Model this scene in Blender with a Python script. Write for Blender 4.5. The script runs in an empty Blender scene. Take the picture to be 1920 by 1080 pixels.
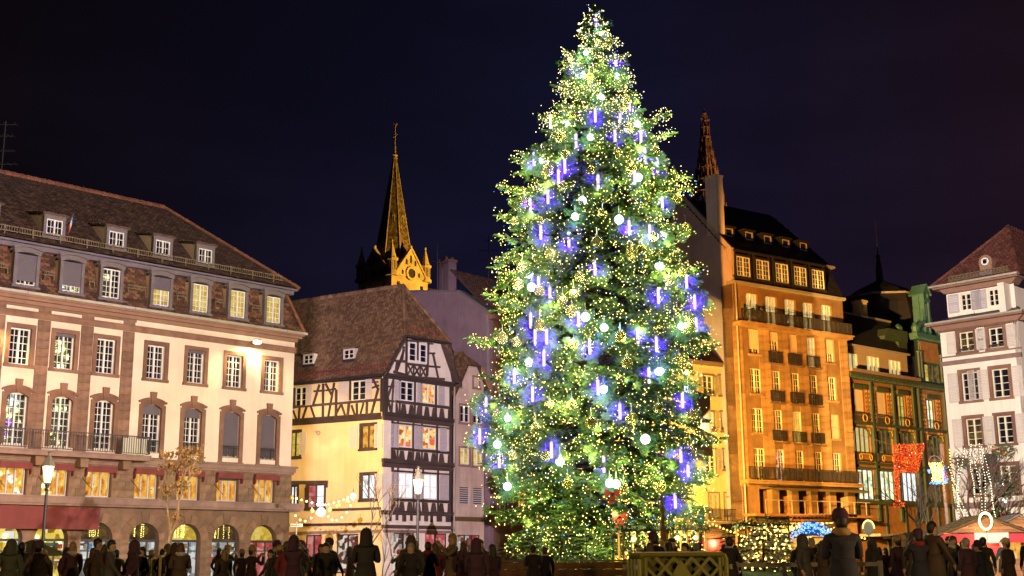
import bpy, bmesh, math, random
import numpy as np
from mathutils import Vector, Matrix
# ------------------------------------------------------------------ scene, camera, sky, exposure
S = bpy.context.scene
C = S.collection
S.render.engine = 'CYCLES'
S.cycles.use_denoising = True
S.cycles.max_bounces = 6
S.cycles.diffuse_bounces = 2
S.cycles.glossy_bounces = 3
S.cycles.transmission_bounces = 4
S.cycles.transparent_max_bounces = 8
S.cycles.sample_clamp_indirect = 4.0
S.cycles.caustics_reflective = False
S.cycles.caustics_refractive = False
S.view_settings.view_transform = 'Standard'
S.view_settings.look = 'None'
S.view_settings.exposure = 0.0
S.view_settings.gamma = 1.0
FPX, PITCH, ROLL, EYE = 2292.0, 12.6, -0.44, 1.1
cd = bpy.data.cameras.new('camera')
cam = bpy.data.objects.new('camera', cd)
C.objects.link(cam)
cd.sensor_width = 36.0
cd.lens = 36.0 * FPX / 1920.0
cd.clip_start = 0.1
cd.clip_end = 3000
CM = Matrix.Rotation(math.radians(90 + PITCH), 3, 'X') @ Matrix.Rotation(math.radians(ROLL), 3, 'Z')
cam.matrix_world = Matrix.Translation((0, 0, EYE)) @ CM.to_4x4()
S.camera = cam

W = bpy.data.worlds.new('World')
S.world = W
W.use_nodes = True
nt = W.node_tree
nt.nodes.clear()
def nn(tree, typ, **kw):
    n = tree.nodes.new(typ)
    for k, v in kw.items():
        if k.startswith('in_'):
            n.inputs[k[3:].replace('_', ' ')].default_value = v
        else:
            setattr(n, k, v)
    return n
# night sky over a lit town: dark navy, a little warmer towards the roofs in the east, thin cloud
wo = nn(nt, 'ShaderNodeOutputWorld'); bg = nn(nt, 'ShaderNodeBackground')
tc = nn(nt, 'ShaderNodeTexCoord'); sx = nn(nt, 'ShaderNodeSeparateXYZ')
nt.links.new(tc.outputs['Generated'], sx.inputs[0])
r1 = nn(nt, 'ShaderNodeValToRGB')
e = r1.color_ramp.elements
e[0].position = 0.0; e[0].color = (0.0098, 0.0066, 0.0130, 1)
e[1].position = 0.62; e[1].color = (0.0030, 0.0026, 0.0046, 1)
x = r1.color_ramp.elements.new(0.22); x.color = (0.0062, 0.0050, 0.0105, 1)
nt.links.new(sx.outputs['Z'], r1.inputs[0])
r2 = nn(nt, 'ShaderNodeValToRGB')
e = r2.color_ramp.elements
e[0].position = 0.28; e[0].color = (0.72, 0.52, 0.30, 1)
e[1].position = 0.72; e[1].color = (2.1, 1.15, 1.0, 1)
x = r2.color_ramp.elements.new(0.535); x.color = (1.05, 1.30, 2.15, 1)  # bluer band at the tree: its haze glow put into the sky colour
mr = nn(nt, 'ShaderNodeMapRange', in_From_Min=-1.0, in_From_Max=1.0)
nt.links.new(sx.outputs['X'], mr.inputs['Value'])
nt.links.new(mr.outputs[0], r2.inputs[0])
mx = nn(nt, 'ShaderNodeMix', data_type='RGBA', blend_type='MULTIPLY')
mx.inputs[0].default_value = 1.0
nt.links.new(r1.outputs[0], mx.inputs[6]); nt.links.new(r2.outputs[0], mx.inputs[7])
cl = nn(nt, 'ShaderNodeTexNoise', in_Scale=3.2, in_Detail=4.0, in_Roughness=0.55)
cm = nn(nt, 'ShaderNodeMapping'); cm.inputs['Scale'].default_value = (1, 1, 3.5)
nt.links.new(tc.outputs['Generated'], cm.inputs[0]); nt.links.new(cm.outputs[0], cl.inputs['Vector'])
cr = nn(nt, 'ShaderNodeMapRange', in_From_Min=0.35, in_From_Max=0.75, in_To_Min=0.82, in_To_Max=1.3)
nt.links.new(cl.outputs['Fac'], cr.inputs['Value'])
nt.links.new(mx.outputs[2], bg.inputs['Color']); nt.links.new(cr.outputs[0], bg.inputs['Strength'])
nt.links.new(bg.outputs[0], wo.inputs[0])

# ------------------------------------------------------------------ measuring helpers (metres)
RN = random.Random(11)
def ray(px, py):
    return CM @ Vector(((px - 960) / FPX, -(py - 540) / FPX, -1.0))
def at(px, py, Y):
    d = ray(px, py)
    return Vector((0, 0, EYE)) + d * (Y / d.y)
class Fac:
    """a vertical facade plane: origin on the ground, u to the viewer's right, v up, w out towards the square"""
    def __init__(s, O, az):
        a = math.radians(az)
        s.O = Vector((O[0], O[1])); s.X = Vector((math.sin(a), math.cos(a))); s.rz = math.radians(90 - az)
        s.N = Vector((s.X.y, -s.X.x))
    def uv(s, px, py, w=0.0):
        d = ray(px, py); o = s.O + s.N * w
        t = o.dot(s.N) / Vector((d.x, d.y)).dot(s.N)
        p = Vector((d.x, d.y)) * t
        return (p - o).dot(s.X), EYE + d.z * t
    def P(s, u, v, w=0.0):
        p = s.O + s.X * u + s.N * w
        return Vector((p.x, p.y, v))
def facpx(px, dep, az):
    d = ray(px, 1050)
    return Fac((d.x * dep / d.y, dep), az)
def rows(F, lst, w=0.0):
    us, ws, v0, v1 = [], [], [], []
    for x0, x1, y0, y1 in lst:
        xm, ym = (x0 + x1) / 2, (y0 + y1) / 2
        us.append(F.uv(xm, ym, w)[0]); ws.append(F.uv(x1, ym, w)[0] - F.uv(x0, ym, w)[0])
        v1.append(F.uv(xm, y0, w)[1]); v0.append(F.uv(xm, y1, w)[1])
    a = lambda q: sum(q) / len(q)
    return us, a(ws), a(v0), a(v1)

# ------------------------------------------------------------------ materials
MT = {}
def pm(name, col, rough=0.8, n=(4.0, 0.25), isl=0.0, bump=None, metal=0.0, spec=0.5, obr=0.0, trans=0.0, ior=1.5, hue=None, streak=0.0):
    """procedural material: base colour broken up by noise (n = scale, amount), by mesh island, by object; fine relief as bump"""
    m = bpy.data.materials.new(name); m.use_nodes = True; t = m.node_tree
    b = t.nodes['Principled BSDF']
    b.inputs['Roughness'].default_value = rough; b.inputs['Metallic'].default_value = metal
    b.inputs['Specular IOR Level'].default_value = spec; b.inputs['IOR'].default_value = ior
    b.inputs['Transmission Weight'].default_value = trans
    tc = nn(t, 'ShaderNodeTexCoord')
    no = nn(t, 'ShaderNodeTexNoise', in_Scale=n[0], in_Detail=6.0, in_Roughness=0.62)
    t.links.new(tc.outputs['Object'], no.inputs['Vector'])
    fac = nn(t, 'ShaderNodeMapRange', in_From_Min=0.25, in_From_Max=0.75, in_To_Min=1 - n[1], in_To_Max=1 + n[1])
    t.links.new(no.outputs['Fac'], fac.inputs['Value'])
    val = fac.outputs[0]
    def mul(a, rnd, amt):
        r = nn(t, 'ShaderNodeMapRange', in_To_Min=1 - amt, in_To_Max=1 + amt)
        t.links.new(rnd, r.inputs['Value'])
        q = nn(t, 'ShaderNodeMath', operation='MULTIPLY')
        t.links.new(a, q.inputs[0]); t.links.new(r.outputs[0], q.inputs[1])
        return q.outputs[0]
    ge = nn(t, 'ShaderNodeNewGeometry')
    if isl: val = mul(val, ge.outputs['Random Per Island'], isl)
    oi = nn(t, 'ShaderNodeObjectInfo')
    if obr: val = mul(val, oi.outputs['Random'], obr)
    if streak:
        mp = nn(t, 'ShaderNodeMapping'); mp.inputs['Scale'].default_value = (2.5, 2.5, 0.12)
        t.links.new(tc.outputs['Object'], mp.inputs[0])
        sn = nn(t, 'ShaderNodeTexNoise', in_Scale=1.6, in_Detail=5.0)
        t.links.new(mp.outputs[0], sn.inputs['Vector'])
        val = mul(val, sn.outputs['Fac'], streak)
    mixc = nn(t, 'ShaderNodeMix', data_type='RGBA', blend_type='MULTIPLY'); mixc.inputs[0].default_value = 1.0
    src = None
    if hue:
        hm = nn(t, 'ShaderNodeMix', data_type='RGBA')
        hm.inputs[6].default_value = (*col, 1); hm.inputs[7].default_value = (*hue, 1)
        if isl: t.links.new(ge.outputs['Random Per Island'], hm.inputs[0])
        else:
            n2 = nn(t, 'ShaderNodeTexNoise', in_Scale=n[0] * 0.35, in_Detail=4.0)
            t.links.new(tc.outputs['Object'], n2.inputs['Vector'])
            rr = nn(t, 'ShaderNodeMapRange', in_From_Min=0.35, in_From_Max=0.65)
            t.links.new(n2.outputs['Fac'], rr.inputs['Value']); t.links.new(rr.outputs[0], hm.inputs[0])
        t.links.new(hm.outputs[2], mixc.inputs[6])
    else:
        mixc.inputs[6].default_value = (*col, 1)
    t.links.new(val, mixc.inputs[7])
    t.links.new(mixc.outputs[2], b.inputs['Base Color'])
    if bump:
        bn = nn(t, 'ShaderNodeTexNoise', in_Scale=bump[0], in_Detail=4.0)
        t.links.new(tc.outputs['Object'], bn.inputs['Vector'])
        bp = nn(t, 'ShaderNodeBump', in_Strength=bump[1], in_Distance=0.02)
        t.links.new(bn.outputs['Fac'], bp.inputs['Height']); t.links.new(bp.outputs[0], b.inputs['Normal'])
    MT[name] = m
    return m
def em(name, col, strength, sample=True):
    m = bpy.data.materials.new(name); m.use_nodes = True; t = m.node_tree
    t.nodes.remove(t.nodes['Principled BSDF'])
    e = nn(t, 'ShaderNodeEmission', in_Color=(*col, 1), in_Strength=strength)
    t.links.new(e.outputs[0], t.nodes['Material Output'].inputs[0])
    if not sample: m.cycles.emission_sampling = 'NONE'
    MT[name] = m
    return m
def room(name, cols, strength, scale=(2.2, 2.2, 2.2), folds=0.0, block=0.5):
    """a lit room seen through the pane: soft blotches of furniture, walls and lamps, curtain folds, a faint glass reflection"""
    m = bpy.data.materials.new(name); m.use_nodes = True; t = m.node_tree
    t.nodes.remove(t.nodes['Principled BSDF'])
    tc = nn(t, 'ShaderNodeTexCoord'); oi = nn(t, 'ShaderNodeObjectInfo')
    mp = nn(t, 'ShaderNodeMapping'); mp.inputs['Scale'].default_value = scale
    t.links.new(tc.outputs['Object'], mp.inputs[0])
    sc = nn(t, 'ShaderNodeMath', operation='MULTIPLY'); sc.inputs[1].default_value = 37.0
    t.links.new(oi.outputs['Random'], sc.inputs[0])
    ad = nn(t, 'ShaderNodeVectorMath', operation='ADD')
    t.links.new(mp.outputs[0], ad.inputs[0]); t.links.new(sc.outputs[0], ad.inputs[1])
    vo = nn(t, 'ShaderNodeTexVoronoi', in_Scale=1.3); vo.distance = 'CHEBYCHEV'
    no = nn(t, 'ShaderNodeTexNoise', in_Scale=1.1, in_Detail=3.0)
    t.links.new(ad.outputs[0], vo.inputs['Vector']); t.links.new(ad.outputs[0], no.inputs['Vector'])
    sp = nn(t, 'ShaderNodeSeparateColor'); t.links.new(vo.outputs['Color'], sp.inputs[0])
    mx = nn(t, 'ShaderNodeMix', data_type='FLOAT'); mx.inputs[0].default_value = block
    t.links.new(no.outputs['Fac'], mx.inputs[2]); t.links.new(sp.outputs[0], mx.inputs[3])
    rp = nn(t, 'ShaderNodeValToRGB'); el = rp.color_ramp.elements
    k = len(cols)
    while len(el) < k: el.new(0.5)
    for i, c in enumerate(cols):
        el[i].position = 0.22 + 0.56 * i / max(1, k - 1); el[i].color = (*c, 1)
    t.links.new(mx.outputs[0], rp.inputs[0])
    e = nn(t, 'ShaderNodeEmission', in_Strength=strength)
    if folds:
        wv = nn(t, 'ShaderNodeTexWave', in_Scale=2.2, in_Distortion=1.2)
        t.links.new(ad.outputs[0], wv.inputs['Vector'])
        q = nn(t, 'ShaderNodeMapRange', in_To_Min=strength * (1 - folds), in_To_Max=strength * (1 + folds * 0.3))
        t.links.new(wv.outputs['Fac'], q.inputs['Value']); t.links.new(q.outputs[0], e.inputs['Strength'])
    t.links.new(rp.outputs[0], e.inputs['Color'])
    g = nn(t, 'ShaderNodeBsdfGlossy', in_Roughness=0.03); g.inputs['Color'].default_value = (0.07, 0.07, 0.07, 1)
    a = nn(t, 'ShaderNodeAddShader')
    t.links.new(e.outputs[0], a.inputs[0]); t.links.new(g.outputs[0], a.inputs[1])
    t.links.new(a.outputs[0], t.nodes['Material Output'].inputs[0])
    m.cycles.emission_sampling = 'NONE'
    MT[name] = m
    return m

pm('plaster_pink', (0.74, 0.62, 0.53), 0.9, (0.7, 0.10), bump=(18, 0.2), streak=0.12, hue=(0.66, 0.53, 0.44))
pm('plaster_yellow', (0.72, 0.57, 0.32), 0.9, (0.8, 0.10), bump=(16, 0.25), streak=0.12, hue=(0.64, 0.49, 0.26))
pm('plaster_cream', (0.66, 0.60, 0.56), 0.9, (1.2, 0.14), bump=(16, 0.25), streak=0.15)
pm('plaster_worn', (0.50, 0.40, 0.36), 0.9, (0.9, 0.20), bump=(14, 0.25), streak=0.25, hue=(0.38, 0.28, 0.25))
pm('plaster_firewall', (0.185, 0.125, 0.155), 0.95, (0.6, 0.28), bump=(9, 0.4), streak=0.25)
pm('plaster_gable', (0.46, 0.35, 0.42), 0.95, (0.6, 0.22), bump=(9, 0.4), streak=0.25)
pm('plaster_ochre', (0.72, 0.52, 0.26), 0.9, (0.8, 0.08), bump=(16, 0.15), streak=0.12)
pm('plaster_white', (0.80, 0.71, 0.64), 0.9, (0.8, 0.08), bump=(16, 0.2), streak=0.18)
pm('plaster_grey', (0.36, 0.27, 0.20), 0.9, (0.8, 0.10), bump=(16, 0.12))
pm('sandstone_pink', (0.150, 0.072, 0.050), 0.85, (1.6, 0.32), obr=0.2, bump=(22, 0.25), hue=(0.205, 0.112, 0.080))
pm('sandstone_brown', (0.150, 0.084, 0.052), 0.85, (1.4, 0.40), obr=0.2, bump=(20, 0.3), hue=(0.175, 0.108, 0.072))
pm('sandstone_gold', (0.235, 0.130, 0.058), 0.85, (1.1, 0.34), obr=0.26, bump=(20, 0.3), hue=(0.34, 0.205, 0.10), streak=0.2)
pm('mortar', (0.19, 0.125, 0.095), 0.95, (3.0, 0.2))
pm('ledge_stone', (0.22, 0.14, 0.12), 0.8, (1.2, 0.30), bump=(12, 0.25), streak=0.2)
pm('dormer_stone', (0.145, 0.120, 0.140), 0.8, (2.0, 0.25), bump=(14, 0.2))
pm('roof_tile_brown', (0.044, 0.020, 0.015), 0.75, (3.0, 0.3), isl=0.45, hue=(0.085, 0.044, 0.030), bump=(30, 0.2))
pm('roof_tile_scale', (0.075, 0.036, 0.028), 0.7, (3.0, 0.3), isl=0.3, hue=(0.185, 0.085, 0.048), bump=(30, 0.2))
pm('roof_tile_red', (0.100, 0.032, 0.026), 0.7, (3.0, 0.25), isl=0.3, hue=(0.13, 0.042, 0.03))
pm('roof_tile_tan', (0.125, 0.068, 0.036), 0.75, (2.0, 0.25), isl=0.28, hue=(0.165, 0.095, 0.052))
pm('ridge_tile', (0.19, 0.070, 0.042), 0.75, (3.0, 0.25), isl=0.25)
pm('slate', (0.018, 0.016, 0.024), 0.55, (2.0, 0.3), isl=0.3)
pm('roof_bed', (0.045, 0.026, 0.022), 0.9, (3.0, 0.2))
pm('zinc', (0.30, 0.29, 0.30), 0.45, (2.0, 0.15), metal=0.6)
pm('gutter_zinc', (0.42, 0.38, 0.34), 0.5, (2.0, 0.15), metal=0.3)
pm('cornice_paint', (0.15, 0.12, 0.16), 0.7, (2.0, 0.15))
pm('cornice_tan', (0.245, 0.135, 0.098), 0.8, (1.5, 0.15), bump=(12, 0.1))
pm('frame_white', (0.72, 0.70, 0.74), 0.5, (3.0, 0.06))
pm('frame_cream', (0.80, 0.74, 0.58), 0.5, (3.0, 0.06))
pm('frame_grey', (0.45, 0.42, 0.44), 0.5, (3.0, 0.08))
pm('shutter_pale', (0.58, 0.53, 0.50), 0.7, (3.0, 0.10), obr=0.08)
pm('shutter_grey', (0.42, 0.39, 0.45), 0.7, (3.0, 0.10), obr=0.08)
pm('shutter_tan', (0.52, 0.40, 0.24), 0.7, (3.0, 0.10), obr=0.1)
pm('blind_dark', (0.105, 0.085, 0.115), 0.6, (2.0, 0.08))
pm('blind_pale', (0.66, 0.52, 0.40), 0.6, (2.0, 0.06))
pm('timber', (0.050, 0.032, 0.031), 0.85, (2.2, 0.5), obr=0.35, bump=(10, 0.6), streak=0.3)
pm('iron', (0.045, 0.038, 0.042), 0.55, (4.0, 0.2), metal=0.3)
pm('iron_light', (0.25, 0.21, 0.17), 0.6, (4.0, 0.2), metal=0.3)
pm('snow_guard', (0.17, 0.125, 0.08), 0.6, (4.0, 0.2))
pm('glass_dark', (0.012, 0.013, 0.02), 0.035, (0.6, 0.3), spec=1.0, ior=1.9)
pm('awning_maroon', (0.15, 0.030, 0.032), 0.85, (1.2, 0.22), streak=0.35)
pm('green_paint', (0.040, 0.062, 0.046), 0.6, (2.0, 0.25), bump=(10, 0.1))
pm('green_roof', (0.038, 0.105, 0.080), 0.6, (1.5, 0.25))
pm('panel_rust', (0.24, 0.115, 0.040), 0.7, (2.5, 0.3))
pm('panel_tile', (0.52, 0.30, 0.12), 0.6, (6.0, 0.4), isl=0.3)
pm('gold_paint', (0.70, 0.42, 0.07), 0.45, (6.0, 0.2), metal=0.3)
pm('church_stone', (0.34, 0.25, 0.15), 0.9, (0.35, 0.4), bump=(3, 0.5), hue=(0.22, 0.155, 0.09))
pm('spire_slate', (0.075, 0.048, 0.026), 0.8, (0.9, 0.45), isl=0.5, hue=(0.14, 0.09, 0.045))
pm('dark_void', (0.006, 0.005, 0.006), 0.9, (1.0, 0.1))
pm('cobble', (0.075, 0.060, 0.055), 0.8, (1.5, 0.3), bump=(10, 0.4))
pm('lawn', (0.045, 0.085, 0.018), 0.95, (2.0, 0.4))
pm('bark', (0.085, 0.060, 0.042), 0.95, (5.0, 0.35), bump=(18, 0.5))
pm('bark_light', (0.26, 0.175, 0.085), 0.9, (6.0, 0.35), bump=(18, 0.5))
pm('dry_leaf', (0.30, 0.155, 0.045), 0.8, (6.0, 0.3), isl=0.5)
pm('fir', (0.045, 0.118, 0.040), 0.6, (0.8, 0.35), isl=0.45, hue=(0.090, 0.155, 0.045))
pm('fir_dark', (0.035, 0.070, 0.030), 0.7, (2.0, 0.35), isl=0.45, hue=(0.075, 0.105, 0.035))
pm('glass_ball', (0.90, 0.88, 0.55), 0.06, (1.0, 0.05), trans=0.80, ior=1.25, spec=1.0)
pm('chrome_cap', (0.6, 0.6, 0.6), 0.3, (2, 0.1), metal=0.9)
pm('barrier_plastic', (0.155, 0.150, 0.010), 0.45, (3.0, 0.18), bump=(8, 0.05))
pm('barrier_cap', (0.55, 0.55, 0.52), 0.5, (3.0, 0.1))
pm('wood_board', (0.24, 0.115, 0.045), 0.75, (3.0, 0.3), obr=0.2, bump=(10, 0.2))
pm('wood_post', (0.42, 0.27, 0.09), 0.75, (3.0, 0.25), obr=0.1)
pm('wood_grey', (0.20, 0.17, 0.15), 0.8, (3.0, 0.3))
pm('canvas_tan', (0.105, 0.066, 0.020), 0.85, (1.2, 0.2))
pm('canvas_dark', (0.10, 0.065, 0.045), 0.85, (1.2, 0.2))
pm('canvas_red', (0.42, 0.035, 0.045), 0.8, (2.0, 0.2))
pm('sign_white', (0.6, 0.58, 0.5), 0.6, (2.0, 0.1))
pm('box_blue', (0.015, 0.13, 0.42), 0.5, (2.0, 0.1))
pm('teal_paint', (0.03, 0.25, 0.32), 0.5, (2.0, 0.1))
pm('silver_paint', (0.33, 0.30, 0.30), 0.5, (3.0, 0.2), metal=0.4)
pm('skin', (0.42, 0.25, 0.18), 0.6, (4.0, 0.1))
for nm, c in dict(black=(0.014, 0.012, 0.013), brown=(0.055, 0.033, 0.022), navy=(0.016, 0.016, 0.032), grey=(0.055, 0.048, 0.045),
                  red=(0.15, 0.018, 0.022), tan=(0.15, 0.10, 0.06), green=(0.025, 0.030, 0.018), plum=(0.045, 0.015, 0.032)).items():
    pm('coat_' + nm, c, 0.85, (5.0, 0.25), bump=(25, 0.3))
pm('hair_dark', (0.018, 0.012, 0.010), 0.6, (9.0, 0.3)); pm('hair_brown', (0.065, 0.035, 0.018), 0.6, (9.0, 0.3)); pm('hair_fair', (0.24, 0.15, 0.06), 0.6, (9.0, 0.3))
pm('hair_grey', (0.25, 0.23, 0.22), 0.6, (9.0, 0.3))
pm('knit_plum', (0.050, 0.018, 0.045), 0.95, (14.0, 0.4), bump=(40, 0.5)); pm('knit_tan', (0.33, 0.21, 0.09), 0.95, (14.0, 0.4), bump=(40, 0.6))
pm('knit_red', (0.24, 0.02, 0.025), 0.95, (14.0, 0.4)); pm('knit_white', (0.42, 0.40, 0.38), 0.95, (14.0, 0.4))
pm('jeans', (0.020, 0.022, 0.035), 0.9, (8.0, 0.3))

room('room_amber', [(0.20, 0.05, 0.01), (0.62, 0.20, 0.02), (0.95, 0.42, 0.05), (1.0, 0.62, 0.12), (1.0, 0.90, 0.45)], 1.0, (3.4, 3.4, 2.0), folds=0.28, block=0.25)
room('room_gold', [(0.55, 0.36, 0.03), (0.82, 0.56, 0.08), (0.95, 0.74, 0.2)], 0.85, folds=0.25)
room('room_orange', [(0.50, 0.10, 0.03), (0.9, 0.22, 0.06), (1.0, 0.6, 0.10), (1.0, 0.85, 0.35)], 1.0, block=0.7)
room('room_white', [(0.72, 0.78, 0.80), (0.95, 0.95, 0.92), (1.0, 1.0, 1.0)], 1.15, block=0.6)
room('room_cream', [(0.80, 0.50, 0.13), (1.0, 0.72, 0.26), (1.0, 0.85, 0.45)], 0.85, folds=0.5, block=0.2)
room('room_shop', [(0.08, 0.04, 0.03), (0.30, 0.05, 0.04), (0.32, 0.28, 0.24), (0.55, 0.52, 0.46), (0.9, 0.85, 0.7)], 0.8, block=0.75)
room('room_shopgold', [(0.25, 0.12, 0.02), (0.75, 0.50, 0.05), (0.95, 0.75, 0.12), (0.8, 0.78, 0.75)], 0.95, block=0.6)
room('room_shoppale', [(0.12, 0.10, 0.08), (0.42, 0.42, 0.40), (0.62, 0.64, 0.62), (0.85, 0.86, 0.84)], 0.75, block=0.7)
room('room_red', [(0.42, 0.04, 0.05), (0.62, 0.10, 0.10), (0.8, 0.35, 0.30)], 0.75, block=0.6)
room('room_mall', [(0.35, 0.45, 0.25), (0.8, 0.9, 0.6), (1.0, 0.85, 0.35), (1.0, 1.0, 0.95)], 1.25, block=0.7)
room('room_dim', [(0.035, 0.022, 0.012), (0.10, 0.055, 0.02), (0.26, 0.15, 0.04)], 0.75, block=0.5)
room('room_dimgreen', [(0.01, 0.012, 0.016), (0.02, 0.022, 0.026), (0.06, 0.055, 0.05)], 0.6, block=0.5)
em('led_warm', (1.0, 0.82, 0.20), 4.2); em('led_blue', (0.06, 0.30, 1.0), 2.2); em('led_white', (1.0, 0.90, 0.55), 3.2)
em('bulb_warm', (1.0, 0.72, 0.25), 9.0); em('bulb_cool', (0.9, 0.92, 1.0), 8.0); em('bulb_amber', (1.0, 0.52, 0.08), 5.0)
em('led_red', (1.0, 0.035, 0.012), 1.3, False); em('led_orange', (1.0, 0.26, 0.03), 1.8, False); em('led_ice', (0.22, 0.48, 1.0), 2.2, False)
em('globe_glow', (0.82, 0.96, 1.0), 2.6); em('tube_glow', (0.55, 0.42, 1.0), 2.6); em('tube_red', (1.0, 0.45, 0.4), 4.0)
em('lamp_glow', (1.0, 0.74, 0.36), 7.0); em('flood_glow', (1.0, 0.85, 0.5), 30.0); em('ring_glow', (1.0, 0.80, 0.42), 4.0); em('sodium_glow', (1.0, 0.5, 0.1), 8.0)

# ------------------------------------------------------------------ object helpers
NAMES = {}
def tag(o, label=None, cat=None, group=None, kind=None):
    if label: o['label'] = label
    if cat: o['category'] = cat
    if group: o['group'] = group
    if kind: o['kind'] = kind
    return o
def thing(name, label, cat, loc=(0, 0, 0), rz=0.0, group=None, kind=None):
    o = bpy.data.objects.new(name, None); C.objects.link(o)
    o.empty_display_size = 0.3
    o.location = loc; o.rotation_euler = (0, 0, rz)
    return tag(o, label, cat, group, kind)
def inst(name, me, parent=None, loc=(0, 0, 0), rz=0.0, scale=None, label=None):
    o = bpy.data.objects.new(name, me); C.objects.link(o)
    if parent: o.parent = parent
    o.location = loc; o.rotation_euler = (0, 0, rz)
    if scale: o.scale = scale
    if label: o['label'] = label
    return o
class MB:
    """collects vertices and faces in (u, v, w) facade coordinates; stored as x=u, y=-w, z=v"""
    def __init__(s): s.V, s.F, s.M, s.mats, s.cur = [], [], [], [], 0
    def mat(s, m):
        if m not in s.mats: s.mats.append(m)
        s.cur = s.mats.index(m); return s
    def add(s, vs, fs):
        b = len(s.V); s.V += vs
        for f in fs: s.F.append([b + i for i in f]); s.M.append(s.cur)
    def box(s, u0, u1, v0, v1, w0, w1):
        vs = [(u, -w, v) for w in (w1, w0) for v in (v0, v1) for u in (u0, u1)]
        s.add(vs, [(0, 1, 3, 2), (5, 4, 6, 7), (4, 0, 2, 6), (1, 5, 7, 3), (2, 3, 7, 6), (4, 5, 1, 0)])
        return s
    def prism(s, pts, w0, w1):
        n = len(pts)
        vs = [(u, -w1, v) for u, v in pts] + [(u, -w0, v) for u, v in pts]
        s.add(vs, [list(range(n)), list(range(2 * n - 1, n - 1, -1))] + [(i, n + i, n + (i + 1) % n, (i + 1) % n) for i in range(n)])
        return s
    def bar(s, a, b, wd, w0, w1):
        d = Vector((b[0] - a[0], b[1] - a[1])); d.normalize(); q = Vector((-d.y, d.x)) * wd / 2
        return s.prism([(a[0] - q.x, a[1] - q.y), (b[0] - q.x, b[1] - q.y), (b[0] + q.x, b[1] + q.y), (a[0] + q.x, a[1] + q.y)], w0, w1)
    def poly(s, pts):                                   # pts are xyz
        s.add([tuple(p) for p in pts], [list(range(len(pts)))]); return s
    def slab(s, pts, th):                               # xyz polygon given thickness against its normal
        p = [Vector(q) for q in pts]; n = (p[1] - p[0]).cross(p[-1] - p[0]).normalized() * th
        k = len(p)
        s.add([tuple(q) for q in p] + [tuple(q - n) for q in p],
              [list(range(k)), list(range(2 * k - 1, k - 1, -1))] + [(i, k + i, k + (i + 1) % k, (i + 1) % k) for i in range(k)])
        return s
    def tube(s, pts, r, n=6, cap=True):                 # xyz polyline; r number or list
        pts = [Vector(p) for p in pts]; k = len(pts)
        rs = r if isinstance(r, (list, tuple)) else [r] * k
        vs, fs = [], []
        for i, p in enumerate(pts):
            d = (pts[min(i + 1, k - 1)] - pts[max(i - 1, 0)])
            d = d.normalized() if d.length > 1e-9 else Vector((0, 0, 1))
            a = d.cross(Vector((0, 0, 1)) if abs(d.z) < 0.95 else Vector((1, 0, 0))).normalized(); b = d.cross(a)
            for j in range(n):
                t = 2 * math.pi * j / n
                vs.append(tuple(p + (a * math.cos(t) + b * math.sin(t)) * rs[i]))
        for i in range(k - 1):
            for j in range(n):
                fs.append((i * n + j, i * n + (j + 1) % n, (i + 1) * n + (j + 1) % n, (i + 1) * n + j))
        if cap: fs += [list(range(n - 1, -1, -1)), list(range((k - 1) * n, k * n))]
        s.add(vs, fs); return s
    def lathe(s, prof, n=12, c=(0, 0, 0), ph=0.0):      # prof = [(r, z)]
        k = len(prof)
        vs = [(c[0] + r * math.cos(2 * math.pi * j / n + ph), c[1] + r * math.sin(2 * math.pi * j / n + ph), c[2] + z) for r, z in prof for j in range(n)]
        fs = [(i * n + j, i * n + (j + 1) % n, (i + 1) * n + (j + 1) % n, (i + 1) * n + j) for i in range(k - 1) for j in range(n)]
        fs += [list(range(n - 1, -1, -1)), list(range((k - 1) * n, k * n))]
        s.add(vs, fs); return s
    def ball(s, c, r, n=8, sq=1.0):
        m = max(3, n // 2)
        return s.lathe([(r * max(0.02, math.sin(math.pi * i / m)), -r * sq * math.cos(math.pi * i / m)) for i in range(m + 1)], n, c)
    def mesh(s, name, mat=None, smooth=False):
        me = bpy.data.meshes.new(name)
        me.from_pydata(s.V, [], s.F)
        if s.mats:
            for m in s.mats: me.materials.append(MT[m])
            me.polygons.foreach_set('material_index', s.M)
        elif mat: me.materials.append(MT[mat])
        if smooth: me.polygons.foreach_set('use_smooth', [True] * len(me.polygons))
        me.update(); return me
    def build(s, name, mat=None, parent=None, loc=(0, 0, 0), rz=0.0, smooth=False, label=None):
        return inst(name, s.mesh(name, mat, smooth), parent, loc, rz, label=label)
CACHE = {}
def cached(key, fn):
    if key not in CACHE: CACHE[key] = fn()
    return CACHE[key]
def unit_box(mat):
    return cached(('unit', mat), lambda: MB().box(-.5, .5, -.5, .5, -.5, .5).mesh('block', mat))

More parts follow.
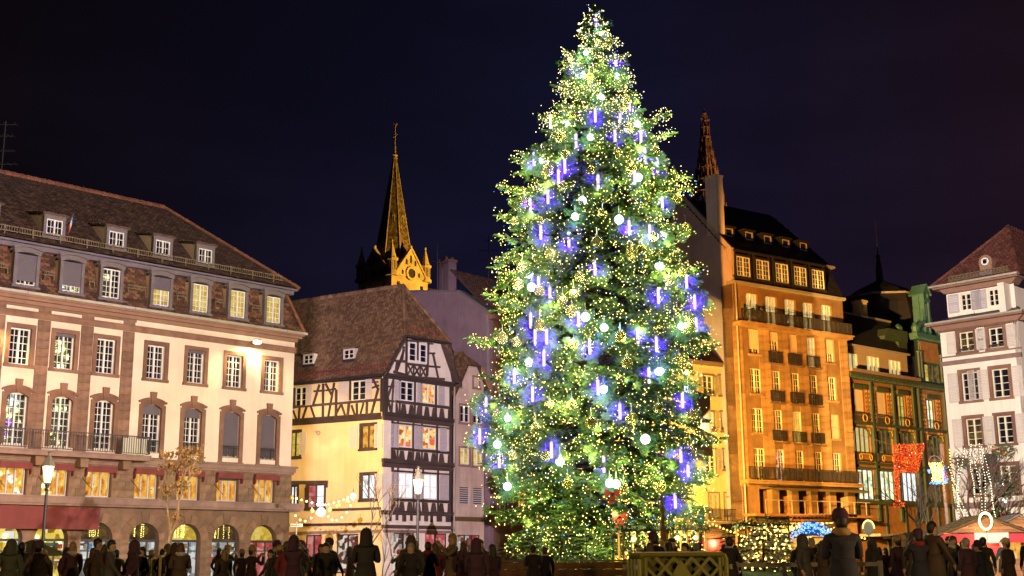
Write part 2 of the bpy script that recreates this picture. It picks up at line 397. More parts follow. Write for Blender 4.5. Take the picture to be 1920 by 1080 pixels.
# ------------------------------------------------------------------ facade pieces
class Bld:
    """a building: an Empty at its corner; faces are Fac planes; parts are placed in face coordinates"""
    def __init__(s, name, label, cat, F, group=None):
        s.o = thing(name, label, cat, (F.O.x, F.O.y, 0), 0, group); s.F = F; s.base = Vector((F.O.x, F.O.y, 0))
    def put(s, mb, name, mat, F=None, par=None, smooth=False, label=None):       # geometry written in (u,v,w) of face F
        F = F or s.F
        return mb.build(name, mat, par or s.o, F.P(0, 0) - s.base, F.rz, smooth, label)
    def at(s, me, name, u, v, w, F=None, scale=None, label=None):               # shared mesh at a spot of face F
        F = F or s.F
        return inst(name, me, s.o, F.P(u, v, w) - s.base, F.rz, scale, label)
    def block(s, name, mat, u0, u1, v0, v1, w0, w1, F=None):
        return s.at(unit_box(mat), name, (u0 + u1) / 2, (v0 + v1) / 2, (w0 + w1) / 2, F, (u1 - u0, abs(w1 - w0), v1 - v0))
    def w(s, mb, name, mat, label=None):                                         # geometry written in world coordinates
        mb.V = [(x - s.base.x, y - s.base.y, z) for x, y, z in mb.V]
        return mb.build(name, mat, s.o, label=label)
def wall(mb, u0, u1, v0, v1, holes, dp=0.32, w=0.0):
    us = sorted({u0, u1, *[h[0] for h in holes], *[h[1] for h in holes]}); vs = sorted({v0, v1, *[h[2] for h in holes], *[h[3] for h in holes]})
    us = [q for q in us if u0 - 1e-6 <= q <= u1 + 1e-6]; vs = [q for q in vs if v0 - 1e-6 <= q <= v1 + 1e-6]
    for a, b in zip(us, us[1:]):
        for c, d in zip(vs, vs[1:]):
            m, n = (a + b) / 2, (c + d) / 2
            if any(h[0] < m < h[1] and h[2] < n < h[3] for h in holes): continue
            mb.add([(a, -w, c), (b, -w, c), (b, -w, d), (a, -w, d)], [(0, 1, 2, 3)])
    for a, b, c, d in holes:
        z = -w + dp
        q = [(a, -w, c), (b, -w, c), (b, -w, d), (a, -w, d), (a, z, c), (b, z, c), (b, z, d), (a, z, d)]
        mb.add(q, [(0, 4, 5, 1), (1, 5, 6, 2), (2, 6, 7, 3), (3, 7, 4, 0)])
    return mb
def sash_mesh(w, h, ncas, cols, rws, fr, mat):
    def f():
        m = MB(); x = w / 2
        m.box(-x, -x + fr, 0, h, -.04, .04).box(x - fr, x, 0, h, -.04, .04).box(-x + fr, x - fr, 0, fr * 1.3, -.04, .04).box(-x + fr, x - fr, h - fr, h, -.04, .04)
        cw = (w - 2 * fr) / ncas
        for i in range(1, ncas): m.box(-x + fr + i * cw - fr * .75, -x + fr + i * cw + fr * .75, fr * 1.3, h - fr, -.03, .05)
        for i in range(ncas):
            a = -x + fr + i * cw
            for j in range(1, cols): m.box(a + cw * j / cols - fr * .24, a + cw * j / cols + fr * .24, fr * 1.3, h - fr, -.015, .015)
            for j in range(1, rws): m.box(a, a + cw, h * j / rws - fr * .24, h * j / rws + fr * .24, -.012, .018)
        return m.mesh('window', mat)
    return cached(('sash', round(w, 3), round(h, 3), ncas, cols, rws, fr, mat), f)
def pane_mesh(w, h, mat):
    return cached(('pane', round(w, 3), round(h, 3), mat), lambda: MB().box(-w / 2, w / 2, 0, h, -.012, 0).mesh('pane', mat))
def window(B, u, v0, w, h, wd=-.2, ncas=2, cols=2, rws=4, fr=.06, mat='frame_white', pane='glass_dark', F=None, label=None, name='window'):
    o = B.at(sash_mesh(w, h, ncas, cols, rws, fr, mat), name, u, v0, wd, F, label=label)
    cw = w / ncas
    for i in range(ncas):
        p = pane[i % len(pane)] if isinstance(pane, (list, tuple)) else pane
        inst('pane', pane_mesh(cw, h, p), o, (-w / 2 + (i + .5) * cw, .03 + RN.uniform(0, .004), 0), RN.uniform(-.006, .006))
    return o
def sub(o, key, fn, name, loc=(0, 0, 0)):
    return inst(name, cached(key, fn), o, loc)
def surround(o, w, h, wd, t=.2, proud=.06, mat='sandstone_pink', sill=True, arch=0.0, key=False, foot=0.0):
    """stone surround round an opening w x h whose window sits wd behind the wall face; child of the window"""
    def f():
        m = MB(); x = w / 2; a, b = -.12, -wd + proud
        b = -wd + proud; a = -wd - .10
        m.box(-x - t, -x, -foot, h, a, b).box(x, x + t, -foot, h, a, b)
        if arch:
            n = 8; top = []; bot = []
            for i in range(n + 1):
                q = -1 + 2 * i / n
                bot.append((x * q, h - arch * 0.9 + arch * (1 - q * q))); top.append(((x + t) * q, h + t * .9 + arch * (1 - q * q) * 0.9))
            for i in range(n): m.prism([bot[i], bot[i + 1], top[i + 1], top[i]], a, b + .003)
            m.bar((-x - t - .05, h + t * .55), (-x + .05, h + t * .95), .10, a, b + .05); m.bar((x - .05, h + t * .95), (x + t + .05, h + t * .55), .10, a, b + .05)
        else: m.box(-x - t, x + t, h, h + t, a, b + .004)
        if key: m.prism([(-.13, h + arch * .1), (.13, h + arch * .1), (.19, h + arch + t + .25), (-.19, h + arch + t + .25)], a, b + .07)
        if sill: m.box(-x - t - .04, x + t + .04, -foot - .16, -foot, a, b + .06)
        return m.mesh('surround', mat)
    return sub(o, ('sur', round(w, 3), round(h, 3), wd, t, proud, mat, sill, arch, key, foot), f, 'surround')
def blind(o, w, h, drop, mat='blind_dark', dep=.07):
    def f():
        m = MB(); k = max(3, int(drop / .09)); s = drop / k
        for i in range(k):
            z = h - i * s
            m.box(-w / 2, w / 2, z - s * .86, z, dep, dep + .022); m.box(-w / 2, w / 2, z - s, z - s * .86, dep, dep + .008)
        return m.mesh('blind', mat)
    return sub(o, ('blind', round(w, 3), round(h, 3), round(drop, 2), mat, dep), f, 'blind')
def shutter_mesh(w, h, mat):
    def f():
        m = MB(); r = .055
        m.box(0, r, 0, h, 0, .045).box(w - r, w, 0, h, 0, .045)
        for z in (0, h * .5 - r / 2, h - r): m.box(r, w - r, z, z + r, .002, .043)
        for z0, z1 in ((r, h * .5 - r / 2), (h * .5 + r / 2, h - r)):
            k = max(4, int((z1 - z0) / .085)); s = (z1 - z0) / k
            for i in range(k):
                z = z0 + i * s
                m.prism([(r, z + .01), (w - r, z + .01), (w - r, z + s * .8), (r, z + s * .8)], .008 + .004, .03)
        return m.mesh('shutter', mat)
    return cached(('shut', round(w, 2), round(h, 2), mat), f)
def shutter(B, u, v, w, h, mat='shutter_pale', F=None, wd=.03, swing=0.0):
    o = B.at(shutter_mesh(round(w, 2), round(h, 2), mat), 'shutter', u, v, wd, F)
    o.rotation_euler.z += swing
    return o
def rail_mesh(L, h, step, mat, bar=.02, scroll=False):
    def f():
        m = MB(); m.box(0, L, h - .05, h, -.03, .03).box(0, L, .08, .11, -.02, .02)
        k = int(L / step)
        for i in range(k + 1):
            x = min(L - bar, i * L / k); b = bar * (1.8 if i % 8 == 0 else 1)
            m.box(x, x + b, .11, h - .05, -b / 2, b / 2)
        if scroll: m.box(0, L, h * .8, h * .8 + .025, -.012, .012)
        return m.mesh('railing', mat)
    return cached(('rail', round(L, 2), h, step, mat, bar, scroll), f)
def tiles(mb, poly, tw, th, thick=.025, jit=.006, rnd=True, half=True):
    """rows of shingles over a planar polygon (xyz, first edge = eave); each shingle its own little slab"""
    p = [Vector(q) for q in poly]; U = (p[1] - p[0]); U.z = 0; U.normalize()
    n = (p[1] - p[0]).cross(p[2] - p[0]).normalized()
    if n.z < 0: n = -n
    Vv = n.cross(U).normalized()
    if Vv.z < 0: Vv = -Vv
    q2 = [((q - p[0]).dot(U), (q - p[0]).dot(Vv)) for q in p]
    def ins(a, b):
        c = False; k = len(q2)
        for i in range(k):
            x0, y0 = q2[i]; x1, y1 = q2[(i + 1) % k]
            if (y0 > b) != (y1 > b) and a < (x1 - x0) * (b - y0) / (y1 - y0) + x0: c = not c
        return c
    a0, a1 = min(q[0] for q in q2), max(q[0] for q in q2); b0, b1 = min(q[1] for q in q2), max(q[1] for q in q2)
    r = 0; b = b0
    while b < b1:
        a = a0 - (tw / 2 if (r % 2 and half) else 0)
        while a < a1:
            if ins(a + tw / 2, b + th / 2):
                j = RN.uniform(0, jit); g = tw * .04; dy = RN.uniform(-.012, .012)
                lo = thick + j; L = th * 1.15
                def pt(x, y, z): return tuple(p[0] + U * x + Vv * y + n * z)
                if rnd:
                    vs = [pt(a + g, b + th * .3 + dy, lo), pt(a + tw * .5, b + dy, lo), pt(a + tw - g, b + th * .3 + dy, lo), pt(a + tw - g, b + L, .006), pt(a + g, b + L, .006),
                          pt(a + g, b + th * .3 + dy, 0), pt(a + tw * .5, b + dy, 0), pt(a + tw - g, b + th * .3 + dy, 0)]
                    mb.add(vs, [(0, 1, 2, 3, 4), (5, 6, 1, 0), (6, 7, 2, 1)])
                else:
                    vs = [pt(a + g, b + dy, lo), pt(a + tw - g, b + dy, lo), pt(a + tw - g, b + L, .006), pt(a + g, b + L, .006), pt(a + g, b + dy, 0), pt(a + tw - g, b + dy, 0)]
                    mb.add(vs, [(0, 1, 2, 3), (4, 5, 1, 0)])
            a += tw
        b += th; r += 1
    return mb
def ridge(mb, a, b, r=.14, step=.36):
    a, b = Vector(a), Vector(b); L = (b - a).length; k = max(1, int(L / step))
    for i in range(k):
        p, q = a.lerp(b, i / k), a.lerp(b, (i + 1.08) / k)
        mb.tube([p, q], [r * 1.1, r * .88], 7)
    return mb
def spot(name, loc, target, power, col, deg, blend=.4, size=.3, parent=None):
    l = bpy.data.lights.new(name, 'SPOT'); l.energy = power; l.color = col; l.spot_size = math.radians(deg); l.spot_blend = blend; l.shadow_soft_size = size
    o = bpy.data.objects.new(name, l); C.objects.link(o); o.location = loc
    o.rotation_euler = (Vector(target) - Vector(loc)).to_track_quat('-Z', 'Y').to_euler()
    if parent:
        o.parent = parent; o.matrix_parent_inverse = Matrix.Translation(-Vector(parent.location))
    return o
def point(name, loc, power, col, size=.15, parent=None):
    l = bpy.data.lights.new(name, 'POINT'); l.energy = power; l.color = col; l.shadow_soft_size = size
    o = bpy.data.objects.new(name, l); C.objects.link(o); o.location = loc
    if parent:
        o.parent = parent; o.matrix_parent_inverse = Matrix.Translation(-Vector(parent.location))
    return o
SODIUM = (1.0, 0.375, 0.035); WARM = (1.0, 0.64, 0.26)
# ------------------------------------------------------------------ ground
g = MB(); k = 40
g.add([(-900, -200, 0), (900, -200, 0), (900, 1500, 0), (-900, 1500, 0)], [(0, 1, 2, 3)])
tag(g.build('square_paving', 'cobble'), kind='structure')
g = MB(); lw_ = [(6.0, 33, .55), (7.7, 33, .55), (10.2, 44, .86), (8.0, 44, .86)]
g.add(lw_ + [(x, y, 0) for x, y, z in lw_], [(0, 1, 2, 3), (0, 4, 5, 1), (1, 5, 6, 2), (2, 6, 7, 3), (3, 7, 4, 0)])
tag(g.build('lawn', 'lawn'), kind='structure')

# ------------------------------------------------------------------ white and sandstone building with mansard roof, left
FA = facpx(541, 74, 45)
A = Bld('mansard_building', 'long pink plaster building with brown sandstone arcade, tiled mansard roof and two dormer rows', 'building', FA)
UL, UR = -25.0, -.05
wr = rows(FA, [(10, 65, 606, 688), (95, 146, 617, 699), (174, 223, 628, 707), (268, 316, 639, 716), (344, 390, 649, 725), (418, 461, 658, 732), (489, 530, 668, 739)])
fr_ = rows(FA, [(0, 60, 722, 836), (86, 143, 731, 842), (167, 221, 739, 846), (257, 310, 751, 852), (335, 385, 759, 860), (409, 457, 765, 865), (480, 525, 772, 869)])
mz = rows(FA, [(0, 45, 873, 926), (76, 129, 878, 931), (159, 209, 880, 933), (249, 298, 884, 935), (329, 375, 890, 938), (403, 448, 892, 940), (475, 515, 896, 941)])
ar = rows(FA, [(-26, 40, 969, 1080), (63, 126, 971, 1080), (149, 210, 974, 1080), (238, 299, 976, 1080), (319, 377, 979, 1080), (395, 449, 979, 1080), (468, 518, 981, 1080)])
def ext(us): return [us[0] - (us[1] - us[0])] + us
US, FS, MS, AS = ext(wr[0]), ext(fr_[0]), ext(mz[0]), ext(ar[0])
WW, WH, WV = wr[1] - .44, wr[3] - wr[2] - .40, wr[2] + .16
FW, FH, FV = fr_[1] - .56, 2.62, fr_[2] + .14
MW, MH, MV = mz[1] - .08, mz[3] - mz[2], mz[2]
VC0, VC1, VC2, VC3 = 4.06, 4.46, 6.38, 6.72          # lower ledge, upper ledge
VE = 14.30
hol = [(u - WW / 2, u + WW / 2, WV, WV + WH) for u in US] + [(u - FW / 2, u + FW / 2, FV, FV + FH) for u in FS]
# plaster storeys
m = wall(MB(), UL, UR, VC3, VE + .1, hol, .34)
A.put(m, 'wall', 'plaster_pink')
hol = [(u - MW / 2, u + MW / 2, MV, MV + MH) for u in MS]
A.put(wall(MB(), UL, UR + .02, VC1, VC2, hol, .5, .05), 'wall', 'sandstone_brown')
A.put(MB().box(UR - .1, UR, 0, VE, -12, -.01).box(UL, UL + .1, 0, VE, -12, -.01).box(UL, UR, 0, VE, -12.1, -12), 'side_wall', 'plaster_pink')
A.put(MB().box(UL, UR - .12, .1, VE - .1, -1.3, -1.2), 'partition', 'dark_void')
# ledges, frieze, gutter
A.put(MB().box(UL, UR + .62, VC0 + .1, VC1, -.1, .55).box(UL, UR + .5, VC0, VC0 + .1, -.1, .42).box(UL, UR + .66, VC1, VC1 + .07, -.1, .62), 'ledge', 'ledge_stone')
A.put(MB().box(UL, UR + .22, VC2, VC3 - .1, -.1, .24).box(UL, UR + .3, VC3 - .1, VC3, -.1, .34).box(UL, UR + .16, VC2 - .12, VC2, -.1, .14), 'cornice', 'ledge_stone')
A.put(MB().box(UL, UR + .10, 13.62, 13.92, -.1, .07).box(UL, UR + .13, 13.92, 13.97, -.1, .12), 'string_course', 'sandstone_pink')
A.put(MB().prism([(UL, VE), (UR + .1, VE), (UR + .14, VE + .2), (UL, VE + .2)], -.1, .16).box(UL, UR + .32, VE + .2, VE + .36, -.3, .36).box(UL, UR + .42, VE + .36, VE + .46, -.4, .46), 'eaves_cornice', 'cornice_tan')
m = MB()
for i in range(int((UR - UL) / 2.0)): m.box(UL + i * 2.0, UL + i * 2.0 + 1.98, VE + .46, VE + .6, .3, .56)
m.box(UR - .93, UR + .56, VE + .46, VE + .601, .3, .56)
A.put(m, 'gutter', 'gutter_zinc')
# pilasters of single stones between the left bays, stone panels above them
PU = [FA.uv(85, 577)[0], FA.uv(166, 585)[0], FA.uv(243, 596)[0]]
PU = [PU[0] - 2 * (PU[1] - PU[0]), PU[0] - (PU[1] - PU[0])] + PU
for pu in PU:
    vv = VC3; q = 0
    while vv < 13.6:
        hgt = RN.uniform(.42, .58); hgt = min(hgt, 13.6 - vv)
        if 13.6 - vv - hgt < .2: hgt = 13.6 - vv
        A.block('stone', 'sandstone_pink', pu - .34, pu + .34, vv + .006, vv + hgt - .006, -.05, .055 + RN.uniform(0, .02))
        vv += hgt
    A.block('stone', 'sandstone_pink', pu - .34, pu + .34, 13.98, VE, -.05, .05)
A.block('stone', 'sandstone_pink', UL, PU[-1] + .42, VE - .14, VE - .002, -.05, .045)
# windows, upper floor
dark = 'glass_dark'
for i, u in enumerate(US):
    o = window(A, u, WV, WW, WH, -.24, 2, 2, 5, .065, pane=dark)
    surround(o, WW, WH, -.24, .22, .07)
    if i in (2, 5): blind(o, WW, WH, .16)
for i, u in enumerate(FS):
    o = window(A, u, FV, FW, FH, -.26, 2, 2, 7, .06, pane=dark)
    surround(o, FW, FH, -.26, .24, .08, arch=.22, key=True, foot=.28 if i > 3 else 0, sill=i > 3)
    if i in (4, 5): blind(o, FW, FH, .52)
    if i in (6, 7): blind(o, FW, FH, FH - .12)
    if i > 3: A.at(rail_mesh(FW + .24, .78, .11, 'iron', .022, True), 'railing', u - FW / 2 - .12, FV - .1, -.02)
# balcony over the left bays
u1 = FA.uv(262, 850)[0]
A.put(MB().box(UL, u1, VC3 - .22, VC3 - .02, .3, 1.15).box(UL, u1 + .05, VC3 - .02, VC3 + .06, .2, 1.22), 'balcony_slab', 'ledge_stone')
for pu in PU:
    A.put(MB().prism([(pu - .2, VC2 - .35), (pu + .2, VC2 - .35), (pu + .24, VC3 - .22), (pu - .24, VC3 - .22)], .0, .75), 'corbel', 'sandstone_brown')
L = 1.62; n = int((u1 - UL) / L)
for i in range(n): A.at(rail_mesh(L - .02, 1.02, .125, 'iron', .025), 'railing', u1 - (i + 1) * L, VC3 + .06, 1.08)
o = A.at(rail_mesh(.8, 1.02, .125, 'iron', .025), 'railing', u1, VC3 + .06, 1.1); o.rotation_euler.z += math.pi / 2
A.put(MB().box(u1 - 1.55, u1 - .15, VC3 + .1, VC3 + .96, .94, .97), 'balcony_screen', 'sign_white')
# mezzanine windows glowing amber, each with a small maroon blind box
for i, u in enumerate(MS):
    o = window(A, u, MV, MW, MH, -.22, 3, 1, 1, .055, 'frame_grey', 'room_amber')
    def hood():
        m = MB(); x = MW / 2 + .12
        m.prism([(-x, MH - .02), (x, MH - .02), (x, MH + .16), (-x, MH + .16)], .2, .62)
        for s in (-1, 1): m.prism([(s * x - .03, MH - .42), (s * x + .03, MH - .3), (s * x + .03, MH), (s * x - .03, MH)], .22, .60)
        m.box(-x, x, MH - .16, MH - .02, .6, .62)
        return m.mesh('hood', 'awning_maroon')
    sub(o, 'hoodA', hood, 'hood')
    inst('strut', cached('hoodstrut', lambda: MB().tube([(-.95, -.3, 1.0), (-.5, -.62, .35)], .018, 5).mesh('strut', 'iron')), o)
    if i == 6: blind(o, MW, MH, .26, 'blind_dark', .05)
edges = [UL] + [q for u in MS for q in (u - MW / 2 - .02, u + MW / 2 + .02)] + [UR + .02]
for a, b in zip(edges[0::2], edges[1::2]):
    vv = VC1 + .07; r = 0
    while vv < VC2 - .13:
        hgt = min(RN.uniform(.36, .5), VC2 - .125 - vv); c = a + (b - a) * ((.38, .62)[r % 2] + RN.uniform(-.05, .05))
        for p, q in ((a, c), (c, b)):
            if hgt > .1: A.block('stone', 'sandstone_brown', p + .006, q - .006, vv + .006, vv + hgt - .006, 0, .085 + RN.uniform(0, .02))
        vv += hgt; r += 1
# arcade
AW = ar[1] - .06; VS = 2.38; RA = AW / 2
hol = [(u - RA, u + RA, 0, VS + RA) for u in AS]
m = wall(MB(), UL, UR, 0, VC0 + .02, hol, .6, .02)
N = 12
for u in AS:
    arc = [(u + RA * math.cos(math.pi * i / N), VS + RA * math.sin(math.pi * i / N)) for i in range(N + 1)]
    for i in range(N):
        a, b = arc[i], arc[i + 1]
        c, d = (a[0], VS + RA), (b[0], VS + RA)
        m.add([(a[0], -.02, a[1]), (c[0], -.02, c[1]), (d[0], -.02, d[1]), (b[0], -.02, b[1])], [(0, 1, 2, 3)])
        m.add([(a[0], -.02, a[1]), (b[0], -.02, b[1]), (b[0], .58, b[1]), (a[0], .58, a[1])], [(0, 1, 2, 3)])
A.put(m, 'wall', 'sandstone_brown')
def vouss(k):
    def f():
        m = MB(); a0, a1 = math.pi * k / 9 + .008, math.pi * (k + 1) / 9 - .008; r1 = RA + .5
        p = [(RA * math.cos(a), RA * math.sin(a)) for a in (a0, (a0 + a1) / 2, a1)]
        q = []
        for a in (a1, (a0 + a1) / 2, a0): q.append((r1 * math.cos(a) * (1.06 if k in (3, 4, 5) else 1), min(r1 * math.sin(a) * (1.1 if k == 4 else 1), VC0 - VS - .03)))
        return m.prism(p + q, .0, .05).mesh('stone', 'sandstone_brown')
    return cached(('vous', k), f)
for u in AS:
    for k in range(9): A.at(vouss(k), 'stone', u, VS, .0 + RN.uniform(0, .02))
edges = [UL] + [q for u in AS for q in (u - RA, u + RA)] + [UR]
for a, b in zip(edges[0::2], edges[1::2]):
    vv = .0
    while vv < VS:
        hgt = min(RN.uniform(.38, .52), VS - vv)
        if hgt > .1: A.block('stone', 'sandstone_brown', a + .008, b - .008, vv + .006, vv + hgt - .006, 0, .055 + RN.uniform(0, .015))
        vv += hgt
for i, u in enumerate(AS):
    door = i == 7
    def fan():
        m = MB(); n = 14
        for j in range(n):
            a0, a1 = math.pi * j / n, math.pi * (j + 1) / n
            m.prism([(RA * .93 * math.cos(a0), RA * .93 * math.sin(a0)), (RA * .995 * math.cos(a0), RA * .995 * math.sin(a0)), (RA * .995 * math.cos(a1), RA * .995 * math.sin(a1)), (RA * .93 * math.cos(a1), RA * .93 * math.sin(a1))], -.05, .05)
        m.box(-RA, RA, -.1, .02, -.06, .07).box(-RA, -RA + .07, -VS, -.1, -.05, .05).box(RA - .07, RA, -VS, -.1, -.05, .05)
        for c in (-RA * .33, RA * .36): m.box(c - .04, c + .04, -VS, -.1, -.04, .04)
        m.box(-RA + .07, RA - .07, -.62, -.56, -.03, .03)
        return m.mesh('shop_window', 'iron')
    o = A.at(cached('fanA', fan), 'shop_window', u, VS, -.3)
    p = MB(); n = 14
    p.prism([(RA * .95 * math.cos(math.pi * j / n), .02 + RA * .95 * math.sin(math.pi * j / n)) for j in range(n + 1)], -.02, -.01)
    mats = ['room_shopgold', 'room_shopgold', 'room_shopgold', 'room_dim', 'room_dim', 'room_gold', 'room_dim', 'room_gold'][i]
    inst('fanlight', p.mesh('fanlight', mats), o)
    lo = ['room_shopgold', 'room_shopgold', 'room_shopgold', 'room_shoppale', 'room_shoppale', 'room_shoppale', 'room_shoppale', 'room_red'][i]
    inst('pane', cached(('loA', lo), lambda: MB().box(-RA + .07, RA - .07, -VS, -.11, -.02, -.01).mesh('pane', lo)), o)
    gr_ = random.Random(90 + i)
    for s in range(9 if i != 7 else 4):
        x0 = gr_.uniform(-RA * .85, RA * .7); w_ = gr_.uniform(.08, .3); z0 = gr_.uniform(-1.3, -.35); h_ = gr_.uniform(.08, .32)
        MB().box(x0, min(RA - .1, x0 + w_), z0, min(-.13, z0 + h_), -.012, .01).build(gr_.choice(('poster', 'poster', 'parcel')), gr_.choice(('sign_white', 'iron', 'canvas_red', 'box_blue', 'wood_board', 'gold_paint', 'green_paint')), o)
    if i == 2:
        MB().box(-RA * .62, RA * .62, -.36, -.16, .0, .04).build('sign_board', 'green_roof', o)
        m_ = MB()
        for s, (x, h) in enumerate(((-.46, .13), (-.26, .10), (-.14, .14), (-.02, .08), (.06, .08), (.18, .13), (.3, .08), (.42, .11))): m_.bar((x - .02, -.32), (x + .03, -.32 + h), .028, .04, .05)
        m_.build('sign_lettering', 'iron', o)
    if i in (3, 4, 5, 6):
        lm = MB()
        for s in range(5 if i != 5 else 9):
            x = RN.uniform(-RA * .75, RA * .5 if i != 5 else 0); y = math.sqrt(max(0, RA * RA * .85 - x * x)); z = y
            while z > .12:
                lm.ball((x + RN.uniform(-.02, .02), -.06, z), .022, 6); z -= RN.uniform(.07, .12)
        inst('light_strings', lm.mesh('light_strings', 'led_warm'), o)
# roof: lower mansard slope, upper slope with hip on the right
e0, e1 = (UL, .35, VE + .55), (UR + .62, .35, VE + .55)
RV, RW, REU = 23.0, -6.0, -6.05
def L3(u, w, v): return (u, -w, v)
mt = [L3(UL, .38, VE + .52), L3(UR + .5, .38, VE + .52), L3(UR + .02, -.02, VE + 1.15), L3(UR - .35, -.65, 17.45), L3(UL, -.65, 17.45), L3(UL, -.02, VE + 1.15)]
bed = MB().poly([mt[0], mt[1], mt[2], mt[5]]).poly([mt[5], mt[2], mt[3], mt[4]])
q1, q2 = L3(UR + .12, .12, 17.72), L3(REU, RW, RV)
up = [L3(UL, .1, 17.7), q1, q2, L3(UL, RW, RV)]
bed.poly(up); bed.poly([q1, L3(UR + .12, -12.1, 17.72), q2]); bed.poly([L3(UL, RW, RV), q2, L3(UR + .12, -12.1, 17.72), L3(UL, -12.1, 17.72)])
bed.poly([mt[1], L3(UR + .5, -12.3, VE + .52), L3(UR + .02, -12.1, VE + 1.15), mt[2]]); bed.poly([mt[2], L3(UR + .02, -12.1, VE + 1.15), L3(UR - .35, -12, 17.45), mt[3]])
A.put(bed, 'roof', 'roof_bed')
t = tiles(MB(), [mt[5], mt[2], mt[3], mt[4]], .30, .17); t = tiles(t, [mt[0], mt[1], mt[2], mt[5]], .30, .17)
o = A.put(t, 'scale_tiles', 'roof_tile_scale'); o['kind'] = 'stuff'
t = tiles(MB(), up, .26, .19)
o = A.put(t, 'roof_tiles', 'roof_tile_brown'); o['kind'] = 'stuff'
t = ridge(MB(), L3(UL, RW, RV + .05), q2, .16, .42); t = ridge(t, q2, q1, .13, .40); t = ridge(t, mt[3], mt[1], .11, .36)
o = A.put(t, 'ridge_tiles', 'ridge_tile'); o['kind'] = 'stuff'
A.put(MB().box(UL, UR - .05, 17.32, 17.55, -.75, -.18).box(UL, UR + .12, 17.55, 17.66, -.75, .02), 'mansard_cornice', 'cornice_paint')
m = MB(); uu = UL
while uu < -1.2:
    m.box(uu, uu + 1.44, 18.02, 18.06, .0, .03).box(uu, uu + 1.44, 18.28, 18.32, .0, .03)
    for j in range(11): m.box(uu + j * .135, uu + j * .135 + .03, 18.06, 18.28, .005, .025)
    m.box(uu + .7, uu + .75, 17.85, 18.35, -.02, .05); uu += 1.5
A.put(m, 'snow_guard', 'snow_guard')
DU = [FA.uv(x, y)[0] for x, y in ((47, 507), (132, 521), (206, 533), (300, 548), (373, 560), (443, 572), (510, 581))]
DU = ext(DU)
for a, b in zip(DU, DU[1:]):
    m = MB()
    m.box(a + .95, b - .95, 15.98, 16.02, .18, .21).box(a + .95, b - .95, 16.16, 16.2, .18, .21)
    k = int((b - a - 1.9) / .1)
    for j in range(k + 1): m.box(a + .95 + j * .1, a + .97 + j * .1, 16.02, 16.16, .18, .2)
    for z in (a + .98, b - 1.0): m.box(z, z + .04, 15.75, 16.0, -.25, .2)
    A.put(m, 'snow_guard', 'snow_guard')
# lower dormers with stone surrounds
DW, DH, DV = 1.02, 1.62, 15.28
for i, u in enumerate(DU):
    lit = i >= 4
    o = window(A, u, DV, DW, DH, .06, 2, 2, 5, .06, pane='room_gold' if lit else dark, name='dormer')
    def dsur():
        m = MB(); x = DW / 2; t = .17
        m.box(-x - t, -x, -.06, DH, -.1, .16).box(x, x + t, -.06, DH, -.1, .16); n = 8
        for j in range(n):
            q0, q1 = -1 + 2 * j / n, -1 + 2 * (j + 1) / n
            b0, b1 = DH - .02 + .14 * (1 - q0 * q0), DH - .02 + .14 * (1 - q1 * q1)
            m.prism([(q0 * (x + t), b0), (q1 * (x + t), b1), (q1 * (x + t + .08), b1 + .26), (q0 * (x + t + .08), b0 + .26)], -.1, .2)
            m.prism([(q0 * (x + t + .1), b0 + .24), (q1 * (x + t + .1), b1 + .24), (q1 * (x + t + .16), b1 + .36), (q0 * (x + t + .16), b0 + .36)], -.1, .32)
        m.box(-x - t - .08, x + t + .08, -.18, -.06, -.1, .24)
        return m.mesh('surround', 'dormer_stone')
    sub(o, 'dsurA', dsur, 'surround')
    sub(o, 'dchA', lambda: MB().box(-DW / 2 - .16, -DW / 2 - .02, 0, DH + .1, -1.1, -.1).box(DW / 2 + .02, DW / 2 + .16, 0, DH + .1, -1.1, -.1).mesh('cheek', 'shutter_tan'), 'cheek')
    sub(o, 'drfA', lambda: MB().box(-DW / 2 - .28, DW / 2 + .28, DH + .2, DH + .3, -1.2, -.08).mesh('dormer_roof', 'zinc'), 'dormer_roof')
    if i in (1, 2): blind(o, DW, DH, DH - (.2 if i == 1 else .34))
    if i == 0: blind(o, DW, DH, DH - .2)
    if i == 4: blind(o, DW, DH, DH * .45)
# upper dormers
SU = [FA.uv(x, y, -.55)[0] for x, y in ((101, 434), (217, 457), (304, 473), (384, 485))]
SU = ext(SU)
SW, SH, SV = .90, .84, 18.40
sl = (RV - 17.7) / (.1 - RW)
for i, u in enumerate(SU):
    o = window(A, u, SV, SW, SH, -.55, 2, 2, 2, .06, pane=dark, name='dormer')
    def usur():
        m = MB(); x = SW / 2; t = .16
        m.box(-x - t, -x, -.1, SH + .1, -.2, .08).box(x, x + t, -.1, SH + .1, -.2, .08).box(-x - t, x + t, SH, SH + .2, -.2, .084).box(-x - t - .05, x + t + .05, -.22, -.1, -.3, .12)
        m.box(-x - t - .06, x + t + .06, SH + .2, SH + .3, -.2, .16)
        return m.mesh('surround', 'dormer_stone')
    sub(o, 'usurA', usur, 'surround')
    D = 2.1; x = SW / 2 + .16; t0 = SH + .3
    def chk():
        m = MB()
        for s in (-1, 1):
            vs = [(s * x, .0, -.3), (s * x, 0, t0 - .1), (s * x, D, t0 + .35), (s * (x - .05), 0, -.3), (s * (x - .05), 0, t0 - .1), (s * (x - .05), D, t0 + .35)]
            m.add(vs, [(0, 1, 2), (5, 4, 3), (0, 3, 4, 1), (1, 4, 5, 2), (2, 5, 3, 0)])
        return m.mesh('cheek', 'shutter_tan')
    sub(o, 'uchA', chk, 'cheek')
    def urf():
        m = MB(); p = [(-x - .14, -.22, t0), (x + .14, -.22, t0), (x + .14, D, t0 + .47), (-x - .14, D, t0 + .47)]
        m.slab(p, .08); return tiles(m, p, .22, .2, .04).mesh('dormer_roof', 'roof_tile_brown')
    sub(o, 'urfA', urf, 'dormer_roof')
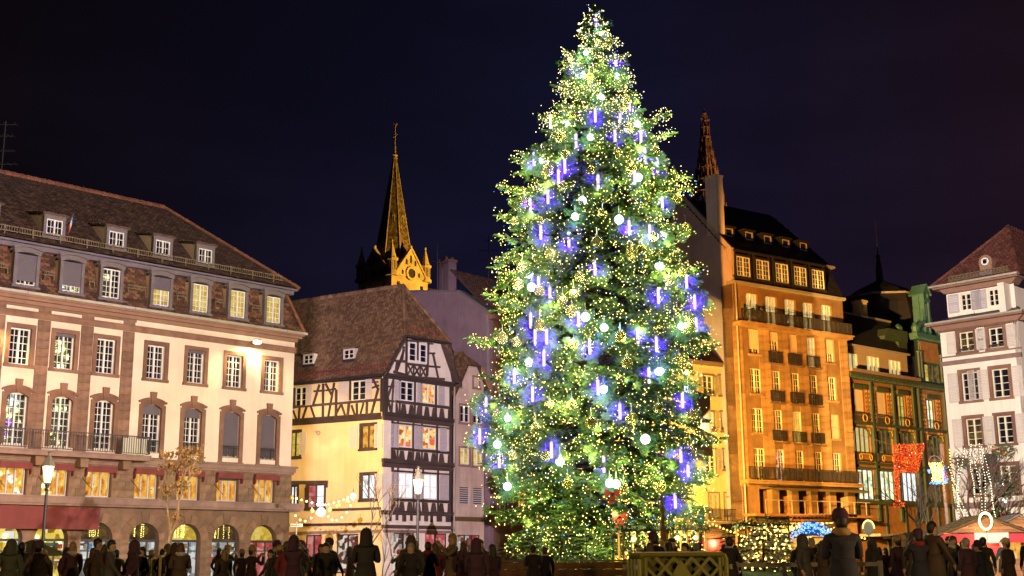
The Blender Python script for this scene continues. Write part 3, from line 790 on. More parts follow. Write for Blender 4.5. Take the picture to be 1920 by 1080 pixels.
# flag on the first upper dormer
fm = MB().mat('iron').tube([L3(SU[1] + .55, -.45, 19.0), L3(SU[1] + .85, -.1, 19.72)], .015, 5)
for j, mm in enumerate(('box_blue', 'sign_white', 'canvas_red')):
    fm.mat(mm)
    b = Vector(L3(SU[1] + .83, -.12, 19.66)); d = Vector((-.05, .03, -.20)); s = Vector((.02, .06, -.13))
    for r in range(4):
        o1, o2 = b + d * (j + .0) + s * r + Vector((0, .03 * math.sin(r * 1.7), 0)), b + d * (j + .0) + s * (r + 1) + Vector((0, .03 * math.sin((r + 1) * 1.7), 0))
        fm.slab([o1, o2, o2 + d, o1 + d], .006)
o = fm.build('flag', None, None, FA.P(0, 0), FA.rz); tag(o, 'small tricolour flag on a staff beside an upper roof dormer', 'flag')
# facade floodlights; the left one is assumed, out of view
for j, (px, py, pw) in enumerate(((482, 641, 6500), (-14, 596, 6500))):
    u, v = FA.uv(px, py, .9)
    b = FA.P(u, v, .9)
    fl = thing('floodlight', ['small lit floodlight under the eaves near the right corner of the pink building', 'lit floodlight under the eaves at the left end of the pink building'][j], 'floodlight', b)
    MB().box(-.16, .16, .0, .16, -.14, .14).mat('iron').tube([(0, .1, .08), (0, .6, .08)], .03, 5).build('housing', 'iron', fl, rz=FA.rz)
    MB().prism([(-.17, -.1), (.17, -.1), (.17, .07), (-.17, .07)], -.12, .145).build('lens', 'flood_glow', fl, rz=FA.rz)
    spot('floodlight_lamp', b + Vector((0, 0, -.05)), FA.P(u, v - 4, .1), pw, (1.0, .66, .22), 150, .6, .12, fl)
# maroon awning over the two left arches
ua, ub = FA.uv(0, 969)[0] - 6, FA.uv(178, 969)[0]
um = (FA.uv(78, 969)[0])
for n_, (a, b) in enumerate(((ua, um - .02), (um + .02, ub))):
    o = tag(MB().prism([(a, 2.86), (b, 2.86), (b, 4.0), (a, 4.0)], .45, .53).prism([(a, 3.92), (b, 3.92), (b, 4.0), (a, 4.0)], .1, .45).build('awning', 'awning_maroon', None, FA.P(0, 0), FA.rz),
            ['long maroon awning cloth running out of the picture on the left, behind the street lamp', 'maroon awning cloth right of the street lamp, over the second shop arch'][n_], 'awning')
# antenna behind the ridge at the far left
def antenna(name, label, base, h, els):
    o = thing(name, label, 'antenna', base)
    MB().tube([(0, 0, 0), (0, 0, h)], .035, 5).build('mast', 'iron', o)
    for z, L, n in els:
        m = MB().tube([(-L, 0, z), (L, .1, z + .03)], .02, 4)
        for j in range(n): m.tube([(-L + 2 * L * j / max(1, n - 1), -.3, z + .02), (-L + 2 * L * j / max(1, n - 1), .3, z + .02)], .012, 4)
        m.build('aerial', 'iron', o)
    return o
antenna('roof_antenna', 'television antenna on the ridge of the pink mansard building', FA.P(FA.uv(3, 320, -6)[0], 22.9, -6), 3.2, ((.6, .8, 5), (1.4, .6, 7), (2.3, .5, 5), (3.0, .6, 3)))

# ------------------------------------------------------------------ half-timbered house
FB = facpx(716, 82, 42); FL = facpx(716, 82, 122)
B = Bld('half_timbered_house', 'half-timbered corner house with steep brown tiled roof, yellow plaster side and dark timber gable', 'building', FB)
def c7(x, y): return 530 + x / 3.0857, 520 + y / 3.0857
def c8(x, y): return 530 + x / 3.857, 800 + y / 3.857
BU = 6.4; BL_ = -8.35
mid = FB.P(3.3, 0)
A7 = lambda F, a, c=c7: F.uv(*c(*a))
# walls
fw = [(c7, 680, 760, 605, 715), (c7, 805, 882, 618, 732), (c7, 668, 750, 855, 985), (c7, 808, 888, 870, 995), (c8, 835, 942, 335, 520), (c8, 1017, 1117, 345, 524)]
def rect(F, c, x0, x1, y0, y1):
    xm, ym = (x0 + x1) / 2, (y0 + y1) / 2
    return F.uv(*c(x0, ym))[0], F.uv(*c(x1, ym))[0], F.uv(*c(xm, y1))[1], F.uv(*c(xm, y0))[1]
fr = [rect(FB, *q) for q in fw]
for i in (0, 2, 4):       # windows of a storey share sill and head
    a = (fr[i][2] + fr[i + 1][2]) / 2; b = (fr[i][3] + fr[i + 1][3]) / 2
    for j in (i, i + 1): fr[j] = (fr[j][0], fr[j][1], a, b)
gw = [rect(FB, c7, 727, 772, 378, 490), rect(FB, c7, 790, 832, 386, 497)]
gw = [(r[0], r[1], (gw[0][2] + gw[1][2]) / 2, (gw[0][3] + gw[1][3]) / 2) for r in gw]
shopF = [(1.0, 2.9, .4, 3.0), (3.9, 6.0, .4, 3.0)]
EV = 13.5
B.put(wall(MB(), 0, BU, 0, EV, [(r[0], r[1], r[2], r[3]) for r in fr] + shopF, .25), 'wall', 'plaster_cream')
m = MB(); m.prism([(0, EV), (BU + .1, EV), (5.75, 16.25), (1.78, 16.25)], -.1, -.02); B.put(m, 'gable_wall', 'plaster_cream')
lw = [rect(FL, c7, 70, 138, 635, 745), rect(FL, c7, 400, 482, 598, 712), rect(FL, c7, 455, 535, 855, 990), rect(FL, c7, 45, 100, 895, 1040), rect(FL, c8, 568, 668, 345, 525), rect(FL, c8, 55, 105, 430, 590), rect(FL, c8, 178, 300, 420, 588)]
shopL = [(FL.uv(573, 1000)[0], FL.uv(603, 1000)[0], .4, 2.95), (FL.uv(631, 1000)[0], FL.uv(672, 1000)[0], .4, 2.95)]
B.put(wall(MB(), BL_, 0, 0, EV, lw + shopL, .25), 'wall', 'plaster_yellow', FL)
B.put(MB().box(.2, BU - .1, .1, EV, -1.1, -1.0), 'partition', 'dark_void'); B.put(MB().box(BL_, -.5, .1, EV, -1.1, -1.0), 'partition', 'dark_void', FL)
B.put(MB().box(BU - .12, BU, 0, EV, -9, -.02), 'side_wall', 'plaster_cream')
# windows
for i, r in enumerate(fr):
    w_, h_ = r[1] - r[0], r[3] - r[2]
    pn = [dark, ['room_orange', 'room_orange'], ['room_orange', 'room_orange'], 'room_orange', 'room_white', 'room_white'][i]
    window(B, (r[0] + r[1]) / 2, r[2], w_, h_, -.06, 2, 1, [3, 3, 2, 2, 2, 2][i], .06, 'frame_white', pn)
for r in gw: window(B, (r[0] + r[1]) / 2, r[2], r[1] - r[0], r[3] - r[2], .03, 1, 1, 3, .075, 'frame_white', dark)
for i, r in enumerate(lw):
    pn = [dark, 'room_dimgreen', 'room_amber', 'room_gold', 'room_white', 'room_white', ['room_red', 'room_white']][i]
    o = window(B, (r[0] + r[1]) / 2, r[2], r[1] - r[0], r[3] - r[2], -.08, 2, 1, [3, 3, 1, 2, 1, 1, 2][i], .06, 'frame_cream' if i < 2 else 'timber', pn, FL)
    if i > 1:
        surround(o, r[1] - r[0], r[3] - r[2], -.08, .16, .05, 'timber', True)
# shutters
for (c, x0, x1, y0, y1, F) in [(c7, 643, 680, 600, 712, FB), (c7, 776, 805, 615, 726, FB), (c7, 898, 932, 630, 740, FB), (c7, 619, 668, 848, 985, FB), (c7, 757, 806, 860, 995, FB), (c7, 905, 945, 873, 1008, FB),
                               (c8, 780, 835, 328, 515, FB), (c8, 945, 1015, 340, 520, FB), (c8, 1132, 1195, 348, 530, FB),
                               (c7, 138, 174, 628, 740, FL), (c7, 325, 387, 605, 720, FL), (c7, 483, 518, 590, 705, FL), (c7, 390, 434, 862, 990, FL), (c7, 535, 580, 850, 985, FL), (c7, 101, 140, 897, 1025, FL), (c8, 669, 725, 340, 520, FL)]:
    r = rect(F, c, x0, x1, y0, y1)
    shutter(B, r[0], r[2], r[1] - r[0], r[3] - r[2], 'shutter_grey' if F is FB else 'shutter_pale', F, .05)
# timbers: (crop, x0, y0, x1, y1, width m, face)
T = []
def bm(F, c, lst, wd=.2):
    for q in lst: T.append((F, A7(F, q[0:2], c), A7(F, q[2:4], c), q[4] if len(q) > 4 else wd))
# storey bands of the front
for v0, v1, pr in ((13.25, 13.62, .10), (10.42, 10.98, .12), (7.30, 7.86, .12), (4.18, 4.46, .08)):
    B.block('beam', 'timber', -.1, BU + .12, v0, (v0 + v1) / 2 - .01, -.05, pr); B.block('beam', 'timber', -.14, BU + .14, (v0 + v1) / 2 + .01, v1, -.05, pr + .08)
for v0, v1 in ((3.28, 3.52),): B.block('beam', 'timber', -.05, BU + .05, v0, v1, -.05, .10)
def post(F, u, v0, v1, wd=.2): B.block('post', 'timber', u - wd / 2, u + wd / 2, v0, v1, -.05, .07, F)
# front: posts beside windows
for i in (0, 2, 4):
    v0 = (10.98, 7.86, 4.46)[i // 2]; v1 = (13.25, 10.42, 7.3)[i // 2]
    for u in (fr[i][0] - .55, fr[i][0] - .06, fr[i][1] + .06, fr[i + 1][0] - .06, fr[i + 1][1] + .06, BU - .12):
        if i or u > fr[0][0] - .3: post(FB, u, v0, v1, .13 if u not in (fr[i][0] - .55, BU - .12) else .2)
    B.block('beam', 'timber', fr[i][0] - .45, BU - .22, fr[i][2] - .22, fr[i][2] - .02, -.05, .09)
    B.block('beam', 'timber', fr[i][0] - .45, BU - .22, fr[i][3] + .02, fr[i][3] + .14, -.05, .075)
post(FB, .14, 10.98, 13.25, .3); post(FL, -.16, 10.98, 13.25, .3)
# parapet infill: tapered timber fields leaving white wedges
for i, (v0, vb) in enumerate(((10.98, fr[0][2] - .24), (7.86, fr[2][2] - .24), (4.46, fr[4][2] - .24))):
    a = fr[2 * i][0] - .42; b = BU - .24; n = 7
    for j in range(n + 1):
        x = a + (b - a) * j / n; g_ = (b - a) / n
        l, r_ = max(a, x - g_ * .38), min(b, x + g_ * .38); l2, r2 = max(a, x - g_ * .20), min(b, x + g_ * .20)
        if j == n: l = x - .14; l2 = x - .1
        B.put(MB().prism([(l2 if False else l, v0), (r_, v0), (r2, vb), (l2, vb)], -.03, .05 + .004 * (j % 2)), 'brace', 'timber')
# upper storey front left braces and gable timbers
bm(FB, c7, [(592, 640, 625, 780, .17), (640, 590, 592, 740, .15), (592, 632, 645, 632, .12), (592, 712, 645, 718, .12), (640, 600, 628, 790, .14)])
bm(FB, c7, [(716, 350, 714, 570, .17), (780, 362, 779, 480, .14), (842, 375, 835, 570, .17), (700, 485, 718, 487, .16), (645, 482, 716, 490, .15), (662, 480, 650, 560, .15), (842, 515, 910, 520, .14), (850, 440, 880, 440, .13), (868, 440, 900, 590, .15), (716, 500, 840, 514, .17),
            (716, 575, 935, 590, .16), (640, 545, 716, 566, .16), (700, 420, 660, 540, .14), (845, 385, 870, 385, .10), (720, 365, 860, 372, .17), (690, 480, 700, 400, .12)])
# gable lattice panel
gx0, gv0 = A7(FB, (718, 568)); gx1, gv1 = A7(FB, (832, 515))
for k in range(3):
    a = gx0 + (gx1 - gx0) * k / 3; b = gx0 + (gx1 - gx0) * (k + 1) / 3
    T.append((FB, (a, gv0), (b, gv1), .10)); T.append((FB, (a, gv1), (b, gv0), .10)); T.append((FB, (b, gv0), (b, gv1), .09)); T.append((FB, (a, gv0 - .02), (b, gv0 - .02), .14))
# left face timbers
bm(FL, c7, [(60, 612, 575, 575, .30), (50, 752, 570, 708, .18), (55, 832, 570, 795, .30), (55, 850, 575, 812, .22), (180, 735, 215, 620, .17), (182, 660, 245, 655, .13), (236, 615, 234, 818, .20), (250, 615, 290, 690, .16), (300, 610, 265, 810, .17), (312, 650, 310, 812, .2), (250, 655, 310, 645, .12),
            (392, 600, 392, 712, .15), (525, 590, 550, 640, .16), (556, 640, 515, 790, .17), (485, 610, 555, 605, .10), (520, 640, 560, 625, .12),
            (100, 755, 95, 830, .16), (62, 770, 85, 830, .14), (140, 750, 115, 828, .16), (165, 750, 190, 822, .15), (340, 730, 365, 805, .15), (385, 728, 378, 800, .2), (400, 740, 420, 800, .15), (430, 730, 432, 798, .18), (490, 720, 488, 795, .2), (470, 725, 450, 797, .14), (68, 640, 66, 760, .2), (300, 815, 340, 735, .13)])
bm(FL, c8, [(330, 603, 712, 590, .16), (55, 712, 712, 702, .17), (55, 405, 330, 402, .24), (110, 440, 112, 588, .16), (168, 440, 168, 588, .16), (315, 405, 315, 440, .3)])
for F, a, b, wd in T:
    B.put(MB().bar(a, b, wd, -.05, .052 + RN.uniform(0, .025)), 'beam', 'timber', F)
# dentil row under the lowest storey of the front
u = .55
while u < BU - .2:
    w_ = RN.choice((.18, .3, .46)); B.block('joist_end', 'timber', u, u + w_, 3.78 + RN.uniform(-.05, .05), 4.18, -.05, .10); u += w_ + RN.choice((.28, .42))
# shop windows
for F, lst, mats in ((FB, shopF, ('room_shop', 'room_red')), (FL, shopL, ('room_red', 'room_shop'))):
    for q, mm in zip(lst, mats):
        o = window(B, (q[0] + q[1]) / 2, q[2], q[1] - q[0], q[3] - q[2], -.12, 2, 1, 1, .07, 'iron', mm, F, name='shop_window')
B.put(MB().box(.1, BU, 3.02, 3.2, -.02, .09), 'shop_fascia', 'ledge_stone'); B.put(MB().box(BL_, -.1, 3.02, 3.2, -.02, .09), 'shop_fascia', 'ledge_stone', FL)
# roof
def G3(F, u, v, w): return tuple(F.P(u, v, w))
ev = 13.55
RR = 20.4
dr = FL.X * -1
ra = mid + Vector((dr.x, dr.y, 0)) * 1.55; ra.z = RR
rb = mid + Vector((dr.x, dr.y, 0)) * 13.2; rb.z = RR
h0, h1 = Vector(G3(FB, 1.70, 16.35, .5)), Vector(G3(FB, 5.85, 16.35, .5))
el0, el1 = Vector(G3(FL, .35, ev - .05, .55)), Vector(G3(FL, -11, ev - .05, .55))
kick0, kick1 = Vector(G3(FL, .25, ev + .75, -.25)), Vector(G3(FL, -11, ev + .75, -.25))
pn_ = (kick0 - kick1).cross(rb - kick1)
ha, hb_ = Vector(G3(FB, 0, 16.35, .5)), Vector(G3(FB, 3.3, 16.35, .5))
h0 = ha + (hb_ - ha) * ((kick1 - ha).dot(pn_) / (hb_ - ha).dot(pn_)); ra = ra + (rb - ra).normalized() * 0
er0 = Vector(G3(FB, BU + .55, ev + .1, .5)); kr0 = Vector(G3(FB, BU - .02, ev + 1.0, .5))
er1 = er0 + Vector((dr.x, dr.y, 0)) * 11; kr1 = kr0 + Vector((dr.x, dr.y, 0)) * 11
bed = MB()
L1 = [kick1, kick0, h0, ra, rb]
bed.slab(L1, .12).slab([el1, el0, kick0, kick1], .12).slab([h0, h1, ra], .12).slab([kr0, kr1, rb, ra, h1], .12).slab([er0, er1, kr1, kr0], .12)
B.w(bed, 'roof', 'roof_bed')
t = tiles(MB(), L1, .24, .20, .03); t = tiles(t, [el1, el0, kick0, kick1], .24, .20, .03); t = tiles(t, [h0, h1, ra], .24, .20, .03)
t = tiles(t, [kr0, kr1, rb, h1], .4, .3, .03)
o = B.w(t, 'roof_tiles', 'roof_tile_tan'); o['kind'] = 'stuff'
t = ridge(MB(), rb, ra, .17, .40); t = ridge(t, ra, h0, .16, .38); t = ridge(t, ra, h1, .13, .38)
o = B.w(t, 'ridge_tiles', 'roof_tile_tan'); o['kind'] = 'stuff'
B.w(MB().tube([el1 + Vector((0, 0, -.08)), el0 + Vector((0, 0, -.08))], .09, 6), 'gutter', 'iron')
B.w(MB().tube([h0 + Vector((0, 0, -.06)), h1 + Vector((0, 0, -.06))], .08, 6), 'gutter', 'iron')
# small red snow hooks in rows near the eaves and verge boards
m = MB()
for F_, p0, p1, q1_, n_, r_ in ((FL, el1, el0, kick0, 52, 3), (FB, h0, h1, ra, 14, 2)):
    nrm = ((p1 - p0).cross(q1_ - p1)).normalized()
    if nrm.z < 0: nrm = -nrm
    for i in range(n_):
        for j in range(r_):
            p = p0.lerp(p1, (i + .5 * (j % 2) + .3) / n_) + (q1_ - p1) * ((.25 + .28 * j) if F_ is FL else (.06 + .07 * j))
            m.tube([p + nrm * .05, p + nrm * .07 + (q1_ - p1).normalized() * .16], .014, 4)
B.w(m, 'snow_hooks', 'canvas_red')['kind'] = 'stuff'
m = MB(); m.slab([el0 + Vector((0, 0, -.1)), kick0 + Vector((0, 0, -.1)), kick0 + Vector((0, 0, -.34)), el0 + Vector((0, 0, -.3))], .1)
B.w(m, 'verge_board', 'timber')
for a, b in ((kick0, h0), (er0, kr0), (kr0, h1)):
    m = MB(); m.slab([a + Vector((0, 0, -.08)), b + Vector((0, 0, -.08)), b + Vector((0, 0, -.34)), a + Vector((0, 0, -.34))], .14)
    B.w(m, 'verge_board', 'timber')
# two little roof dormers
for px, py in (((140, 470), (190, 470)), ((372, 440), (425, 440))):
    x, y = c7((px[0] + py[0]) / 2, px[1]); d = ray(x, y)
    n_ = (L1[1] - L1[0]).cross(L1[2] - L1[1]).normalized()
    P_ = Vector((0, 0, EYE)) + d * ((L1[0] - Vector((0, 0, EYE))).dot(n_) / d.dot(n_))
    P_ = P_ - Vector((0, 0, .45)) + Vector((FL.N.x, FL.N.y, 0)) * .3
    o = MB().box(-.5, -.38, 0, .75, -1.4, 0).box(.38, .5, 0, .75, -1.4, 0).box(-.38, .38, .0, .1, -.3, 0).box(-.38, .38, .62, .75, -.3, 0).build('dormer', 'shutter_pale', B.o, P_ - B.base, FL.rz)
    MB().box(-.38, .38, .1, .62, -.1, -.06).build('pane', 'glass_dark', o); MB().box(-.03, .03, .1, .62, -.06, -.01).box(-.38, .38, .33, .37, -.06, -.015).build('window_frame', 'frame_cream', o)
    MB().box(-.52, .52, -.22, 0, -.3, .05).build('apron', 'iron', o)
    q = [(-.62, -.15, .8), (.62, -.15, .8), (.62, 1.9, 1.75), (-.62, 1.9, 1.75)]
    tiles(MB().slab(q, .08), q, .24, .2, .03).build('dormer_roof', 'roof_tile_tan', o)
B.put(MB().tube([(BU + .2, -.1, 3.3), (BU + .2, -.1, 13.3)], .06, 6), 'downpipe', 'silver_paint')
B.put(MB().ball((0, 0, 0), .14, 8).tube([(0, 0, 0), (0, .35, .15)], .03, 5), 'wall_lamp', 'gutter_zinc', None).location = FL.P(FL.uv(602, 812)[0], FL.uv(602, 812)[1], .3) - B.base
# assumed sodium lantern, unseen, added to light the half-timbered house's yellow side
lp = Vector((-14.2, 75.55, 9.2))
sl_ = thing('wall_lantern', 'assumed unseen bracket lantern on the end wall of the pink building over the alley', 'lantern', lp)
MB().lathe([(.05, .3), (.2, .1), (.16, -.2), (.05, -.25)], 8).build('lantern_body', 'sodium_glow', sl_); MB().tube([(0, 0, .3), (-.4, -.3, .45)], .03, 5).build('bracket', 'iron', sl_)
spot('lantern_lamp', lp + Vector((.35, .3, -.1)), FL.P(-4, 5.5, 0), 3700, (1.0, .56, .09), 110, .5, .2, sl_)

# ------------------------------------------------------------------ narrow worn plaster house beside it
FC = facpx(849, 87.5, 42)
Cb = Bld('narrow_house', 'narrow worn pink plaster house with hooked tiled roof squeezed beside the half-timbered house', 'building', FC)
def c9(x, y): return 820 + x / 2.4555, 520 + y / 2.4555
cw = [rect(FC, c9, 166, 191, 460, 506), rect(FC, c9, 104, 150, 590, 668), rect(FC, c9, 164, 208, 600, 674), rect(FC, c9, 103, 148, 786, 862), rect(FC, c9, 164, 208, 792, 868), rect(FC, c9, 102, 148, 966, 1046), rect(FC, c9, 164, 210, 970, 1050)]
CU = 3.2
shopC = [(.45, 2.75, .5, 2.95)]
Cb.put(wall(MB(), 0, CU, 0, 13.0, cw[1:] + shopC, .25), 'wall', 'plaster_worn')
Cb.put(MB().prism([(0, 13.0), (CU, 13.0), (CU, 13.9), (2.5, 15.2), (1.25, 15.2), (.55, 13.6)], -.2, -.005), 'gable_wall', 'plaster_worn')
Cb.put(MB().box(.15, CU - .1, .1, 13, -1, -.9), 'partition', 'dark_void'); Cb.put(MB().box(CU - .1, CU, 0, 13, -8, -.01), 'side_wall', 'plaster_worn')
for i, r in enumerate(cw):
    w_, h_ = r[1] - r[0], r[3] - r[2]
    if i > 4:
        o = Cb.put(MB().box(r[0], r[1], r[2], r[3], -.15, -.1), 'louvre', 'iron')
        m = MB()
        for j in range(8): m.box(r[0] + .04, r[1] - .04, r[2] + h_ * j / 8 + .01, r[2] + h_ * (j + .55) / 8, -.1, -.04)
        m.box(r[0], r[0] + .04, r[2], r[3], -.1, -.02).box(r[1] - .04, r[1], r[2], r[3], -.1, -.02)
        m.build('slats', 'frame_grey', o)
    else:
        o = window(Cb, (r[0] + r[1]) / 2, r[2], w_, h_, -.1, 2 if i else 1, 1, 3 if i > 2 else 2, .055, 'frame_white', 'room_gold' if i > 2 else dark)
        if not i: o.location.y -= 0.0
        surround(o, w_, h_, -.1, .12, .05, 'ledge_stone')
window(Cb, 1.6, .5, 2.3, 2.45, -.1, 3, 1, 1, .06, 'iron', ['room_shop', 'room_shop', 'room_red'], name='shop_window')
Cb.put(MB().box(0, CU, 4.05, 4.2, 0, .3).box(0, CU, 3.92, 4.05, 0, .2), 'shop_fascia', 'canvas_tan')
kk = MB()
P0 = [L3(-.25, .35, 12.75), L3(-.25, -8, 12.75)]
pl = [L3(-.2, .3, 12.75), L3(.42, .3, 13.7), L3(1.22, .3, 15.2), L3(1.85, -.9, 16.2), L3(1.85, -8, 16.2), L3(1.22, -8, 15.2), L3(.42, -8, 13.7), L3(-.2, -8, 12.75)]
kk.slab([pl[7], pl[0], pl[1], pl[6]], .1).slab([pl[6], pl[1], pl[2], pl[3], pl[4]], .1).slab([L3(1.15, .32, 15.15), L3(2.6, .32, 15.15), pl[3]], .1).slab([L3(CU + .35, .3, 13.55), L3(CU + .35, -8, 13.55), pl[4], pl[3], L3(2.55, .3, 15.2)], .1)
Cb.put(kk, 'roof', 'roof_bed')
t = tiles(MB(), [pl[7], pl[0], pl[1], pl[6]], .24, .2, .03); t = tiles(t, [pl[6], pl[1], pl[2], pl[3], pl[4]], .24, .2, .03); t = tiles(t, [L3(1.15, .32, 15.15), L3(2.6, .32, 15.15), pl[3]], .22, .2, .03)
o = Cb.put(t, 'roof_tiles', 'roof_tile_tan'); o['kind'] = 'stuff'
o = Cb.put(ridge(ridge(MB(), pl[4], pl[3], .14), pl[3], pl[2], .12), 'ridge_tiles', 'roof_tile_tan'); o['kind'] = 'stuff'
Cb.put(MB().slab([L3(2.55, .36, 15.12), L3(CU + .33, .36, 13.5), L3(CU + .33, .36, 13.2), L3(2.5, .36, 14.8)], .14), 'verge_board', 'wood_board')
Cb.put(MB().tube([(.02, -.08, 0), (.02, -.08, 12.7)], .05, 6), 'downpipe', 'silver_paint')

# ------------------------------------------------------------------ brown corner block with a purple fire wall, mostly behind the tree
FG = facpx(918, 91, 42); FH = facpx(918, 91, 132)
G = Bld('firewall_building', 'tall old block with bare purple fire wall towering over the narrow house', 'building', FG)
hw = [(0.05, 0), (0.05, 19.4), (-.15, 19.75), (-3.1, 21.7), (-8.6, 22.55), (-14, 21.0), (-14, 0)]
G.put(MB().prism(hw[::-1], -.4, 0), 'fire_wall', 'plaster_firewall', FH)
m = MB()
for a, b in zip(hw[1:5], hw[2:6]): m.bar(a, b, .14, -.5, .06)
G.put(m, 'coping', 'zinc', FH)
G.put(MB().bar((.02, 14), (-.1, 19.4), .12, 0, .12), 'downpipe', 'silver_paint', FH)
gh = []
for s in range(5):
    for j in range(5): gh.append((.8 + j * 2.3, 1.9 + j * 2.3, 4.2 + s * 3.0, 6.2 + s * 3.0))
G.put(wall(MB(), 0.06, 12.5, 0, 19.3, gh, .3), 'wall', 'sandstone_brown')
for i, q in enumerate(gh):
    o = window(G, (q[0] + q[1]) / 2, q[2], 1.1, 2.0, -.2, 2, 2, 4, .06, 'frame_cream', 'room_amber' if i % 4 == 1 else dark)
    surround(o, 1.1, 2.0, -.2, .18, .08, 'ledge_stone')
for s in range(5): G.put(MB().box(0.06, 12.5, 3.7 + s * 3.0, 3.95 + s * 3.0, 0, .25), 'cornice', 'sandstone_pink')
G.put(MB().box(-.1, 12.6, 19.0, 19.4, -.2, .6), 'eaves_cornice', 'cornice_tan')
gp = [L3(-.1, .6, 19.4), L3(12.6, .6, 19.4), L3(12.6, -4, 23.6), L3(-.1, -4, 23.6)]
G.put(MB().slab(gp, .15), 'roof', 'roof_bed')
o = G.put(tiles(MB(), gp, .26, .22, .03), 'roof_tiles', 'roof_tile_brown'); o['kind'] = 'stuff'
o = window(G, 1.2, 20.0, .8, .9, .0, 2, 1, 2, .06, 'frame_cream', dark, name='dormer')
MB().box(-.55, -.4, -.2, 1.0, -2, .05).box(.4, .55, -.2, 1.0, -2, .05).box(-.65, .65, 1.0, 1.15, -2.2, .2).build('dormer_casing', 'roof_tile_brown', o)
# chimneys and roofs behind the fire wall
def chimney(name, label, px0, px1, py, dep, zb, mat, d=.9, az=30):
    p = at((px0 + px1) / 2, py, dep); w_ = (px1 - px0) / FPX * dep
    o = thing(name, label, 'chimney', (p.x, p.y, zb), math.radians(az))
    h_ = p.z - zb
    MB().box(-w_ / 2 * .85, w_ / 2 * .85, 0, h_ - .35, -d / 2, d / 2).build('stack', mat, o)
    MB().box(-w_ / 2, w_ / 2, h_ - .35, h_ - .12, -d / 2 - .1, d / 2 + .1).build('cap', 'ledge_stone', o)
    m = MB()
    for i in range(2): m.lathe([(.16, h_ - .12), (.13, h_ + .25)], 8, (-.3 + .6 * i, 0, 0))
    m.build('chimney_pots', 'ridge_tile', o)
    return o
RB = Bld('rear_house', 'rear house with dark red tiled roof showing above the purple fire wall', 'building', facpx(835, 118, 60))
rp = [L3(-3, 0, 23.4), L3(10, 0, 23.4), L3(10, -6, 28.1), L3(1.0, -6, 28.6), L3(-3, -6, 26.2)]
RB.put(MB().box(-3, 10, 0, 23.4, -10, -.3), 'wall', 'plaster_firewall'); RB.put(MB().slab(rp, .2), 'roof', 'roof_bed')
o = RB.put(tiles(MB(), rp, .3, .3, .03), 'roof_tiles', 'roof_tile_red'); o['kind'] = 'stuff'
o = RB.put(ridge(MB(), rp[3], rp[2], .2, .5), 'ridge_tiles', 'ridge_tile'); o['kind'] = 'stuff'
chimney('chimney', 'broad plastered chimney between the church and the big tree', 833, 853, 487, 112, 20, 'plaster_firewall', 1.2)
chimney('chimney', 'lower weathered chimney left of the broad plastered chimney', 824, 833, 492, 116, 20, 'plaster_firewall', 1.0)
antenna('roof_antenna', 'tall television antenna just left of the big tree', at(916, 522, 112) - Vector((0, 0, 1.5)), 5.6, ((2.2, .9, 7), (3.2, .7, 5), (4.2, .9, 9), (5.2, .35, 3)))
antenna('roof_antenna', 'television antenna with a grid aerial right of the church tower', at(820, 530, 110) - Vector((0, 0, 1)), 5.2, ((3.0, .8, 5), (4.3, .9, 8)))

# ------------------------------------------------------------------ backdrop house behind the tree
K0 = at(958, 1050, 99); FK = Fac((K0.x, K0.y), 88)
K = Bld('town_house', 'plain ochre town house hidden behind the Christmas tree', 'building', FK)
kh = [(.7 + i * 2.1, 1.7 + i * 2.1, 3.8 + s * 3.1, 5.6 + s * 3.1) for s in range(4) for i in range(6)]
K.put(wall(MB(), 0, 13.6, 0, 16.5, kh, .25), 'wall', 'plaster_ochre')
for i, q in enumerate(kh):
    o = window(K, (q[0] + q[1]) / 2, q[2], 1.0, 1.8, -.15, 2, 1, 3, .06, 'frame_cream', 'room_amber' if i % 3 == 0 else dark)
K.put(MB().box(-.1, 13.7, 16.3, 16.7, -.2, .4), 'eaves_cornice', 'cornice_tan')
K.put(MB().slab([L3(-.1, .5, 16.7), L3(13.7, .5, 16.7), L3(13.7, -4, 20), L3(-.1, -4, 20)], .15), 'roof', 'roof_tile_red')
# ------------------------------------------------------------------ tall gold sandstone building
FO = facpx(1400, 95, 56); FS_ = Fac(FO.P(-.13, 0)[:2], 146)
O = Bld('sandstone_building', 'tall golden sandstone apartment building with slate roof, five window columns and iron balconies', 'building', FO)
def c7b(x, y): return 1290 + x / 3.375, 560 + y / 3.375
OU0, OU1 = -.13, 12.7
VG = 22.55                     # lower gutter
cols = []
rw = [rows(FO, [(1387, 1409, 547, 582), (1424, 1443, 554, 588), (1460, 1479, 559, 594), (1494, 1513, 565, 599), (1528, 1546, 571, 604)]),
      rows(FO, [(1406, 1428, 617, 655), (1443, 1463, 622, 661), (1479, 1499, 627, 665), (1514, 1533, 633, 669), (1548, 1567, 638, 674)]),
      rows(FO, [(1409, 1431, 690, 729), (1447, 1468, 695, 732), (1483, 1503, 699, 735), (1518, 1537, 704, 738), (1552, 1571, 707, 742)]),
      rows(FO, [(1414, 1435, 764, 803), (1451, 1471, 768, 806), (1488, 1508, 772, 809), (1523, 1542, 775, 812), (1557, 1577, 778, 815)]),
      rows(FO, [(1418, 1439, 840, 874), (1455, 1476, 842, 877), (1492, 1512, 845, 880), (1527, 1546, 847, 882), (1562, 1580, 850, 884)])]
cu = [sum(r[0][i] for r in rw) / 5 for i in range(5)]
OW, OH = 1.30, 2.0
tops = [r[3] for r in rw]
hol = []
for k, tp in enumerate(tops):
    for i, u in enumerate(cu):
        h = OH + (.55 if (k in (0, 4) or i in (1, 2, 3)) else 0)
        hol.append((u - OW / 2, u + OW / 2, tp - h, tp, k, i))
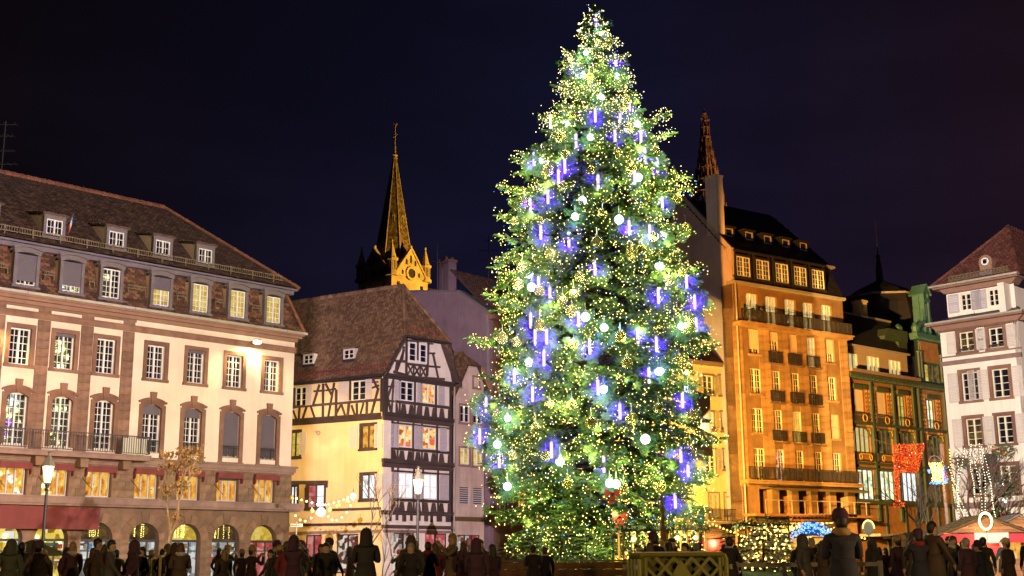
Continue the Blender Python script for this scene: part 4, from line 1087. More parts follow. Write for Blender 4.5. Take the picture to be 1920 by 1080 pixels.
lg = [(u - .70, u + .70, 4.55, 6.45) for u in (FO.uv(1437, 945)[0], FO.uv(1474, 945)[0], FO.uv(1510, 945)[0], FO.uv(1546, 945)[0], FO.uv(1580, 945)[0])]
O.put(wall(MB(), OU0, OU1, 0, VG, [h[:4] for h in hol] + lg, .35), 'wall', 'sandstone_gold')
O.put(MB().box(OU0 + .1, OU1 - .1, 6.8, VG, -1.2, -1.1).box(OU0 + .1, OU1 - .1, 0, 6.7, -2.4, -2.3), 'partition', 'sandstone_brown')
O.put(MB().box(OU1 - .1, OU1, 0, VG, -10, -.02).box(OU0, OU0 + .1, 0, VG, -1.3, -.02), 'side_wall', 'sandstone_brown')
for a in lg: O.put(MB().box(a[0] - .02, a[0], 4.5, 6.5, -2.3, -.35).box(a[1], a[1] + .02, 4.5, 6.5, -2.3, -.35).box(a[0], a[1], 6.46, 6.5, -2.3, -.35), 'loggia_side', 'sandstone_gold')
# stone courses proud of the wall: sills, lesenes between the columns
lz = [OU0 + .3] + [(a + b) / 2 for a, b in zip(cu, cu[1:])] + [OU1 - .3]
for j, u in enumerate(lz):
    wd = .62 if 0 < j < 5 else .5
    v = 6.6
    while v < tops[1] + .3:
        h = RN.uniform(.5, .72); h = min(h, tops[1] + .3 - v)
        if h < .15: break
        O.block('stone', 'sandstone_gold', u - wd, u + wd, v + .006, v + h - .006, 0, .04 + RN.uniform(0, .025)); v += h
lit = {(0, i): 'room_cream' for i in range(5)}; lit.update({(3, 2): 'room_gold', (3, 1): 'room_dim', (4, 1): 'room_shop', (2, 1): 'room_dim', (2, 4): 'room_dim', (4, 4): 'room_dim', (1, 3): 'room_cream'})
bl = {(1, 0): 1.6, (1, 1): .75, (1, 2): 2.5, (1, 4): 1.2, (3, 4): 1.95}
for a, b, c, d, k, i in hol:
    o = window(O, (a + b) / 2, c, OW, d - c, -.22, 2, 2, 5 if d - c > 2.1 else 4, .06, 'frame_cream', lit.get((k, i), dark))
    if (k, i) in bl: blind(o, OW, d - c, bl[(k, i)], 'blind_pale')
    if k in (1, 2, 3):
        if i in (1, 2, 3):
            O.at(rail_mesh(1.56, .92, .11, 'iron', .032), 'railing', (a + b) / 2 - .78, c - .02, .16)
            O.block('balcony_slab', 'sandstone_brown', a - .18, b + .18, c - .16, c - .03, -.02, .26)
        else: O.block('sill', 'sandstone_gold', a - .12, b + .12, c - .18, c - .01, -.1, .12)
# long balconies
for zt, nm in ((rw[0][2] + .1, 0), (FO.uv(1500, 903)[1], 1)):
    zb = FO.uv(1478, 612, .8)[1] - .05 if nm == 0 else FO.uv(1500, 903, .6)[1]
    O.put(MB().box(OU0 - .1, OU1 + .1, zb - .3, zb - .12, -.05, .8).box(OU0 - .15, OU1 + .15, zb - .12, zb, -.05, .95), 'balcony_slab', 'sandstone_gold')
    for i in range(8):
        L = (OU1 - OU0) / 8
        O.at(rail_mesh(L - .02, 1.0, .13, 'iron', .04), 'railing', OU0 + i * L, zb, .85)
    if nm == 1:
        O.put(MB().slab([L3(1.6, 1.5, zb - .62), L3(OU1, 1.5, zb - .62), L3(OU1, 0, zb - .35), L3(1.6, 0, zb - .35)], .06).box(1.6, OU1, zb - .78, zb - .62, 1.46, 1.5), 'awning', 'canvas_tan')
for x in (.6, 1.5, 2.2, 5.2, 6.3):                 # potted plants on the top balcony
    zb = FO.uv(1478, 612, .8)[1] - .05
    m = MB().mat('ridge_tile').lathe([(.16, 0), (.22, .35)], 8, (x, -.55, zb)).mat('fir_dark')
    for j in range(26):
        a = RN.uniform(0, 6.28); r = RN.uniform(.05, .35); p = Vector((x, -.55, zb + .35)); q = p + Vector((r * math.cos(a), r * math.sin(a), RN.uniform(.2, .9)))
        m.slab([p, q + Vector((.05, 0, .05)), q + Vector((0, .05, .1))], .01)
    O.put(m, 'potted_plant', None)
# loggia floor, glass rail, pergola strip
O.put(MB().box(OU0, OU1 + .3, 4.3, 4.5, -2.3, 1.4), 'terrace_floor', 'wood_board')
m = MB().box(1.0, OU1 + .2, 5.50, 5.56, 1.28, 1.34)
for i in range(9): m.box(1.0 + i * 1.42, 1.04 + i * 1.42, 4.5, 5.5, 1.28, 1.33)
O.put(m, 'terrace_rail', 'gutter_zinc')
# mansard: steep slate slope with five windows, then roof with five small dormers
O.put(MB().box(OU0 - .1, OU1 + .1, VG, VG + .22, -.6, .35), 'gutter', 'gutter_zinc')
VM = 25.5
ml = [L3(OU0, .2, VG + .2), L3(OU1, .2, VG + .2), L3(OU1 - .5, -.75, VM), L3(OU0 + .1, -.75, VM)]
rv, rwd = 31.2, -5.8
mu = [L3(OU0 - .1, -.55, VM + .1), L3(OU1 - .3, -.55, VM + .1), L3(FO.uv(1447, 401, rwd)[0], rwd, rv), L3(OU0 - .1, rwd, rv + .05)]
bed = MB().poly(ml).poly(mu).poly([mu[1], L3(OU1 - .3, -11, VM + .1), mu[2]]).poly([ml[1], L3(OU1, -11, VG + .2), L3(OU1 - .5, -11, VM), ml[2]]).poly([mu[3], mu[2], L3(OU1 - .3, -11, VM + .1), L3(OU0, -11, VM + .1)])
O.put(bed, 'roof', 'slate')
o = O.put(tiles(tiles(MB(), ml, .28, .2, .02, rnd=False), mu, .32, .26, .02, rnd=False), 'slates', 'slate'); o['kind'] = 'stuff'
O.put(MB().box(OU0 - .05, OU1 - .2, VM - .05, VM + .15, -.8, -.35), 'gutter', 'gutter_zinc')
O.put(MB().tube([L3(OU0 + .2, .12, 3), L3(OU0 + .2, .12, 19.4), L3(OU0 + .05, .3, 20), L3(OU0 + .05, .3, VG), L3(OU0 + .1, -.1, VG + .9), L3(OU0, -.5, VM)], .07, 6), 'downpipe', 'gutter_zinc')
mw = rows(FO, [(1378, 1408, 481, 519), (1416, 1443, 488, 526), (1452, 1479, 495, 531), (1487, 1513, 502, 537), (1521, 1545, 508, 542)], .1)
for u in mw[0]:
    o = window(O, u, mw[2], 1.45, mw[3] - mw[2], .12, 2, 2, 4, .06, 'frame_cream', 'room_dim', name='dormer')
    surround(o, 1.45, mw[3] - mw[2], .12, .2, .16, 'slate', True)
    sub(o, 'mchO', lambda: MB().box(-.93, -.74, -.1, 2.05, -1.2, -.02).box(.74, .93, -.1, 2.05, -1.2, -.02).box(-1.0, 1.0, 2.05, 2.16, -1.3, .1).mesh('casing', 'slate'), 'casing')
for px, py in ((1367, 436), (1404, 443), (1439, 450), (1473, 457), (1506, 463)):
    d = ray(px, py)
    u, v = FO.uv(px, py, -1.7)
    o = window(O, u, v - .35, .85, .7, -1.7, 1, 1, 1, .07, 'frame_grey', dark, name='dormer')
    sub(o, 'udO', lambda: MB().box(-.6, -.43, -.2, .85, -1.6, .03).box(.43, .6, -.2, .85, -1.6, .03).box(-.7, .7, .76, .9, -1.9, .16).box(-.6, .6, -.2, 0, -.5, .05).mesh('casing', 'slate'), 'casing')
# fire wall gable on the left and chimney
gp = [(0, 0), (0, VG), (.1, VM), (-5.3, 31.2), (-11, 25.5), (-11, 0)]
O.put(MB().prism([(u, v) for u, v in gp[::-1]], -.25, 0), 'fire_wall', 'plaster_gable', FS_)
O.put(MB().box(-11, -1.4, 5.8, 5.9, 0, .05), 'ledge', 'plaster_firewall', FS_)
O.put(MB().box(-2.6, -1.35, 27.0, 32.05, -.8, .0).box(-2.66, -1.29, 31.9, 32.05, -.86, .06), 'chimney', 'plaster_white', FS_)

# ------------------------------------------------------------------ yellow house between tree and sandstone building
d0 = ray(1388, 1050); FD = Fac((d0.x * 97.0 / d0.y, 97.0), 57)
D = Bld('yellow_house', 'narrow ochre yellow house with shuttered windows between the Christmas tree and the sandstone building', 'building', FD)
dw = [(1319, 1337, 704, 739), (1348, 1368, 705, 741), (1322, 1339, 772, 806), (1352, 1370, 773, 808), (1324, 1342, 842, 890), (1356, 1373, 843, 880), (1330, 1348, 925, 970), (1359, 1377, 925, 966)]
rc = []
for x0, x1, y0, y1 in dw:
    xm, ym = (x0 + x1) / 2, (y0 + y1) / 2
    rc.append((FD.uv(x0, ym)[0], FD.uv(x1, ym)[0], FD.uv(xm, y1)[1], FD.uv(xm, y0)[1]))
DE = FD.uv(1345, 688)[1]
D.put(wall(MB(), -6.5, -.1, 0, DE, rc, .22), 'wall', 'plaster_ochre')
D.put(MB().box(-6.5, -.2, .1, DE - .1, -1.1, -1), 'partition', 'dark_void')
D.put(MB().box(-.1, 1.2, 0, 5.6, -.3, -.05), 'return_wall', 'plaster_pink')
for i, r in enumerate(rc):
    w_, h_ = r[1] - r[0], r[3] - r[2]; um = (r[0] + r[1]) / 2
    closed = i in (1, 6, 7)
    o = window(D, um, r[2], w_, h_, -.14, 2, 1, 3, .055, 'frame_cream', 'room_cream' if i in (2, 3) else ('room_dim' if i in (0, 5) else dark))
    surround(o, w_, h_, -.14, .12, .04, 'ledge_stone')
    if closed:
        for s in (0, 1): shutter(D, um - w_ / 2 + s * w_ / 2, r[2], w_ / 2 - .01, h_, 'shutter_tan', FD, .0)
    else:
        shutter(D, r[0] - w_ * .58, r[2], w_ * .5, h_, 'shutter_tan' if i < 4 else 'shutter_grey', FD, .03)
        if i != 3: shutter(D, r[1] + w_ * .08, r[2], w_ * .5, h_, 'shutter_tan', FD, .03)
    if i in (0, 2, 3, 5): D.at(rail_mesh(w_ + .1, .25, .12, 'iron', .02), 'railing', um - w_ / 2 - .05, r[2] - .02, .06)
D.put(MB().box(-6.5, 0, DE, DE + .14, -.2, .3).box(-6.5, 0, DE + .14, DE + .3, -.2, .42), 'eaves_cornice', 'cornice_tan')
m = MB()
for i in range(24): m.box(-6.4 + i * .27, -6.27 + i * .27, DE - .14, DE, 0, .14)
D.put(m, 'dentils', 'plaster_ochre')
dp = [L3(-6.5, .4, DE + .3), L3(.0, .4, DE + .3), L3(-.3, -1.9, DE + 2.2), L3(-6.5, -1.9, DE + 2.2)]
D.put(MB().slab(dp, .12), 'roof', 'roof_bed')
o = D.put(tiles(MB(), dp, .26, .2, .03), 'roof_tiles', 'roof_tile_red'); o['kind'] = 'stuff'
u, v = FD.uv(1328, 656, -1.0)
o = window(D, u, v - .45, .7, .9, -1.0, 2, 1, 2, .055, 'frame_cream', 'room_gold', name='dormer')
MB().box(-.5, -.36, -.2, 1.0, -1.6, .04).box(.36, .5, -.2, 1.0, -1.6, .04).box(-.6, .6, .95, 1.1, -1.7, .15).build('dormer_casing', 'plaster_ochre', o)
zb = FD.uv(1350, 979, .8)[1]
D.put(MB().box(-6.4, .9, zb - .3, zb, -.05, 1.0), 'balcony_slab', 'ledge_stone')
for i in range(5): D.at(rail_mesh(1.44, 1.0, .14, 'iron', .022), 'railing', -6.4 + i * 1.46, zb, .95)
D.put(MB().box(-6.4, .8, .1, zb - .35, -.6, -.5), 'shop_front', 'iron')

# ------------------------------------------------------------------ green art nouveau department store
FE = facpx(1590, 98, 50)
E = Bld('green_store', 'ornate green iron department store with grey attic, tower bay and glowing shop windows', 'building', FE)
Eq = at(1590, 1050, 101.8); E.o.location = (Eq.x, Eq.y, 0); E.o.scale = (1.0388,) * 3
def c10(x, y): return 1560 + x / 3.374, 640 + y / 3.374
def er(*q): return rect(FE, c10, *q)
up_ = [er(140, 196, 306, 440), er(284, 336, 328, 460), er(420, 466, 350, 542), er(605, 650, 375, 556)]
arh = [er(130, 246, 545, 706), er(275, 386, 560, 720), er(415, 525, 575, 735), er(605, 706, 590, 746)]
sh = [er(140, 270, 812, 1005), er(285, 400, 822, 1012), er(425, 545, 832, 1020), er(612, 720, 845, 1022)]
def lev(lst): 
    a = sum(q[2] for q in lst) / len(lst); b = sum(q[3] for q in lst) / len(lst)
    return [(q[0], q[1], a, b) for q in lst]
up_ = lev(up_); up_[2] = (up_[2][0], up_[2][1], up_[2][2] - .55, up_[2][3]); up_[3] = (up_[3][0], up_[3][1], up_[3][2] - .4, up_[3][3]); arh = lev(arh); sh = lev(sh)
at_ = lev([er(107, 188, 70, 182), er(248, 326, 97, 207), er(387, 461, 122, 230)])
EU0, EU1, ET = 1.35, 16.0, 11.35            # left edge, right edge, tower bay start
VK = 15.9
E.put(wall(MB(), EU0, EU1, 0, VK, up_ + arh + sh, .3), 'wall', 'panel_rust')
E.put(MB().box(EU0, EU1 - .1, .1, VK - .1, -1.1, -1), 'partition', 'dark_void')
E.put(wall(MB(), EU0, ET - .2, VK, 18.35, at_, .2, -.4), 'attic_wall', 'plaster_grey')
E.put(MB().box(EU1 - .1, EU1, 0, 19, -9, -.02).box(EU0, EU0 + .1, 0, 18.3, -9, -.42), 'side_wall', 'plaster_grey')
for q in at_:
    o = window(E, (q[0] + q[1]) / 2, q[2], q[1] - q[0], q[3] - q[2], -.5, 3, 1, 1, .05, 'frame_cream', 'room_cream')
E.put(MB().box(EU0 - .1, ET, 18.3, 18.45, -.6, -.15), 'gutter', 'gutter_zinc')
E.put(MB().box(EU0 - .05, ET, VK + .05, VK + .3, -.6, .7), 'cornice', 'ledge_stone')
E.put(MB().box(EU0 - .05, EU1, VK - .25, VK, -.1, .55).box(EU0 - .05, EU1, VK - .5, VK - .25, -.1, .3), 'cornice', 'green_paint')
m = MB(); k = 46
for i in range(k): m.box(EU0 + (EU1 - EU0) * i / k, EU0 + (EU1 - EU0) * (i + .5) / k, VK - .42, VK - .22, .3, .5)
E.put(m, 'dentils', 'green_paint')
# green posts and beams of the iron frame
bays = [EU0 + .12] + [(a[1] + b[0]) / 2 for a, b in zip(arh[:3], arh[1:3])] + [ET - .55, ET + .35, EU1 - .2]
for u in bays: E.block('post', 'green_paint', u - .14, u + .14, 4.0, VK - .5, -.05, .22)
for v0, v1, pr in ((arh[0][3] + .18, arh[0][3] + .42, .25), (sh[0][2] - .35, sh[0][2] - .05, .3), (arh[0][2] - .95, arh[0][2] - .75, .2), (sh[0][3] + .03, sh[0][3] + .16, .2)):
    E.put(MB().box(EU0, EU1, v0, v1, -.05, pr), 'beam', 'green_paint')
for q, mm in zip(up_, ('blind', 'blind', 'room_gold', 'room_mall')):
    w_, h_ = q[1] - q[0], q[3] - q[2]
    o = window(E, (q[0] + q[1]) / 2, q[2], w_, h_, -.15, 2, 1, 3, .06, 'green_paint', dark if mm == 'blind' else mm)
    if mm == 'blind': blind(o, w_, h_, h_ - .05, 'blind_pale')
    E.put(MB().box(q[0] - .3, q[1] + .3, q[3] + .05, q[3] + .4, -.02, .28), 'lintel', 'green_paint')
    # ornamental tile panels left, right and above: relief rosettes and scrolls on rusty ground
    for a, b, c, d in ((q[0] - 1.0, q[0] - .25, up_[0][2] - .9, q[3] + .5), (q[1] + .25, q[1] + 1.0, up_[0][2] - .9, q[3] + .5), (q[0] - .9, q[1] + .9, q[3] + .62, q[3] + 1.25)):
        p = E.put(MB().box(a, b, c, d, -.02, .06), 'tile_panel', 'panel_rust')
        m = MB(); nx, ny = max(1, int((b - a) / .34)), max(1, int((d - c) / .34))
        for i in range(nx):
            for j in range(ny):
                x, y = a + (b - a) * (i + .5) / nx, c + (d - c) * (j + .5) / ny
                m.lathe([(.12, -.02), (.1, .03), (.04, .05)], 7, (x, -.06, y)) if False else m.prism([(x + .13 * math.cos(t * 1.047) * (1 if t % 2 else .55), y + .13 * math.sin(t * 1.047) * (1 if t % 2 else .55)) for t in range(6)], .05, .09)
                m.bar((x - .14, y - .14), (x + .14, y + .14), .03, .05, .075)
        m.build('relief', 'panel_tile', p)
    E.at(rail_mesh(w_ + .9, .85, .16, 'iron', .03, True), 'railing', (q[0] + q[1]) / 2 - w_ / 2 - .45, up_[0][2] - .55, .2)
    m = MB()
    for t in range(14):
        a = t * 2 * math.pi / 14; x0 = (q[0] + q[1]) / 2 + w_ * .3
        m.bar((x0 + .3 * math.cos(a), up_[0][2] - .15 + .3 * math.sin(a)), (x0 + .3 * math.cos(a + .45), up_[0][2] - .15 + .3 * math.sin(a + .45)), .06, .24, .29)
    E.put(m, 'gilt_scroll', 'gold_paint')
for k, q in enumerate(arh):
    w_, h_ = q[1] - q[0], q[3] - q[2]; um = (q[0] + q[1]) / 2
    o = window(E, um, q[2], w_, h_, -.2, 4, 1, 1, .07, 'green_paint', ['room_cream', 'room_dim', 'room_dim', 'room_dim'][k], name='arched_window')
    m = MB(); n = 12
    for j in range(n):                                   # spandrels turning the top into a basket arch
        t0, t1 = -1 + 2 * j / n, -1 + 2 * (j + 1) / n
        f = lambda t: h_ - .75 * (1 - math.sqrt(max(0, 1 - t * t)))
        m.prism([(w_ / 2 * t0, f(t0)), (w_ / 2 * t1, f(t1)), (w_ / 2 * t1, h_ + .02), (w_ / 2 * t0, h_ + .02)], .05, .24)
    m.build('spandrel', 'green_paint', o)
    for s in (-1, 1):
        g_ = MB(); 
        for t in range(5): g_.bar((s * (w_ / 2 - .1 - t * .12), h_ - .06 - .02 * t), (s * (w_ / 2 - .05), h_ - .55 + .09 * t), .05, .24, .28)
        g_.build('gilt_scroll', 'gold_paint', o)
    if k < 3:
        E.at(rail_mesh(w_ + .3, .8, .14, 'iron', .03), 'railing', um - w_ / 2 - .15, q[2] - .75, .24)
        g_ = MB().prism([(um - .5, q[2] - .55), (um + .5, q[2] - .55), (um + .55, q[2] - .15), (um - .55, q[2] - .15)], .27, .30)
        E.put(g_, 'cartouche', 'panel_rust')
        g_ = MB()
        for s in (-1, 1):
            for t in range(7):
                a = t * .9; g_.bar((um + s * (.7 + .18 * math.cos(a)), q[2] - .35 + .25 * math.sin(a)), (um + s * (.7 + .18 * math.cos(a + .9)), q[2] - .35 + .25 * math.sin(a + .9)), .08, .28, .33)
        g_.bar((um - .65, q[2] - .1), (um + .65, q[2] - .1), .08, .28, .33); E.put(g_, 'gilt_scroll', 'gold_paint')
for k, q in enumerate(sh):
    window(E, (q[0] + q[1]) / 2, q[2], q[1] - q[0], q[3] - q[2], -.15, 4, 1, 1, .06, 'green_paint', ['room_mall', 'room_mall', 'room_white', 'room_cream'][k] if k < 3 else 'room_dim', name='shop_window')
# ground storey: orange boards with green posts, canopy
for u in (3.0, 5.6, 8.4, 10.2, 11.6, 13.4, 15.2): E.block('post', 'green_paint', u - .1, u + .1, 0, sh[0][2] - .35, -.02, .12)
E.put(MB().box(EU0, EU1 + .5, 2.75, 2.95, 0, 2.2), 'canopy', 'silver_paint')
E.put(MB().box(11.8, 13.2, .1, 2.6, .0, .04), 'shop_window', 'room_gold'); E.put(MB().box(8.6, 10.0, .1, 2.6, .0, .04), 'shop_window', 'room_shopgold')
# attic roof with skylights
ap = [L3(EU0, -.3, 18.45), L3(ET, -.3, 18.45), L3(ET + .3, -2.2, 21.6), L3(EU0, -2.2, 21.6)]
E.put(MB().poly(ap).poly([L3(EU0, -2.2, 21.6), L3(ET + .3, -2.2, 21.6), L3(ET + .3, -9, 24), L3(EU0, -9, 24)]).poly([ap[1], L3(ET, -9, 18.5), L3(ET + .3, -9, 24), ap[2]]), 'roof', 'slate')
o = E.put(tiles(MB(), ap, .35, .26, .02, rnd=False), 'slates', 'slate'); o['kind'] = 'stuff'
E.put(MB().box(EU0, ET + .3, 21.55, 21.7, -2.3, -2.0), 'gutter', 'gutter_zinc')
for px, py, mm in ((1614, 631, 'room_gold'), (1652, 643, 'glass_dark')):
    u, v = FE.uv(px, py, -1.3)
    b = Vector(L3(u, -1.28 + .06, v)); uu, vv_ = Vector((1, 0, 0)), Vector((0, 1.9, 3.15)).normalized()
    q = [b - uu * .35 - vv_ * .75, b + uu * .35 - vv_ * .75, b + uu * .35 + vv_ * .75, b - uu * .35 + vv_ * .75]
    E.put(MB().slab(q, .05), 'skylight', mm)
    E.put(MB().tube(q + [q[0]], .05, 4, False), 'skylight_frame', 'gutter_zinc')
# tower bay: columns, window group, curved pediment and small crown
tb0, tb1 = ET + .3, EU1
tw_ = er(556, 662, 138, 262)
tw_ = (tb0 + .75, tb1 - .75, FE.uv(1737, 717)[1], FE.uv(1737, 683)[1])
E.put(wall(MB(), tb0, tb1, VK, 20.1, [tw_], .25, .1), 'tower_bay', 'green_paint')
window(E, (tw_[0] + tw_[1]) / 2, tw_[2], tw_[1] - tw_[0], tw_[3] - tw_[2], -.05, 4, 1, 3, .07, 'green_paint', ['room_dim', 'room_gold', 'room_dim', 'room_dim'])
for u in (tb0 + .2, tb0 + .6, tb1 - .6, tb1 - .2): E.put(MB().lathe([(.17, 0), (.13, .1), (.12, 2.3), (.2, 2.5)], 8, (u, -.3, VK + .3)), 'column', 'green_paint')
zt = 20.1
E.put(MB().box(tb0 - .2, tb1 + .2, zt - .15, zt + .2, -.2, .6).box(tb0 - .1, tb1 + .1, zt - .35, zt - .15, -.2, .4).box(tb0 + .6, tb1 - .6, tw_[3] + .05, zt - .4, .1, .2), 'cornice', 'green_roof')
m = MB(); um = (tb0 + tb1) / 2; R_ = (tb1 - tb0) / 2
for j in range(20): m.box(tb0 + j * (tb1 - tb0) / 20, tb0 + (j + .5) * (tb1 - tb0) / 20, zt - .3, zt - .12, .35, .55)
E.put(m, 'dentils', 'green_roof')
m = MB(); n = 10
for sgn in (-1, 1):
    for j in range(n):
        a0, a1 = math.pi / 2 * .75 * j / n, math.pi / 2 * .75 * (j + 1) / n
        p = lambda a, r: (um + sgn * r * math.cos(a), zt + .2 + r * .62 * math.sin(a))
        m.prism([p(a0, R_), p(a0, R_ - .4), p(a1, R_ - .4), p(a1, R_)] if sgn > 0 else [p(a0, R_ - .4), p(a0, R_), p(a1, R_), p(a1, R_ - .4)], .0, .5)
    m.lathe([(.02, 0), (.3, .1), (.34, .5), (.15, .85), (.05, 1.0)], 8, (um + sgn * (R_ - .2), -.2, zt + .25))
E.put(m, 'pediment', 'green_roof')
m = MB().box(um - .46, um - .26, zt + .2, zt + 4.0, -.1, .35).box(um + .26, um + .46, zt + .2, zt + 4.0, -.1, .35).box(um - .5, um + .5, zt + 3.2, zt + 3.5, -.1, .4)
m.prism([(um - .62, zt + 4.0), (um + .62, zt + 4.0), (um, zt + 4.8)], -.3, .45).prism([(um - .9, zt + .9), (um - .46, zt + .9), (um - .46, zt + 2.6)], 0, .3).prism([(um + .46, zt + .9), (um + .9, zt + .9), (um + .46, zt + 2.6)], 0, .3)
m.box(um - .26, um + .26, zt + .2, zt + 3.2, -.15, -.05).slab([L3(um - .75, .5, zt + 3.92), L3(um, .5, zt + 4.9), L3(um, -1.0, zt + 4.9), L3(um - .75, -1.0, zt + 3.92)], .12).slab([L3(um, .5, zt + 4.9), L3(um + .75, .5, zt + 3.92), L3(um + .75, -1.0, zt + 3.92), L3(um, -1.0, zt + 4.9)], .12).box(um - .46, um + .46, zt + .2, zt + 3.9, -.8, -.16)
E.put(m, 'crown_dormer', 'green_roof')
E.put(MB().box(um - .25, um + .25, zt + 2.0, zt + 3.1, -.04, .1), 'crown_pane', 'blind_pale')
E.put(MB().box(tb0 + .75, tb1 - .75, tw_[3] + .1, zt - .42, .2, .24), 'panel', 'panel_rust')
E.put(MB().box(ET - 3.2, tb0, 19.5, 19.8, -1.7, -.5).prism([(ET - 3.4, 19.8), (tb0, 19.8), (tb0, 20.5), (ET - 2.6, 20.5)], -1.8, -.45).box(ET - 1.0, tb0, 18.4, 19.5, -1.5, -.6), 'side_dormer', 'green_paint')
E.put(MB().lathe([(.05, 0), (.38, .08), (.4, .45), (.2, .7), (.05, .8)], 8, (ET - .4, .9, 20.4)), 'urn', 'green_roof')
# dark domed tower roof
dm = at(1655, 600, 108)
dc = FE.uv(1655, 600, -7)[0]
prof = [(4.9, 18.3), (4.75, 21.5), (4.1, 24.4), (3.75, 25.3), (2.6, 26.1), (.5, 27.1), (.35, 27.3), (.30, 28.4), (.12, 29.6)]
E.put(MB().lathe(prof, 8, (dc, 7, 0), math.pi / 8), 'dome_roof', 'slate')
E.put(MB().lathe([(3.9, 25.2), (4.0, 25.35), (3.8, 25.45)], 8, (dc, 7, 0), math.pi / 8), 'dome_gutter', 'gutter_zinc')
E.put(MB().tube([(dc, 7, 29.5), (dc, 7, 33.2)], [.06, .02], 5).ball((dc, 7, 29.6), .22, 8), 'spire_rod', 'iron')
u, v = FE.uv(1616, 585, -3)
E.put(MB().box(u - .5, u + .42, 20.5, v + .9, -3.6, -2.7).box(u - .55, u + .47, v + .8, v + .98, -3.7, -2.6), 'chimney', 'plaster_ochre')

# narrow lit house in the gap right of the store
FY = Fac(FE.P(16.6, 0, -5.5)[:2], 50)
Y = Bld('gap_house', 'narrow orange lit house glimpsed in the gap beside the white corner building', 'building', FY)
yh = [(.3, 1.2, v, v + 1.8) for v in (5, 8.2, 11.4, 14.2)]
Y.put(wall(MB(), 0, 4, 0, 18, yh, .2), 'wall', 'plaster_ochre')
for q in yh: window(Y, .75, q[2], .9, 1.8, -.1, 2, 1, 3, .05, 'frame_cream', 'room_amber')
Y.put(MB().slab([L3(-.1, .3, 18), L3(4, .3, 18), L3(4, -3, 20.5), L3(-.1, -3, 20.5)], .15), 'roof', 'roof_tile_red')

# ------------------------------------------------------------------ white corner building, right
FF = facpx(1785, 75, 136)
Fb = Bld('white_corner_building', 'white plastered corner building with pink stone cornices, pale shutters and steep red tiled roof', 'building', FF)
FU0, FU1 = .48, 5.62
def fr4(*q): return (FF.uv(q[0], (q[2] + q[3]) / 2)[0], FF.uv(q[1], (q[2] + q[3]) / 2)[0], FF.uv((q[0] + q[1]) / 2, q[3])[1], FF.uv((q[0] + q[1]) / 2, q[2])[1])
FU0 = FF.uv(1769, 700)[0]; FU1 = FF.uv(1918, 700)[0]
WB = .55                      # the upper storey stands back by this much
rws = [[(1799, 1826, 622, 661), (1854, 1881, 614, 650)], [(1804, 1834, 696, 752), (1861, 1892, 693, 744)], [(1812, 1841, 785, 835), (1870, 1899, 779, 832)], [(1822, 1850, 877, 928), (1876, 1908, 872, 924)]]
allr = []
for r in rws:
    q = [fr4(*x) for x in r]; a = sum(z[2] for z in q) / 2; b = sum(z[3] for z in q) / 2
    allr.append([(z[0], z[1], a, b) for z in q])
FZ = Fac(FF.P(FU1, 0)[:2], 46)       # right-hand face
V1 = FF.uv(1840, 598)[1] + .0
V1 = FF.uv(1820, 613)[1] - .02
hol = [x for r in allr for x in r]
Fb.put(wall(MB(), FU0, FU1, 0, V1, hol, .26), 'wall', 'plaster_white')
Fb.put(MB().box(FU0 + .15, FU1 - .1, .1, V1 - .1, -1.1, -1), 'partition', 'dark_void')
Fb.put(MB().box(0, 8, 0, V1, -.3, 0), 'side_wall', 'plaster_white', FZ); Fb.put(MB().box(FU0, FU0 + .1, 0, V1, -9, -.02), 'side_wall', 'plaster_white')
c = 'cornice_tan'
Fb.put(MB().prism([(FU0 - .12, V1), (FU1 + .1, V1), (FU1 + .4, V1 + .30), (FU0 - .4, V1 + .30)], -.3, .25).box(FU0 - .6, FU1 + .55, V1 + .30, V1 + .40, -.3, .60), 'eaves_cornice', c)
Fb.put(MB().box(0, 8, V1, V1 + .40, -.2, .6), 'eaves_cornice', c, FZ)
m = MB()
for i in range(36): m.box(FU0 + i * (FU1 - FU0) / 36, FU0 + (i + .5) * (FU1 - FU0) / 36, V1 - .10, V1 - .005, .0, .2)
Fb.put(m, 'dentils', c)
Fb.put(MB().box(FU0 - .62, FU1 + .6, V1 + .40, V1 + .51, .3, .72), 'gutter', 'gutter_zinc')
Fb.put(MB().poly([L3(FU0 - .6, .6, V1 + .45), L3(FU1 + .6, .6, V1 + .45), L3(FU1 - .2, -.75, V1 + 1.0), L3(FU0 + .5, -.75, V1 + 1.0)]), 'skirt_roof', 'slate')
for z0, z1, pr in ((FF.uv(1840, 678)[1], FF.uv(1840, 670)[1], .14), (FF.uv(1840, 663)[1], FF.uv(1840, 660)[1], .06), (3.95, 4.3, .14)): Fb.put(MB().box(FU0 - .1, FU1 + .05, z0, z1, -.05, pr), 'string_course', 'ledge_stone')
A_us = FU0 + .35; B_us = FU1 - .25
tr = [fr4(1801, 1819, 551, 583), fr4(1854, 1873, 541, 573)]
tr = [(FF.uv(x[0], 565, -WB)[0], FF.uv(x[1], 560, -WB)[0], FF.uv(1837, 578, -WB)[1], FF.uv(1837, 546, -WB)[1]) for x in ((1801, 1820), (1854, 1873))]
V2 = FF.uv(1820, 545, -WB)[1]
Fb.put(wall(MB(), A_us, B_us, V1 + .4, V2, tr, .2, -WB), 'wall', 'plaster_white')
Fb.put(MB().box(-.3, 8, V1 + .4, V2, -.9, -.5), 'side_wall', 'plaster_white', FZ); Fb.put(MB().box(A_us, A_us + .1, V1 + .4, V2, -7, -WB - .02), 'side_wall', 'plaster_white')
Fb.put(MB().prism([(A_us - .02, V2), (B_us + .02, V2), (B_us + .3, V2 + .30), (A_us - .3, V2 + .30)], -1.2, -WB + .3).box(A_us - .6, B_us + .5, V2 + .30, V2 + .40, -1.2, -WB + .62), 'eaves_cornice', c)
